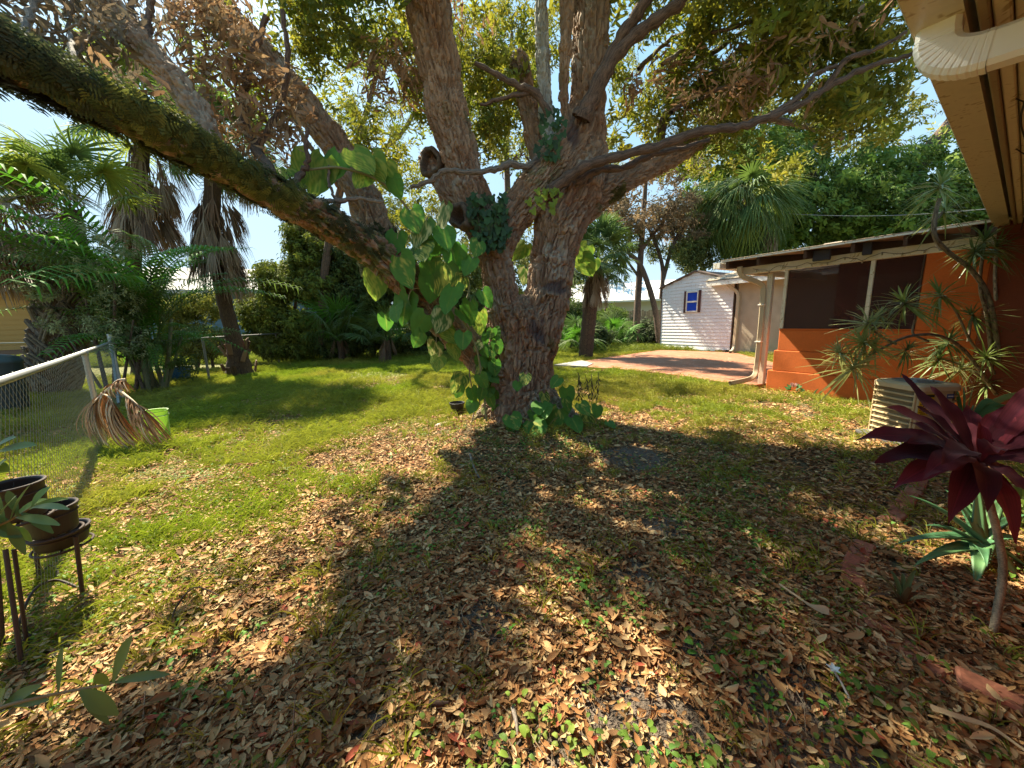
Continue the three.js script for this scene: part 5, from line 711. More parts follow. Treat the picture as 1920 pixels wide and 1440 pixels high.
// ---- chain-link fences
function chain(t, a, b, h, cell, m) { // diamond wire between two points
  const L = a.distanceTo(b), d = b.clone().sub(a).divideScalar(L), g = new Geo(), n = Math.floor(L / cell), r = 0.001;
  for (let k = -Math.ceil(h / cell); k < n; k++) for (const s of [1, -1]) { let x0 = k * cell, x1 = x0 + h, y0 = 0, y1 = h; if (x0 < 0) { y0 = -x0; x0 = 0; } if (x1 > L) { y1 -= x1 - L; x1 = L; } if (y1 <= y0) continue; if (s < 0) { y0 = h - y0; y1 = h - y1; } const p = a.clone().addScaledVector(d, x0).add(V(0, 0.03 + y0, 0)), q = a.clone().addScaledVector(d, x1).add(V(0, 0.03 + y1, 0)), mid = []; for (let i = 0; i <= 1; i++) mid.push(p.clone().lerp(q, i)); g.tube(mid, r, 3); }
  return part('wire_mesh', g.done(), m, t, 'stuff');
}
{
  const galv = mat([0.33, 0.34, 0.33], 0.5, { metalness: 0.75 }), wire = mat([0.2, 0.205, 0.2], 0.5, { metalness: 0.6 });
  const A = V(-0.6, 0, 0.13), B = V(-2.5, 0, -1.76), C = V(-4.94, 0, -4.22), D = V(-7.7, 0, -7.05);
  let t = thing('wire_fence', 'chain-link fence with silver top rail running along the left side', 'fence', B), rel = p => p.clone().sub(B), pipe = (p, q, r, y0, y1) => new Geo().tube([rel(p).add(V(0, y0, 0)), rel(p).lerp(rel(q), 0.5).add(V(0, (y0 + y1) / 2 - 0.004, 0)), rel(q).add(V(0, y1, 0))], r, 14, true).done();
  const E2 = A.clone().add(V(-0.02, 0, -0.02)); const R0 = V(-2.32, 0, -1.58); part('top_rail', pipe(R0, C, 0.021, 1.124, 1.124), galv, t); part('top_rail', pipe(C, D, 0.0205, 1.124, 1.15), galv, t);
  for (const p of [C]) { part('post', pipe(p, p.clone().add(V(0, 0.001, 0)), 0.026, -0.1, 1.1), mat([0.36, 0.36, 0.35], 0.5, { metalness: 0.5 }), t); part('post_cap', new Geo().lathe([[0.03, -0.02], [0.034, 0], [0.034, 0.03], [0.02, 0.045], [0, 0.05]], 14).done().translate(rel(p).x, 1.1, rel(p).z), galv, t); }
  part('corner_post', pipe(D, D.clone().add(V(0, 0.001, 0)), 0.036, -0.1, 1.3), mat([0.42, 0.45, 0.48], 0.5, { metalness: 0.5 }), t); part('brace', new Geo().tube([rel(D).add(V(0, 1.1, 0)), rel(D).lerp(rel(C), 0.28).add(V(0, 0.1, 0))], 0.02, 10).done(), galv, t);
  for (let k = 0; k < 11; k++) { const p = rel(R0).lerp(rel(C), (k + 0.5) / 11); part('tie', new Geo().tube([p.clone().add(V(0, 1.1, 0)), p.clone().add(V(0.02, 1.13, 0.012)), p.clone().add(V(0, 1.149, 0)), p.clone().add(V(-0.02, 1.12, -0.012))], 0.0035, 5).done(), wire, t); }
  chain(t, rel(R0), rel(C), 1.08, 0.075, wire); chain(t, rel(C), rel(D), 1.08, 0.085, wire);
  const F = at(520, 650, 13.2), G = at(800, 640, 17); F.y = G.y = 0; const dull = mat([0.2, 0.2, 0.19], 0.6, { metalness: 0.5 }); t = thing('back_fence', 'chain-link fence along the back behind the palms and hedge', 'fence', D);
  const r2 = p => p.clone().sub(D), pp = (p, q, r, y0, y1) => new Geo().tube([r2(p).add(V(0, y0, 0)), r2(q).add(V(0, y1, 0))], r, 10).done();
  part('top_rail', pp(D, F, 0.022, 1.12, 1.12), dull, t); part('top_rail', pp(F, G, 0.022, 1.12, 1.12), dull, t); for (const p of [D.clone().lerp(F, 0.4), F, F.clone().lerp(G, 0.5), G]) part('post', pp(p, p.clone().add(V(0, 0.01, 0)), 0.028, -0.1, 1.12), dull, t);
  chain(t, V(0, 0, 0), r2(F), 1.08, 0.11, wire); chain(t, r2(F), r2(G), 1.08, 0.12, wire);
  const H = at(-40, 655, 17), J = at(200, 640, 16); H.y = J.y = 0; t = thing('neighbour_fence', 'low chain-link fence in front of the ochre house', 'fence', H); const r3 = p => p.clone().sub(H); part('top_rail', new Geo().tube([r3(H).add(V(0, 0.95, 0)), r3(J).add(V(0, 0.95, 0))], 0.022, 8).done(), wire, t); chain(t, V(0, 0, 0), r3(J), 0.92, 0.13, wire);
}
tag(part('overhead_wire', new Geo().tube(spline([at(1440, 398, 17), at(1520, 403, 16), at(1620, 405, 15), at(1720, 402, 14), at(1850, 392, 13)], 30), 0.012, 5).done(), mat([0.2, 0.2, 0.2], 0.6), scene), 'thin overhead wire crossing in front of the dense tree', 'wire');
// ---------------------------------------------------------------- climbing and bedding plants
// a heart-shaped leaf hanging from the origin along -y, face to +z; streaks of its own colour follow the veins
function heartLeaf(seed, cols, streak, slit = 0) {
  const R = RNG(seed), g = new Geo(), N = 12, M = 8, pos = [], sd = seed * 3.7, bend = 0.12 + 0.2 * R(), curl = 0.1 + 0.25 * R();
  for (let j = 0; j <= N; j++) { const t = j / N, wl = t < 0.12 ? 0.2 + 0.3 * Math.sqrt(t / 0.12) : 0.5 * Math.pow(Math.sin(Math.PI * (0.42 + 0.58 * (t - 0.12) / 0.88)), 0.85) ; const row = [];
    for (let i = -M; i <= M; i++) { const s = i / M, a = Math.abs(s), x = s * wl * 0.92, y = -t + (t < 0.4 ? 0.16 * a * a * (1 - t / 0.4) : 0), rip = 0.018 * Math.sin(t * 26 - a * 5) * a; const z = -bend * t * t * 0.6 - curl * x * x * 1.3 + rip + 0.05 * a;
      const v = noise((t - 0.55 * a) * 24 + sd, (s > 0 ? 3 : 9) + a * 1.6, sd), st = smooth(1 - streak, 1.08 - streak, v * 0.75 + 0.25 * noise(s * 3 + sd, t * 3, sd)), k = 0.85 + 0.3 * noise(s * 6, t * 8, sd), vein = a < 0.06 ? 0.4 : 0; const q = Math.max(st, vein); g.col = [0, 1, 2].map(c => lerp(cols[0][c], cols[1][c], q) * k); row.push(g.v(x, y, z, s, t)); }
    if (j) for (let i = 0; i < 2 * M; i++) g.q(pos[i], pos[i + 1], row[i + 1], row[i]); pos.splice(0, 99, ...row); }
  return g.done();
}
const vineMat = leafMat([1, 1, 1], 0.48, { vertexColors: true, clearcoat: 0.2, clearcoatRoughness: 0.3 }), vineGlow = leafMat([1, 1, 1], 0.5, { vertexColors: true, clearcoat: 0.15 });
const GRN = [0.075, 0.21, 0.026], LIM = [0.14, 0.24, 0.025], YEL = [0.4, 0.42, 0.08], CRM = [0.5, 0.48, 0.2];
const POTHOS = [1, 2, 3, 4, 5, 6].map(s => heartLeaf(s, [GRN, s % 3 ? LIM : YEL], [0.26, 0.32, 0.2, 0.28, 0.16, 0.34][s - 1])), PVAR = [7, 8, 9].map(s => heartLeaf(s, [[0.07, 0.16, 0.025], s === 8 ? CRM : YEL], 0.46)), PBACKLIT = [10, 11].map(s => heartLeaf(s, [[0.12, 0.23, 0.025], [0.28, 0.34, 0.05]], 0.5));  // last set is the same vine, backlight put into a lighter lime colour
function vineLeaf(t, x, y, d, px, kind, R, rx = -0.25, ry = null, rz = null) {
  const set = kind === 'v' ? PVAR : kind === 'l' ? PBACKLIT : POTHOS, m = part('leaf', set[Math.floor(R() * set.length)], kind === 'l' ? vineGlow : vineMat, t), p = at(x, y, d), s = px * d / FPX * 1.2;
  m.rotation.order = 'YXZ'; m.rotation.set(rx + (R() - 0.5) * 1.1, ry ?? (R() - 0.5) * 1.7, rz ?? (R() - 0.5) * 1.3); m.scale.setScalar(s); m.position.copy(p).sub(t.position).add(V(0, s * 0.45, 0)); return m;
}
{
  const t = thing('pothos_vine', 'giant variegated climbing vine with heart leaves on the left of the trunk', 'vine', at(860, 620, 4.75)), R = RNG(88);
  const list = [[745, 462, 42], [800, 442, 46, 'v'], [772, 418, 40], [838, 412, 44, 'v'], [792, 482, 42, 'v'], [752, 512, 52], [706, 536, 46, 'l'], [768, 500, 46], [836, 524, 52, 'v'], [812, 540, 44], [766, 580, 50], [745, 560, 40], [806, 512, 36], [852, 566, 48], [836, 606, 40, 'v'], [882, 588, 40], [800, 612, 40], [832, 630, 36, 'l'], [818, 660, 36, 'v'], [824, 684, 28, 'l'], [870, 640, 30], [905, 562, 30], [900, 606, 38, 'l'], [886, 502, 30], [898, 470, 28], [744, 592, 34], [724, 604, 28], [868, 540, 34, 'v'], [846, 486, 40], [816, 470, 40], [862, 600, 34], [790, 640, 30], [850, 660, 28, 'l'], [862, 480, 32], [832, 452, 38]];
  for (const [x, y, s, k] of list) vineLeaf(t, x, y, 4.28 + 0.25 * R(), s, k, R);
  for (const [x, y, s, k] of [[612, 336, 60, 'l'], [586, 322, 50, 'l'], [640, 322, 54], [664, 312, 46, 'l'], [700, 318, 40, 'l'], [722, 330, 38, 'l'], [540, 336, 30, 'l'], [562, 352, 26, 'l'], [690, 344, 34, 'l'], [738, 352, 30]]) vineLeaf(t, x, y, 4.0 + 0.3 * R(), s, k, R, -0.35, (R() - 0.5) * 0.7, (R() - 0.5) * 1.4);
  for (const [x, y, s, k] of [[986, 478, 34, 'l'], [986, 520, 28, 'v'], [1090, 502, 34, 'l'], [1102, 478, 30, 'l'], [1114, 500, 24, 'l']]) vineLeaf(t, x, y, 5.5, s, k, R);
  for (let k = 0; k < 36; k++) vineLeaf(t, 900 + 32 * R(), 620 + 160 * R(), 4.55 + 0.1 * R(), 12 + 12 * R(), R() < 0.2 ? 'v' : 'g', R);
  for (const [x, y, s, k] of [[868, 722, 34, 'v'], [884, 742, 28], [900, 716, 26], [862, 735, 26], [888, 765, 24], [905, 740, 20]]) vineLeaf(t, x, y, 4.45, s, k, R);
  const stem = mat([0.16, 0.15, 0.06], 0.7), vine = mat([0.18, 0.125, 0.08], 0.9);
  for (const pts of [[[912, 790, 4.45], [905, 720, 4.5], [892, 650, 4.5], [862, 590, 4.5], [815, 520, 4.45], [790, 460, 4.4], [810, 420, 4.4]], [[862, 590, 4.5], [880, 540, 4.55], [860, 480, 4.5], [840, 430, 4.5]], [[800, 470, 4.4], [770, 400, 4.35], [720, 345, 4.2], [640, 315, 4.1], [580, 318, 4.05]]]) part('stem', new Geo().tube(spline(pts.map(p => at(...p).sub(t.position)), 40), 0.013, 7).done(), stem, t);
  for (const [x, y] of [[745, 470], [752, 520], [836, 530], [766, 585], [706, 540], [800, 445], [882, 590], [836, 610], [818, 665]]) part('leaf_stalk', new Geo().tube(bez(at(840, 560, 4.5).lerp(at(x, y, 4.45), 0.35), at((840 + x) / 2, y - 45, 4.4), at(x, y - 60, 4.38), at(x, y - 22, 4.36), 12).map(p => p.sub(t.position)), 0.006, 6).done(), stem, t);
  for (const pts of [[[895, 640, 4.7], [880, 690, 4.65], [890, 760, 4.6], [880, 810, 4.5]], [[850, 640, 4.6], [890, 690, 4.62], [900, 760, 4.55]]]) part('root', new Geo().tube(spline(pts.map(p => at(...p).sub(t.position)), 24), 0.008, 6).done(), vine, t);
}
{
  const t = thing('pothos_plant', 'broad green heart-leaved plant growing at the foot of the trunk', 'plant', gp(1010, 838)), R = RNG(95);
  for (const [x, y, s] of [[958, 796, 34], [984, 834, 40], [1002, 790, 34], [1014, 852, 46], [1048, 786, 38], [1012, 770, 30], [946, 848, 32], [930, 822, 24], [986, 714, 22], [972, 726, 20], [1020, 750, 24], [1036, 822, 40], [1072, 800, 32], [1100, 792, 28], [1124, 815, 24], [1120, 772, 22], [1062, 742, 28], [1000, 812, 42], [968, 815, 34], [1030, 796, 36], [1088, 770, 26], [1020, 800, 40], [990, 862, 30], [1060, 760, 24], [1140, 800, 18], [1048, 720, 22], [1020, 775, 30], [1038, 845, 34]]) vineLeaf(t, x, y, 4.15 + 0.18 * R(), s, R() < 0.12 ? 'v' : 'g', R, -0.75, (R() - 0.5) * 1.6);
  const sm = mat([0.16, 0.18, 0.06], 0.7); for (let k = 0; k < 16; k++) { const x = 940 + 180 * R(), y = 780 + 60 * R(), a = gp(990 + 60 * R(), 815).sub(t.position), b = at(x, y, 4.22).sub(t.position); part('leaf_stalk', new Geo().tube(bez(a, a.clone().lerp(b, 0.3).add(V(0, 0.1, 0)), a.clone().lerp(b, 0.7).add(V(0, 0.12, 0)), b, 10), 0.005, 5).done(), sm, t); }
  const rt = mat([0.24, 0.17, 0.1], 0.9); for (const pts of [[[1095, 800], [1102, 830], [1110, 850]], [[1110, 810], [1130, 822], [1155, 818]], [[1080, 806], [1098, 840], [1108, 838]], [[1040, 815], [1120, 830], [1162, 815], [1150, 806]]]) part('runner', new Geo().tube(spline(pts.map(([x, y]) => gp(x, y).add(V(0, 0.03, 0)).sub(t.position)), 16), 0.008, 6).done(), rt, t);
  // withered stems at the right
  const dk = mat([0.035, 0.04, 0.025], 0.9); for (let k = 0; k < 5; k++) { const b = gp(1080 + 8 * k * (0.6 + 0.9 * R()), 756 + 8 * R()).add(V(0, 0, 0.1)), tp = b.clone().add(V((R() - 0.5) * 0.15, 0.35 + 0.22 * R(), 0)); const g = new Geo().tube([b, b.clone().lerp(tp, 0.5).add(V(0.03, 0, 0)), tp].map(p => p.sub(t.position)), 0.005, 5); for (let i = 0; i < 9; i++) { const q = b.clone().lerp(tp, 0.3 + 0.07 * i), e = q.clone().add(V((R() - 0.5) * 0.12, -0.05 - 0.05 * R(), (R() - 0.5) * 0.1)); g.blade([q, q.clone().lerp(e, 0.5), e], u => 0.018 * Math.sin(Math.PI * clamp(0.1 + 0.85 * u)), V(R() - 0.5, 0.2, 1)); } part('withered_stem', g.done(), dk, t); }
}
{ // ivy in the crotch
  const t = thing('ivy_vine', 'dark green ivy patch filling the crotch of the trunk', 'ivy', at(915, 400, 4.6)), R = RNG(99), leaves = [1, 2].map(s => { const sh = new THREE.Shape(), pts = [[0, 0], [-0.35, 0.18], [-0.5, -0.15], [-0.28, -0.35], [-0.3, -0.62], [0, -1], [0.3, -0.62], [0.28, -0.35], [0.5, -0.15], [0.35, 0.18]]; pts.forEach(([x, y], i) => i ? sh.lineTo(x * (1 + 0.1 * s), y) : sh.moveTo(x, y)); const g = new THREE.ShapeGeometry(sh), p = g.attributes.position; for (let i = 0; i < p.count; i++) p.setZ(i, 0.25 * Math.abs(p.getX(i)) - 0.2 * p.getY(i) * p.getY(i)); g.computeVertexNormals(); return g; }), ms = [[0.025, 0.075, 0.02], [0.04, 0.1, 0.022], [0.02, 0.055, 0.018]].map(c => leafMat(c, 0.32, { clearcoat: 0.4 })), lm = leafMat([0.2, 0.28, 0.03], 0.5);
  const put = (x, y, d, s, m) => { const o = part('leaf', leaves[Math.floor(R() * 2)], m, t); o.position.copy(at(x, y, d)).sub(t.position); o.rotation.set(-0.3 + (R() - 0.5) * 0.8, (R() - 0.5) * 1.2, (R() - 0.5) * 1.2); o.scale.setScalar(s); };
  for (let k = 0; k < 165; k++) { const y = 360 + 105 * Math.pow(R(), 0.9), w = y < 440 ? 36 : 24; put(915 + (R() - 0.5) * 2 * w + (y - 400) * 0.12, y, 4.54 + 0.1 * R(), 0.06 + 0.05 * R(), ms[Math.floor(R() * 3)]); }
  for (let k = 0; k < 46; k++) put(1038 + (R() - 0.5) * 36 - (k % 3) * 6, 200 + 95 * R(), 4.72, 0.05 + 0.05 * R(), ms[k % 3]);
  for (let k = 0; k < 20; k++) put(985 + 70 * R(), 350 + 45 * R(), 4.5, 0.06 + 0.03 * R(), lm);
  for (let k = 0; k < 5; k++) part('stem', new Geo().tube(spline([at(905 + 8 * k, 470, 4.62), at(900 + 10 * k, 430, 4.58), at(890 + 14 * k, 370, 4.62)].map(p => p.sub(t.position)), 12), 0.005, 5).done(), mat([0.1, 0.07, 0.045], 0.9), t);
}
// ---- dragon tree: bent pale stems carrying star-shaped tufts
{
  const t = thing('dragon_tree', 'tall multi-stemmed dragon tree with spiky tufts against the orange wall', 'plant', gp(1868, 778)), R = RNG(111), stem = mat([0.33, 0.28, 0.2], 0.85, { map: barkMap, bumpMap: barkMap, bumpScale: 0.003 }), pale = mat([0.5, 0.47, 0.42], 0.8, { map: barkMap, bumpMap: barkMap, bumpScale: 0.002 });
  const S = (pts, r, m) => part('stem', new Geo().tube(spline(pts.map(p => at(...p).sub(t.position)), pts.length * 8), u => r * (1 - 0.35 * u), 8).done(), m || stem, t);
  S([[1875, 770, 4.4], [1872, 700, 4.35], [1866, 620, 4.3], [1850, 550, 4.25], [1820, 505, 4.2], [1775, 470, 4.15], [1752, 440, 4.1], [1754, 400, 4.1], [1762, 372, 4.1]], 0.028);
  S([[1880, 770, 4.5], [1876, 690, 4.5], [1870, 600, 4.45], [1866, 520, 4.4], [1868, 470, 4.4]], 0.022, pale); S([[1764, 470, 4.2], [1752, 445, 4.2], [1757, 415, 4.2], [1768, 395, 4.2]], 0.013, pale);
  S([[1862, 765, 4.4], [1858, 660, 4.35], [1850, 590, 4.3], [1838, 540, 4.25], [1842, 480, 4.2], [1846, 455, 4.2]], 0.02); S([[1855, 680, 4.35], [1820, 640, 4.2], [1790, 580, 4.1], [1770, 555, 4.1]], 0.014); S([[1868, 740, 4.3], [1800, 650, 4.1], [1750, 628, 4.0], [1700, 632, 4.0], [1660, 650, 4.0], [1625, 670, 4.0]], 0.018); S([[1740, 640, 4.1], [1712, 625, 4.1], [1715, 600, 4.1]], 0.014); S([[1680, 645, 4.05], [1650, 630, 4.05], [1632, 615, 4.05]], 0.013); S([[1870, 740, 4.4], [1830, 700, 4.3], [1790, 680, 4.25], [1760, 672, 4.2]], 0.015); S([[1872, 720, 4.4], [1860, 690, 4.3], [1850, 672, 4.25]], 0.014); S([[1815, 640, 4.2], [1822, 600, 4.2], [1826, 590, 4.2]], 0.012);
  const tuft = [1, 2, 3].map(s => { const Q = RNG(s * 19), g = new Geo(); for (let k = 0; k < 46; k++) { const a = k * 2.4 + Q(), el = lerp(1.35, -0.75, Math.pow(k / 46, 0.8)), L = 0.36 * (0.75 + 0.4 * Q()) * (el > 0.9 ? 0.8 : 1), d = V(Math.cos(a) * Math.cos(el), Math.sin(el), Math.sin(a) * Math.cos(el)), o = V(0, -0.05 * k / 44, 0), dr = 0.18 + 0.25 * Q(), p = u => o.clone().addScaledVector(d, L * u).add(V(0, -dr * L * u * u, 0)); g.blade([p(0), p(0.3), p(0.62), p(1)], u => 0.02 * Math.sin(Math.PI * clamp(0.2 + 0.78 * u)) + 0.0015, V(-d.x * 0.3, 1, -d.z * 0.3), 0.3); } return g.done(); });
  const lm = [[0.16, 0.22, 0.05], [0.24, 0.29, 0.08], [0.12, 0.18, 0.045], [0.3, 0.33, 0.12]].map(c => leafMat(c, 0.42, { clearcoat: 0.45, clearcoatRoughness: 0.28 }));
  for (const [x, y, d, s, k] of [[1764, 345, 4.1, 1.0, 1], [1772, 392, 4.2, 0.9, 1], [1846, 450, 4.2, 1.05, 2], [1868, 462, 4.4, 0.95, 2], [1826, 470, 4.1, 0.8, 2], [1694, 565, 4.1, 1.1, 0], [1762, 552, 4.1, 0.95, 0], [1628, 605, 4.05, 0.85, 3], [1650, 590, 4.1, 0.7, 0], [1602, 686, 3.95, 1.15, 3], [1618, 640, 4.0, 0.85, 1], [1575, 660, 4.0, 0.75, 3], [1640, 650, 4.02, 0.8, 1], [1700, 655, 4.0, 0.7, 2], [1778, 640, 4.15, 0.8, 2], [1822, 590, 4.2, 0.8, 2], [1760, 672, 4.2, 0.85, 0], [1800, 690, 4.25, 0.8, 3], [1848, 668, 4.25, 0.9, 0], [1876, 640, 4.4, 0.9, 2], [1850, 720, 4.35, 0.75, 0]]) { const m = part('leaf_tuft', tuft[Math.floor(R() * 3)], lm[k], t); m.position.copy(at(x, y, d)).sub(t.position); m.rotation.set((R() - 0.5) * 0.9, R() * 6, (R() - 0.5) * 0.9 + (x < 1640 ? 0.7 : 0)); m.scale.setScalar(s * 0.98); }
}
// ---- purple ti plant
{
  const f = gp(1862, 1188), t = thing('ti_plant', 'purple broad-leaved ti plant on a thin cane at the right', 'plant', f), R = RNG(121), D = 1.33;
  part('stem', new Geo().tube(spline([V(0, -0.05, 0), V(0.01, 0.12, -0.01), V(0.006, 0.3, -0.02), at(1852, 930, D).sub(f), at(1836, 880, D).sub(f), at(1826, 850, D).sub(f)], 40), u => 0.0135 - 0.002 * u + 0.001 * Math.sin(u * 120), 12).done(), mat([0.42, 0.35, 0.24], 0.85, { map: barkMap, bumpMap: barkMap, bumpScale: 0.002 }), t);
  const lmap = tex(128, 256, (u, v) => { const s = noise(Math.abs(u - 0.5) * 40 + v * 5, v * 2, 3), e = noise(u * 5, v * 4, 8), r = Math.abs(u - 0.5) < 0.025 ? 0.25 : 0; const k = 0.65 + 0.5 * s + r; return [(0.62 + 0.25 * e) * k, (0.42 + 0.2 * e) * k, (0.52 + 0.15 * (1 - e)) * k]; });
  const ms = [[0.14, 0.02, 0.042], [0.1, 0.015, 0.036], [0.2, 0.032, 0.055], [0.08, 0.014, 0.033]].map(c => leafMat(c, 0.3, { map: lmap, clearcoat: 0.35, clearcoatRoughness: 0.35 }));
  const base = at(1832, 868, D), leaf = (x, y, d, w, lift, k, fold = 0.25, bx = 0, by = 0) => { const b = base.clone().add(V(bx, by, 0)), e = at(x, y, d), L = b.distanceTo(e), p = bez(b, b.clone().lerp(e, 0.3).add(V(0, lift * L, 0)), b.clone().lerp(e, 0.72).add(V(0, lift * L * 1.1, 0)), e, 14); const g = new Geo(); g.blade(p, u => w * 1.04 * (u < 0.22 ? 0.16 + 0.2 * u / 0.22 : Math.max(0.02, 0.36 + 0.66 * Math.sin(Math.PI * Math.pow((u - 0.22) / 0.78, 0.85)) - 0.36 * Math.pow((u - 0.22) / 0.78, 1.5))), V(0.15, 1, 0.5).normalize(), fold); for (let i = 0; i < g.p.length / 3; i++) { const q = Math.sin(g.u[i * 2 + 1] * 19 + k * 3) * 0.006 * (g.u[i * 2] - 0.5) * 2; g.p[i * 3 + 1] += q; } const geo = g.done(); geo.translate(-f.x, -f.y, -f.z); part('leaf', geo, ms[k % 4], t); };
  leaf(1604, 826, 1.28, 0.095, 0.12, 0); leaf(1640, 868, 1.22, 0.09, 0.1, 3); leaf(1652, 762, 1.4, 0.1, 0.1, 2); leaf(1744, 724, 1.5, 0.1, 0.06, 1); leaf(1720, 762, 1.42, 0.1, 0.05, 3); leaf(1674, 918, 1.18, 0.085, 0.12, 2); leaf(1892, 762, 1.45, 0.1, 0.04, 2); leaf(1855, 800, 1.6, 0.09, 0.1, 1); leaf(1945, 790, 1.4, 0.11, 0.1, 1); leaf(1960, 850, 1.3, 0.11, 0.12, 3); leaf(1778, 982, 1.15, 0.09, 0.2, 0, 0.3); leaf(1905, 1022, 1.15, 0.1, 0.22, 2, 0.3); leaf(1930, 930, 1.2, 0.1, 0.18, 1); leaf(1800, 780, 1.5, 0.09, 0.04, 0); leaf(1700, 830, 1.25, 0.08, 0.1, 1); leaf(1836, 790, 1.38, 0.06, 0.02, 2, 0.7); leaf(1765, 870, 1.12, 0.08, 0.15, 3); leaf(1870, 850, 1.15, 0.075, 0.2, 2); leaf(1690, 700, 1.7, 0.08, 0.0, 1); leaf(1990, 700, 1.5, 0.1, 0.05, 0); leaf(1730, 900, 1.12, 0.085, 0.14, 0); leaf(1850, 960, 1.12, 0.08, 0.2, 3, 0.3); leaf(1815, 760, 1.55, 0.09, 0.03, 2); leaf(1925, 815, 1.5, 0.09, 0.06, 0); leaf(1700, 790, 1.45, 0.085, 0.08, 0); leaf(1905, 900, 1.3, 0.09, 0.12, 1);
}
// ---- aloes
function aloe(label, px, py, tips, c, len = 0.3) {
  const f = gp(px, py), t = thing('aloe_plant', label, 'plant', f), R = RNG(px), m = mat(c, 0.42), m2 = mat(c.map((x, i) => x * [1.3, 1.1, 0.9][i]), 0.45);
  for (const [x, y, d, w0] of tips) { let w = w0; const b = V((R() - 0.5) * 0.03, 0.05 + 0.05 * R(), (R() - 0.5) * 0.03), e = at(x, y, d).sub(f), p = bez(b, b.clone().lerp(e, 0.3).add(V(0, 0.05, 0)), b.clone().lerp(e, 0.7).add(V(0, 0.05, 0)), e, 10), g = new Geo(); let prev = null;
    p.forEach((q, i) => { const u = i / 10; w = w0 * 1.7; const tg = p[Math.min(10, i + 1)].clone().sub(p[Math.max(0, i - 1)]).normalize(), s = tg.clone().cross(V(0, 1, 0.01)).normalize(), n = s.clone().cross(tg), h = w * (1 - Math.pow(u, 1.3)) / 2 + 0.001; const prof = [[-1, 0.32], [-0.5, 0.05], [0, -0.05], [0.5, 0.05], [1, 0.32], [0.6, -0.3], [0, -0.5], [-0.6, -0.3]], row = prof.map(([a, k]) => g.v(q.x + s.x * a * h + n.x * k * h, q.y + s.y * a * h + n.y * k * h, q.z + s.z * a * h + n.z * k * h)); if (prev) for (let k = 0; k < 8; k++) g.q(prev[k], row[k], row[(k + 1) % 8], prev[(k + 1) % 8]); if (i && i < 10 && i % 1 === 0) for (const sd of [-1, 1]) { const a0 = g.v(q.x + s.x * sd * h + n.x * 0.3 * h, q.y + s.y * sd * h + n.y * 0.3 * h, q.z + s.z * sd * h + n.z * 0.3 * h), a1 = g.v(q.x + s.x * sd * (h + 0.006) + n.x * 0.3 * h, q.y + s.y * sd * (h + 0.006) + n.y * 0.3 * h, q.z + s.z * sd * (h + 0.006)), a2 = g.v(q.x + s.x * sd * h + tg.x * 0.006, q.y + s.y * sd * h + tg.y * 0.006 + n.y * 0.3 * h, q.z + s.z * sd * h + tg.z * 0.006); g.i.push(a0, a1, a2); } prev = row; });
    part('leaf', g.done(), R() < 0.35 ? m2 : m, t); }
}
aloe('large blue-green aloe in the bed beside the ti plant', 1832, 1040, [[1700, 928, 1.95, 0.05], [1680, 1020, 1.8, 0.045], [1712, 1062, 1.7, 0.055], [1828, 1108, 1.6, 0.065], [1850, 1062, 1.65, 0.05], [1772, 918, 2.0, 0.045], [1790, 905, 2.05, 0.04], [1935, 1022, 1.8, 0.055], [1940, 1080, 1.7, 0.055], [1925, 1118, 1.6, 0.055], [1830, 905, 1.95, 0.04], [1890, 920, 2.0, 0.045], [1925, 965, 1.95, 0.045], [1735, 985, 1.85, 0.04]], [0.065, 0.17, 0.075]);
{ // leafy light green plant behind the ti plant, and the brown spiky one
  const f = gp(1912, 985), t = thing('bedding_plant', 'light green leafy plant at the right edge behind the aloe', 'plant', f), R = RNG(131), m = leafMat([0.2, 0.3, 0.05], 0.45); for (let k = 0; k < 26; k++) { const e = at(1870 + 90 * R(), 905 + 70 * R(), 1.95 + 0.3 * R()).sub(f), b = V((R() - 0.5) * 0.06, 0, (R() - 0.5) * 0.06); part('leaf', new Geo().blade(bez(b, b.clone().lerp(e, 0.4).add(V(0, 0.08, 0)), b.clone().lerp(e, 0.8).add(V(0, 0.06, 0)), e, 7), u => 0.05 * Math.sin(Math.PI * clamp(0.05 + 0.93 * u * u)) + 0.004, V(0, 1, 0.2), 0.3).done(), m, t); }
}
{
  const f = gp(1690, 1132), t = thing('spiky_plant', 'withered brown spiky plant beside the brick edging', 'plant', f), R = RNG(133), ms = [mat([0.1, 0.055, 0.03], 0.8), mat([0.14, 0.1, 0.04], 0.8), leafMat([0.1, 0.13, 0.04], 0.3)]; for (const [x, y, d] of [[1622, 1098, 1.45], [1640, 1080, 1.55], [1668, 1070, 1.6], [1692, 1075, 1.6], [1716, 1070, 1.55], [1738, 1092, 1.5], [1752, 1130, 1.4], [1770, 1128, 1.42], [1660, 1112, 1.35], [1630, 1120, 1.38], [1712, 1105, 1.3], [1680, 1090, 1.65], [1735, 1118, 1.35], [1700, 1090, 1.65]]) { const e = at(x, y, d).sub(f); part('leaf', new Geo().blade(bez(V(0, 0, 0), e.clone().multiplyScalar(0.35).add(V(0, 0.04, 0)), e.clone().multiplyScalar(0.75).add(V(0, 0.04, 0)), e, 8), u => 0.02 * (1 - 0.9 * u * u) + 0.002, V(0, 1, 0.2), 0.45).done(), ms[Math.floor(R() * 3)], t); }
}
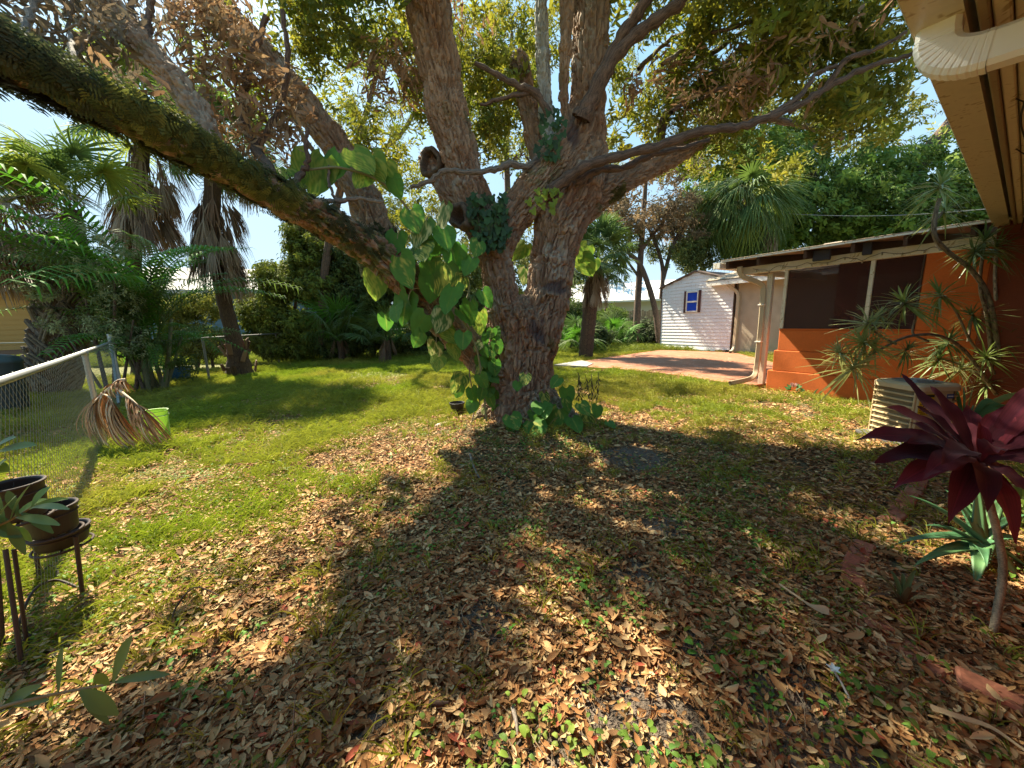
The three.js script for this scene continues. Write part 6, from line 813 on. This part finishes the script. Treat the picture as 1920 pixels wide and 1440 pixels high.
// ---- long-leaved shrub reaching into the picture at the left
{
  const ms = [leafMat([0.11, 0.2, 0.05], 0.38, { clearcoat: 0.5 }), leafMat([0.07, 0.15, 0.05], 0.34, { clearcoat: 0.5 }), leafMat([0.16, 0.26, 0.05], 0.45, { clearcoat: 0.3 })], stem = mat([0.16, 0.13, 0.07], 0.8);
  const leaf = (t, a, b, w, k, up = V(0.1, 1, 0.6)) => part('leaf', new Geo().blade(bez(a, a.clone().lerp(b, 0.33).add(V(0, 0.012, 0)), a.clone().lerp(b, 0.7).add(V(0, 0.01, 0)), b, 8), u => w * Math.sin(Math.PI * clamp(0.05 + 0.92 * Math.pow(u, 1.15))) + 0.002, up.clone().normalize(), 0.2).done().translate(-t.position.x, -t.position.y, -t.position.z), ms[k], t);
  let t = thing('oleander_shrub', 'long-leaved green branch in front of the black pot rings at left edge', 'shrub', V(-1.75, 0, -0.95));
  part('stem', new Geo().tube(spline([V(-1.78, 0.0, -0.9), V(-1.75, 0.4, -0.95), at(-40, 1010, 1.1), at(20, 975, 1.12), at(70, 945, 1.14)], 24).map(p => p.sub(t.position)), u => 0.007 - 0.004 * u, 6).done(), stem, t);
  for (const [ax, ay, bx, by, w, k] of [[20, 975, 60, 905, 0.03, 0], [30, 970, 112, 985, 0.026, 0], [25, 972, 88, 935, 0.03, 2], [40, 962, 100, 1000, 0.024, 1], [15, 980, 48, 1040, 0.03, 1], [10, 985, -20, 905, 0.03, 1], [55, 955, 128, 935, 0.022, 2], [60, 950, 95, 912, 0.025, 2], [60, 952, 130, 955, 0.02, 0], [-10, 995, 40, 1008, 0.034, 1], [-20, 1000, 30, 930, 0.034, 0], [35, 968, 15, 920, 0.026, 1], [5, 985, 60, 1015, 0.03, 2], [-30, 960, 25, 1000, 0.03, 1]]) leaf(t, at(ax, ay, 1.12), at(bx, by, 1.06 + 0.06 * k), w, k);
  for (const [ax, ay, bx, by, w, k] of [[-15, 900, 12, 862, 0.045, 2], [-30, 880, 16, 884, 0.05, 2], [-20, 850, 30, 820, 0.035, 1], [-10, 850, 68, 835, 0.04, 0]]) leaf(t, at(ax, ay, 1.3), at(bx, by, 1.3), w, k);
  t = thing('leafy_sprig', 'low sprig of long green leaves at the bottom left', 'sprig', at(40, 1330, 0.93)); t.position.y = 0;
  part('stem', new Geo().tube(spline([at(-60, 1345, 0.9), at(30, 1318, 0.92), at(110, 1300, 0.94), at(205, 1282, 0.95), at(222, 1276, 0.95)], 20).map(p => p.sub(t.position)), u => 0.006 - 0.0035 * u, 6).done(), stem, t);
  for (const [ax, ay, bx, by, w, k] of [[212, 1280, 248, 1192, 0.036, 0], [215, 1280, 318, 1264, 0.024, 1], [205, 1284, 176, 1268, 0.03, 2], [150, 1296, 222, 1340, 0.05, 0], [150, 1296, 205, 1358, 0.03, 1], [20, 1322, 92, 1312, 0.03, 1], [0, 1330, 78, 1285, 0.03, 1], [110, 1300, 118, 1212, 0.022, 1], [-20, 1350, 10, 1290, 0.04, 0]]) leaf(t, at(ax, ay, 0.94), at(bx, by, 0.93), w, k, V(0.1, 0.6, 1));
}
// ---------------------------------------------------------------- things standing about
{ // outdoor air conditioning unit
  const S = 0.46, H = 0.62, t = thing('air_conditioner', 'beige outdoor air conditioning unit by the orange porch wall', 'air conditioner', [3.97, 0, -3.93], -91 * RAD); t.rotation.y = -Math.PI / 2;
  const beige = mat([0.46, 0.35, 0.19], 0.55), dark = mat([0.16, 0.13, 0.08], 0.8), fin = mat([0.3, 0.24, 0.14], 0.6, { metalness: 0.3 });
  part('pad', boxGeo(-0.06, -0.05, -S - 0.06, S + 0.06, 0.035, 0.06, 0.012), mat([0.08, 0.08, 0.08], 0.9), t);
  const rr = (inset, r, n = 6) => { const p = [], a = inset, b = S - inset; for (const [cx, cz, s] of [[b - r, -a - r, 0], [b - r, -b + r, 1], [a + r, -b + r, 2], [a + r, -a - r, 3]]) for (let k = 0; k <= n; k++) { const q = Math.PI / 2 - s * Math.PI / 2 - k / n * Math.PI / 2; p.push([cx + Math.cos(q) * r, cz + Math.sin(q) * r]); } return p; };
  const ring = (i0, r0, y0, i1, r1, y1, m, name) => { const g = new Geo(), a = rr(i0, r0), b = rr(i1, r1), n = a.length; for (let k = 0; k < n; k++) { const k2 = (k + 1) % n; g.q(g.v(a[k][0], y0, a[k][1]), g.v(a[k2][0], y0, a[k2][1]), g.v(b[k2][0], y1, b[k2][1]), g.v(b[k][0], y1, b[k][1])); } return g; };
  const core = ring(0.02, 0.06, 0.04, 0.02, 0.06, H - 0.05); part('coil', core.done(), dark, t);
  const fg = new Geo(), per1 = rr(0.017, 0.062, 10); for (let s = 0; s < per1.length; s++) { const a = per1[s], b = per1[(s + 1) % per1.length], L = Math.hypot(b[0] - a[0], b[1] - a[1]), n = Math.max(1, Math.round(L / 0.011)); for (let k = 0; k < n; k++) { const x = lerp(a[0], b[0], (k + 0.5) / n), z = lerp(a[1], b[1], (k + 0.5) / n); if (x > S - 0.03 && z > -0.4) continue; fg.box(x - 0.0022, 0.045, z - 0.0022, x + 0.0022, H - 0.055, z + 0.0022); } } part('fins', fg.done(), fin, t, 'stuff');
  for (let k = 0; k <= 9; k++) { const y = 0.04 + k * (H - 0.1) / 9; const g = new Geo(); for (const [i0, y0, i1, y1] of [[0.004, y, 0.002, y + 0.004], [0.002, y + 0.004, 0.004, y + 0.014], [0.004, y + 0.014, 0.016, y + 0.018], [0.016, y - 0.003, 0.004, y]]) { const q = ring(i0, 0.068, y0, i1, 0.068, y1); g.add(q, new THREE.Matrix4()); } part('louver_slat', g.done(), beige, t); }
  for (const [x, z] of [[0.012, -0.03], [S - 0.03, -0.012]]) part('corner_post', boxGeo(x, 0.04, z - 0.018, x + 0.018, H - 0.05, z + 0.012, 0.004), beige, t);
  part('service_panel', boxGeo(S - 0.02, 0.04, -S + 0.1, S + 0.003, H - 0.05, -0.02, 0.008), beige, t);
  // label plate with lines of print, and the small blue maker's plate
  const lab = tex(128, 160, (u, v, i, j) => { const c = v > 0.86 ? [0.15, 0.13, 0.02] : [0.95, 0.8, 0.05], row = Math.floor(v * 22) % 2, w = hash(Math.floor(u * 26), Math.floor(v * 22), 5) > 0.3; return row && w && u > 0.1 && u < 0.9 && v < 0.6 ? [0.3, 0.25, 0.03] : c; });
  part('energy_label', boxGeo(S + 0.004, 0.33, -0.17, S + 0.006, 0.54, -0.03), mat([0.75, 0.75, 0.75], 0.5, { map: (() => { const l = lab; l.repeat.set(1 / 0.14, 1 / 0.21); l.offset.set(0.2, -0.55); l.colorSpace = THREE.SRGBColorSpace; return l; })() }), t);
  part('maker_plate', boxGeo(S + 0.0035, 0.49, -0.36, S + 0.008, 0.535, -0.29, 0.002), mat([0.02, 0.06, 0.2], 0.35), t); part('plate_letters', new Geo().box(S + 0.0082, 0.508, -0.35, S + 0.009, 0.519, -0.30).done(), mat([0.6, 0.65, 0.7], 0.4), t);
  // domed top with round fan guard
  const top = new Geo(); for (const [i0, r0, y0, i1, r1, y1] of [[-0.008, 0.08, H - 0.055, -0.008, 0.08, H - 0.012], [-0.008, 0.08, H - 0.012, 0.012, 0.07, H + 0.008]]) top.add(ring(i0, r0, y0, i1, r1, y1), new THREE.Matrix4());
  const out = rr(0.012, 0.07), cc = S / 2; for (let k = 0; k < out.length; k++) { const k2 = (k + 1) % out.length, f = q => { const a = Math.atan2(q[1] + cc, q[0] - cc); return [cc + Math.cos(a) * 0.185, -cc + Math.sin(a) * 0.185]; }, a = f(out[k]), b = f(out[k2]); top.q(top.v(out[k][0], H + 0.008, out[k][1]), top.v(out[k2][0], H + 0.008, out[k2][1]), top.v(b[0], H + 0.014, b[1]), top.v(a[0], H + 0.014, a[1])); top.q(top.v(a[0], H + 0.014, a[1]), top.v(b[0], H + 0.014, b[1]), top.v(b[0], H - 0.05, b[1]), top.v(a[0], H - 0.05, a[1])); }
  part('top_cover', top.done(), mat([0.52, 0.42, 0.26], 0.5), t);
  const gd = new Geo(); for (let k = 1; k <= 8; k++) { const p = []; for (let a = 0; a <= 32; a++) p.push(V(cc + Math.cos(a / 32 * 6.2832) * 0.0225 * k, H + 0.014 + 0.012 * (1 - k / 8), -cc + Math.sin(a / 32 * 6.2832) * 0.0225 * k)); gd.tube(p, 0.0022, 4); } for (let k = 0; k < 8; k++) { const a = k / 8 * 6.2832; gd.tube([V(cc, H + 0.026, -cc), V(cc + Math.cos(a) * 0.09, H + 0.021, -cc + Math.sin(a) * 0.09), V(cc + Math.cos(a) * 0.185, H + 0.014, -cc + Math.sin(a) * 0.185)], 0.0025, 4); } part('fan_guard', gd.done(), mat([0.35, 0.35, 0.33], 0.5, { metalness: 0.5 }), t);
  part('motor_hub', new Geo().lathe([[0, 0.012], [0.05, 0.01], [0.06, 0], [0.06, -0.06], [0, -0.06]], 20, cc, H + 0.002, -cc).done(), mat([0.5, 0.52, 0.55], 0.35, { metalness: 0.7 }), t);
  for (let k = 0; k < 3; k++) { const g = new Geo(); g.q(g.v(0.05, 0, -0.03), g.v(0.17, 0.012, -0.06), g.v(0.17, -0.03, 0.05), g.v(0.05, -0.02, 0.03)); const m = part('fan_blade', g.done(), mat([0.2, 0.2, 0.2], 0.5), t); m.position.set(cc, H - 0.03, -cc); m.rotation.y = k * 2.094; }
}
{ // three-ring pot stand at the left
  const black = mat([0.028, 0.022, 0.02], 0.5, { metalness: 0.4 }), rust = mat([0.035, 0.02, 0.015], 0.7), pos = V(-2.25, 0, -1.5), t = thing('pot_stand', 'dark metal plant stand with stepped legs at the left edge', 'plant stand', pos), rel = p => p.clone().sub(pos);
  const pots = [[at(22, 912, 1.55), 0.092, 0.15], [at(92, 954, 1.66), 0.088, 0.12], [at(112, 996, 1.72), 0.1, 0.07]];
  const lbl = ['dark metal pot on the stand, highest of three', 'dark metal pot on the stand, middle one of three', 'shallow dark metal pot on the stand, lowest of three'];
  pots.forEach(([p, r, h], i) => {
    const q = thing('metal_pot', lbl[i], 'pot', V(p.x, p.y - h, p.z), 0, 'dark metal pots on the stand');
    part('pot_body', new Geo().lathe([[0, 0], [r * 0.86, 0], [r * 0.9, 0.006], [r * 0.97, h * 0.55], [r, h], [r + 0.006, h + 0.004], [r + 0.006, h + 0.012], [r - 0.003, h + 0.012], [r - 0.006, h], [r * 0.93, h * 0.5], [r * 0.84, 0.01], [0, 0.01]], 40).done(), black, q);
    part('rim', new Geo().tube(Array.from({ length: 41 }, (_, k) => V(Math.cos(k / 20 * Math.PI) * (r + 0.004), h + 0.008, Math.sin(k / 20 * Math.PI) * (r + 0.004))), 0.0055, 7).done(), rust, q);
    part('rim', new Geo().tube(Array.from({ length: 41 }, (_, k) => V(Math.cos(k / 20 * Math.PI) * (r + 0.001), h * 0.78, Math.sin(k / 20 * Math.PI) * (r + 0.001))), 0.003, 6).done(), rust, q);
    part('soil', new Geo().lathe([[0, h * 0.35], [r * 0.9, h * 0.35]], 24).done(), mat([0.05, 0.035, 0.025], 0.95), q);
    part('support_ring', new Geo().tube(Array.from({ length: 41 }, (_, k) => rel(V(p.x + Math.cos(k / 20 * Math.PI) * (r + 0.004), p.y - h - 0.008, p.z + Math.sin(k / 20 * Math.PI) * (r + 0.004)))), 0.006, 7).done(), rust, t);
    for (let k = 0; k < 2; k++) part('cross_bar', new Geo().tube([rel(V(p.x - (r + 0.004) * (k ? 0.7 : 1), p.y - h - 0.009, p.z - (k ? 0.7 : 0) * r)), rel(V(p.x + (r + 0.004) * (k ? 0.7 : 1), p.y - h - 0.009, p.z + (k ? 0.7 : 0) * r))], 0.005, 6).done(), rust, t);
  });
  const leg = (top, ft, r = 0.011) => part('leg', new Geo().tube([rel(top), rel(top.clone().lerp(ft, 0.5)), rel(ft)], r, 8, true).done(), rust, t), P = pots.map(a => a[0]);
  leg(at(10, 1030, 1.38), gp(42, 1255), 0.008); leg(at(26, 1030, 1.4), gp(52, 1215), 0.007); leg(at(142, 1006, 1.68), gp(155, 1118), 0.009); leg(at(68, 1035, 1.82), gp(74, 1092), 0.009); leg(at(-8, 1020, 1.45), gp(5, 1215), 0.009); leg(P[1].clone().add(V(0.09, -0.02, 0.05)), P[2].clone().add(V(0.06, 0, 0.07)), 0.006);
  part('scroll', new Geo().tube(spline([gp(30, 1215), gp(40, 1190).add(V(0, 0.05, 0)), gp(78, 1135).add(V(0, 0.1, 0)), gp(110, 1110).add(V(0, 0.07, 0)), gp(150, 1108).add(V(0, 0.02, 0))].map(rel), 24), 0.006, 6).done(), rust, t); part('scroll', new Geo().tube(spline([gp(72, 1092), gp(95, 1075).add(V(0, 0.05, 0)), gp(110, 1080).add(V(0, 0.03, 0)), gp(104, 1090)].map(rel), 16), 0.006, 6).done(), rust, t); part('foot_bar', new Geo().tube([gp(0, 1250).add(V(0, 0.01, 0)), gp(35, 1226).add(V(0, 0.03, 0)), gp(60, 1205).add(V(0, 0.04, 0))].map(rel), 0.008, 6).done(), rust, t);
}
{ // lime bucket by the dead frond
  const f = gp(297, 826), t = thing('plastic_bucket', 'lime green plastic bucket standing on the grass by the dead frond', 'bucket', f), h = 0.37, lime = new THREE.MeshPhysicalMaterial({ color: rgb(0.22, 0.42, 0.035), roughness: 0.85, transmission: 0.35, thickness: 0, clearcoat: 0.4, clearcoatRoughness: 0.3, side: THREE.DoubleSide });
  part('body', new Geo().lathe([[0, 0.004], [0.115, 0.004], [0.12, 0.012], [0.134, h * 0.82]], 36).done(), lime, t); part('rim', new Geo().lathe([[0.134, h * 0.82], [0.143, h * 0.83], [0.143, h * 0.87], [0.137, h * 0.88], [0.139, h], [0.146, h + 0.004], [0.144, h + 0.012], [0.136, h + 0.01]], 36).done(), lime, t);
  part('handle', new Geo().tube(Array.from({ length: 17 }, (_, k) => V(Math.cos(k / 16 * Math.PI) * 0.146, h * 0.9 - 0.02 + Math.sin(k / 16 * Math.PI) * 0.03, Math.sin(k / 16 * Math.PI) * 0.15)), 0.0035, 6).done(), mat([0.5, 0.5, 0.5], 0.4, { metalness: 0.8 }), t);
}
{ // dead palm frond slumped over the fence
  const o = at(225, 722, 4.2), t = thing('dead_palm_frond', 'dry brown palm frond slumped over the fence by the lime bucket', 'palm frond', V(o.x, 0, o.z)), R = RNG(141), ms = [mat([0.38, 0.2, 0.085], 0.85), mat([0.5, 0.32, 0.17], 0.85), mat([0.27, 0.12, 0.045], 0.85), mat([0.62, 0.47, 0.32], 0.8)];
  const spine = (pts, r) => { const p = spline(pts.map(q => at(...q)), 24); part('stalk', new Geo().tube(p.map(q => q.clone().sub(t.position)), u => r * (1 - 0.7 * u), 7).done(), ms[3], t); return p; };
  const A = spine([[236, 712, 4.25], [222, 714, 4.22], [205, 728, 4.15], [190, 740, 4.1], [178, 752, 4.02]], 0.02), B = spine([[212, 722, 4.2], [232, 738, 4.1], [250, 752, 4.02], [270, 772, 3.98]], 0.016), C2 = spine([[190, 738, 4.12], [205, 745, 4.05], [215, 765, 4.0]], 0.012);
  const hang = (p, n, len, dx, curl) => { for (let k = 0; k < n; k++) { const u = R(), q = p[Math.floor(u * (p.length - 1))], L = len * (0.6 + 0.5 * R()), sx = dx * (0.5 + R()) + (R() - 0.5) * 0.12, sz = (R() - 0.3) * 0.2, b = q.clone().add(V(sx * 0.5, -L * 0.3 + 0.06 * R(), sz)), c = q.clone().add(V(sx * 0.9, -L * 0.7, sz * 1.2)), e = q.clone().add(V(sx * 0.9 + curl * L * (0.4 + R() * 0.6), -L, sz)); e.y = Math.max(e.y, 0.03); c.y = Math.max(c.y, 0.06); part('leaflet', new Geo().blade(bez(q, b, c, e, 7).map(x => x.sub(t.position)), s => 0.016 * (1 - 0.8 * s * s) + 0.002, V(R() - 0.5, 0.2, 1).normalize(), 0.7).done(), ms[Math.floor(R() * 4)], t); } };
  hang(A.slice(14), 60, 0.6, -0.12, 0.25); hang(C2.slice(10), 44, 0.66, 0.06, 0.45); hang(B.slice(10), 48, 0.5, 0.16, 0.3); hang(A.slice(0, 12), 30, 0.16, 0.06, 0.1);
}
{ // small pots, tub, shell
  let f = gp(858, 778), t = thing('flower_pot', 'black plastic nursery pot left of the trunk foot', 'pot', f);
  part('pot_body', new Geo().lathe([[0, 0.004], [0.075, 0.004], [0.105, 0.17], [0.113, 0.172], [0.114, 0.19], [0.106, 0.192], [0.1, 0.17], [0.07, 0.02]], 28).done(), mat([0.018, 0.018, 0.02], 0.45), t); part('soil', new Geo().lathe([[0, 0.15], [0.097, 0.15]], 20).done(), mat([0.06, 0.04, 0.025], 0.95), t);
  f = gp(830, 800); t = thing('sea_shell', 'ribbed pinkish brown shell lying left of the trunk', 'shell', f); const g = new Geo(); { let prev = null; for (let j = 0; j <= 8; j++) { const u = j / 8, row = []; for (let k = 0; k <= 28; k++) { const a = lerp(-1.25, 1.25, k / 28), r = 0.13 * u * (1 + 0.04 * Math.cos(k * 1.8)), y = 0.06 * Math.sin(Math.PI * u * 0.9) * Math.cos(a * 0.9) + 0.007 * u * Math.cos(k * 1.8 * 1); g.col = k % 7 < 3 ? [0.42, 0.22, 0.14] : [0.5, 0.38, 0.27]; row.push(g.v(Math.sin(a) * r, y + 0.01, Math.cos(a) * r - 0.06)); } if (prev) for (let k = 0; k < 28; k++) g.q(prev[k], row[k], row[k + 1], prev[k + 1]); prev = row; } } const sh = part('valve', g.done(), mat([1, 1, 1], 0.6, { vertexColors: true }), t); sh.rotation.set(0.25, 0.4, 0);
  const bowl = (px, py, lbl, r, h) => { const q = gp(px, py), b = thing('flower_pot', lbl, 'pot', q); part('pot_body', new Geo().lathe([[0, 0], [r * 0.6, 0], [r * 0.68, 0.01], [r * 0.98, h * 0.62]], 28).done(), mat([0.55, 0.42, 0.32], 0.6), b); part('stripe', new Geo().lathe([[r * 0.98, h * 0.62], [r * 1.0, h * 0.63], [r * 1.0, h * 0.74], [r * 0.985, h * 0.75]], 28).done(), mat([0.06, 0.04, 0.035], 0.5), b); part('rim', new Geo().lathe([[r * 0.985, h * 0.75], [r, h], [r * 0.93, h], [r * 0.9, h * 0.6], [r * 0.5, 0.02]], 28).done(), mat([0.62, 0.52, 0.42], 0.55), b); part('soil', new Geo().lathe([[0, h * 0.8], [r * 0.92, h * 0.8]], 20).done(), mat([0.05, 0.035, 0.025], 0.95), b); };
  bowl(1596, 749, 'small tan bowl pot with dark stripe below the porch wall', 0.11, 0.1);
  f = gp(1487, 741); t = thing('potted_plant', 'little round leafy plant at the foot of the orange wall', 'plant', f); const R = RNG(151), gm = [leafMat([0.1, 0.22, 0.08], 0.35), leafMat([0.42, 0.24, 0.22], 0.35)];
  for (let k = 0; k < 44; k++) { const a = R() * 6.283, el = 0.15 + 1.3 * R(), r = 0.09, c = V(Math.cos(a) * Math.cos(el) * r, 0.06 + Math.sin(el) * r, Math.sin(a) * Math.cos(el) * r), d = c.clone().sub(V(0, 0.05, 0)).normalize(); part('leaf', new Geo().blade([c, c.clone().addScaledVector(d, 0.025), c.clone().addScaledVector(d, 0.05), c.clone().addScaledVector(d, 0.065)], u => 0.03 * Math.sin(Math.PI * clamp(0.1 + 0.86 * u)), V(-d.z, 0.5, d.x), 0.3).done(), gm[el > 1.1 ? 1 : 0], t); }
  for (const [px, s] of [[1524, 0.14], [1532, 0.1]]) { const b = gp(px, 745).sub(f); part('leaf', new Geo().blade(bez(b, b.clone().add(V(0.01, s * 0.5, 0)), b.clone().add(V(0.03, s * 0.9, 0)), b.clone().add(V(0.08, s, 0)), 6), u => 0.022 * Math.sin(Math.PI * clamp(0.1 + 0.86 * u)) + 0.002, V(0, 0.2, 1), 0.3).done(), gm[0], t); }
  f = at(1808, 806, 3.45); f.y = 0; t = thing('potted_plant', 'strap-leaved plant in a black pot right of the air conditioner', 'plant', f); part('pot_body', new Geo().lathe([[0, 0.004], [0.1, 0.004], [0.13, 0.19], [0.138, 0.2], [0.13, 0.21], [0.12, 0.18]], 28).done(), mat([0.02, 0.02, 0.022], 0.5), t); part('soil', new Geo().lathe([[0, 0.17], [0.12, 0.17]], 20).done(), mat([0.05, 0.035, 0.025], 0.95), t);
  for (let k = 0; k < 22; k++) { const a = R() * 6.283, L = 0.3 + 0.22 * R(), d = V(Math.cos(a), 0, Math.sin(a)), b = d.clone().multiplyScalar(0.03).add(V(0, 0.17, 0)); part('leaf', new Geo().blade(bez(b, b.clone().add(V(d.x * 0.05, L * 0.5, d.z * 0.05)), b.clone().add(V(d.x * 0.15, L * 0.85, d.z * 0.15)), b.clone().add(V(d.x * 0.3, L * (0.6 + 0.4 * R()), d.z * 0.3)), 7), u => 0.045 * Math.sin(Math.PI * clamp(0.15 + 0.83 * u)) + 0.002, V(d.z, 0.3, -d.x), 0.3).done(), k % 4 ? gm[0] : leafMat([0.25, 0.34, 0.12], 0.4), t); }
  f = gp(336, 716); t = thing('plastic_tub', 'blue plastic tub half hidden behind the feather palm', 'tub', f); part('tub_body', new Geo().lathe([[0, 0.01], [0.24, 0.01], [0.28, 0.36], [0.3, 0.365], [0.3, 0.39], [0.285, 0.39], [0.27, 0.34], [0.23, 0.03], [0, 0.03]], 32).done(), mat([0.02, 0.09, 0.19], 0.45), t); for (const s of [-1, 1]) part('handle', new Geo().tube([V(s * 0.29, 0.33, -0.06), V(s * 0.34, 0.33, -0.05), V(s * 0.34, 0.33, 0.05), V(s * 0.29, 0.33, 0.06)], 0.009, 6).done(), mat([0.02, 0.09, 0.19], 0.45), t);
  f = at(2, 690, 6.2); t = thing('garden_bin', 'dark rounded bin beyond the fence at the left edge', 'bin', V(f.x - 0.05, 0, f.z)); part('bin_body', new Geo().lathe([[0, 0], [0.2, 0], [0.23, 0.02], [0.27, 0.86], [0.27, 0.88]], 28).done(), mat([0.03, 0.04, 0.04], 0.6), t); part('lid', new Geo().lathe([[0.28, 0.86], [0.285, 0.9], [0.24, 0.97], [0.1, 1.01], [0, 1.02]], 28).done(), mat([0.035, 0.055, 0.055], 0.5), t);
}
{ // brick edging of the bed
  const t = thing('brick_edging', 'row of half-buried red bricks edging the flower bed', 'edging', gp(1700, 1200)), R = RNG(161), g = [1, 2, 3].map(k => boxGeo(-0.1, -0.05, -0.048, 0.1, 0.012 + 0.004 * k, 0.048, 0.008)), bm = [[0.27, 0.09, 0.05], [0.22, 0.075, 0.045], [0.31, 0.12, 0.07]].map(c => mat(c.map(x => x * 1.2), 0.95, { map: tex(64, 64, (u, v) => { const q = 0.8 + 0.5 * (per(u, v, 26, c[0] * 40) - 0.5); return [q, q, q]; }, 5, 5) }));
  const cv = new THREE.CatmullRomCurve3([V(3.3, 0, -2.75), V(2.68, 0, -2.33), V(2.1, 0, -1.98), V(1.72, 0, -1.65), V(1.58, 0, -1.36), V(1.62, 0, -1.16), V(1.78, 0, -0.98), V(2.1, 0, -0.75)]), n = Math.round(cv.getLength() / 0.212);
  for (let k = 0; k < n; k++) { if (k > 2 && R() < 0.28) continue; const u = (k + 0.5) / n, p = cv.getPointAt(u), d = cv.getTangentAt(u), m = part('brick', g[k % 3], bm[Math.floor(R() * 3)], t); m.position.set(p.x - t.position.x + (R() - 0.5) * 0.015, height(p.x, p.z) + 0.0 + 0.022 * R(), p.z - t.position.z); m.rotation.set((R() - 0.5) * 0.12, Math.atan2(-d.z, d.x) + (R() - 0.5) * 0.12, (R() - 0.5) * 0.1); }
}
// fallen sticks, stems and one scrap
const stick = (name, label, pts, r, c, cat = 'stick', group) => { const P = pts.map(([x, y, h = 0.03]) => { const p = gp(x, y); p.y = height(p.x, p.z) + h; return p; }); const m = part(name, new Geo().tube(spline(P, 16), u => r * (1 - 0.55 * u), 7, true).done(), mat(c, 0.9, { map: barkMap }), scene); return tag(m, label, cat, group); };
{
  const P = [[1458, 1112], [1490, 1135], [1520, 1156], [1552, 1168]].map(([x, y]) => gp(x, y).add(V(0, 0.05, 0))), t = tag(part('dry_stem', new Geo().blade(spline(P, 12), u => 0.012 + 0.03 * smooth(0.55, 0.9, u) * (1 - smooth(0.93, 1.1, u)), V(0, 1, 0.4), 0.5).done(), mat([0.38, 0.29, 0.17], 0.85), scene), 'pale dry leaf stem lying on the litter left of the bed', 'stem');
  tag(part('dry_stem', new Geo().blade(spline([[1740, 1350], [1790, 1368], [1850, 1388], [1918, 1436]].map(([x, y]) => gp(x, y).add(V(0, 0.05, 0))), 12), u => 0.02 * (1 - 0.5 * u), V(0, 1, 0.4), 0.5).done(), mat([0.36, 0.28, 0.16], 0.8), scene), 'long pale dry leaf stem in the bottom right corner', 'stem');
}
stick('fallen_stick', 'grey crooked stick on the litter in front of the trunk', [[882, 862, 0.05], [890, 885, 0.04], [902, 905, 0.03]], 0.014, [0.3, 0.26, 0.22]); stick('fallen_stick', 'thin straight twig leading left from the grey crooked stick', [[880, 876], [830, 876], [770, 880]], 0.005, [0.32, 0.25, 0.17]);
stick('fallen_stick', 'dark arching twig between the grass and the litter at left', [[318, 1190, 0.02], [335, 1160, 0.08], [370, 1138, 0.12], [405, 1134, 0.08], [440, 1145, 0.03]], 0.0045, [0.12, 0.08, 0.055]); stick('fallen_stick', 'brown twig lying beside the low green sprig', [[190, 1300], [250, 1312], [300, 1330], [350, 1345]], 0.006, [0.26, 0.16, 0.09]); stick('fallen_stick', 'pale short twig upright in the litter at the bottom left', [[264, 1420, 0.0], [272, 1370, 0.04], [280, 1330, 0.08]], 0.004, [0.4, 0.3, 0.18]);
stick('fallen_stick', 'short dark log end half sunk in the litter', [[806, 1330, 0.04], [826, 1331, 0.04], [842, 1329, 0.04]], 0.012, [0.13, 0.08, 0.055]); stick('fallen_stick', 'split pale chip standing in the bare soil at the bottom', [[962, 1340, 0.04], [970, 1375, 0.03], [972, 1390, 0.01]], 0.008, [0.42, 0.37, 0.32]); stick('fallen_stick', 'long thin twig at the bottom centre right', [[1082, 1125, 0.03], [1084, 1160, 0.03], [1070, 1180, 0.03]], 0.004, [0.3, 0.22, 0.14]); stick('fallen_stick', 'fine twig standing by the bottom edge left of centre', [[545, 1425, 0.02], [552, 1395, 0.05], [560, 1350, 0.1]], 0.003, [0.3, 0.22, 0.15]); stick('fallen_stick', 'thin broken pole leaning under the hedge', [[612, 632, 0.9], [640, 665, 0.25], [656, 680, 0.05]], 0.02, [0.24, 0.17, 0.13]); stick('fallen_stick', 'short brown cane leaning at the foot of the feather palm', [[290, 690, 0.25], [305, 712, 0.12], [322, 728, 0.04]], 0.02, [0.32, 0.2, 0.13]);
{ const p = gp(1568, 1292), t = thing('plastic_scrap', 'pale blue plastic scrap on a stalk lying in the litter', 'scrap', p), m = mat([0.25, 0.34, 0.42], 0.6), R = RNG(171); part('stalk', new Geo().tube([V(0, 0.02, 0.05), V(0.004, 0.04, 0.01), V(0, 0.06, -0.02)], 0.004, 6).done(), mat([0.3, 0.3, 0.27], 0.7), t); for (let k = 0; k < 5; k++) { const a = k * 1.3, d = V(Math.cos(a), 0.4, Math.sin(a)).normalize(), o = V(0, 0.06, -0.02); part('petal', new Geo().blade([o, o.clone().addScaledVector(d, 0.012), o.clone().addScaledVector(d, 0.024)], u => 0.014 * Math.sin(Math.PI * clamp(0.2 + 0.7 * u)), V(-d.x, 1, -d.z), 0.3).done(), m, t); } }
renderer.render(scene, camera);
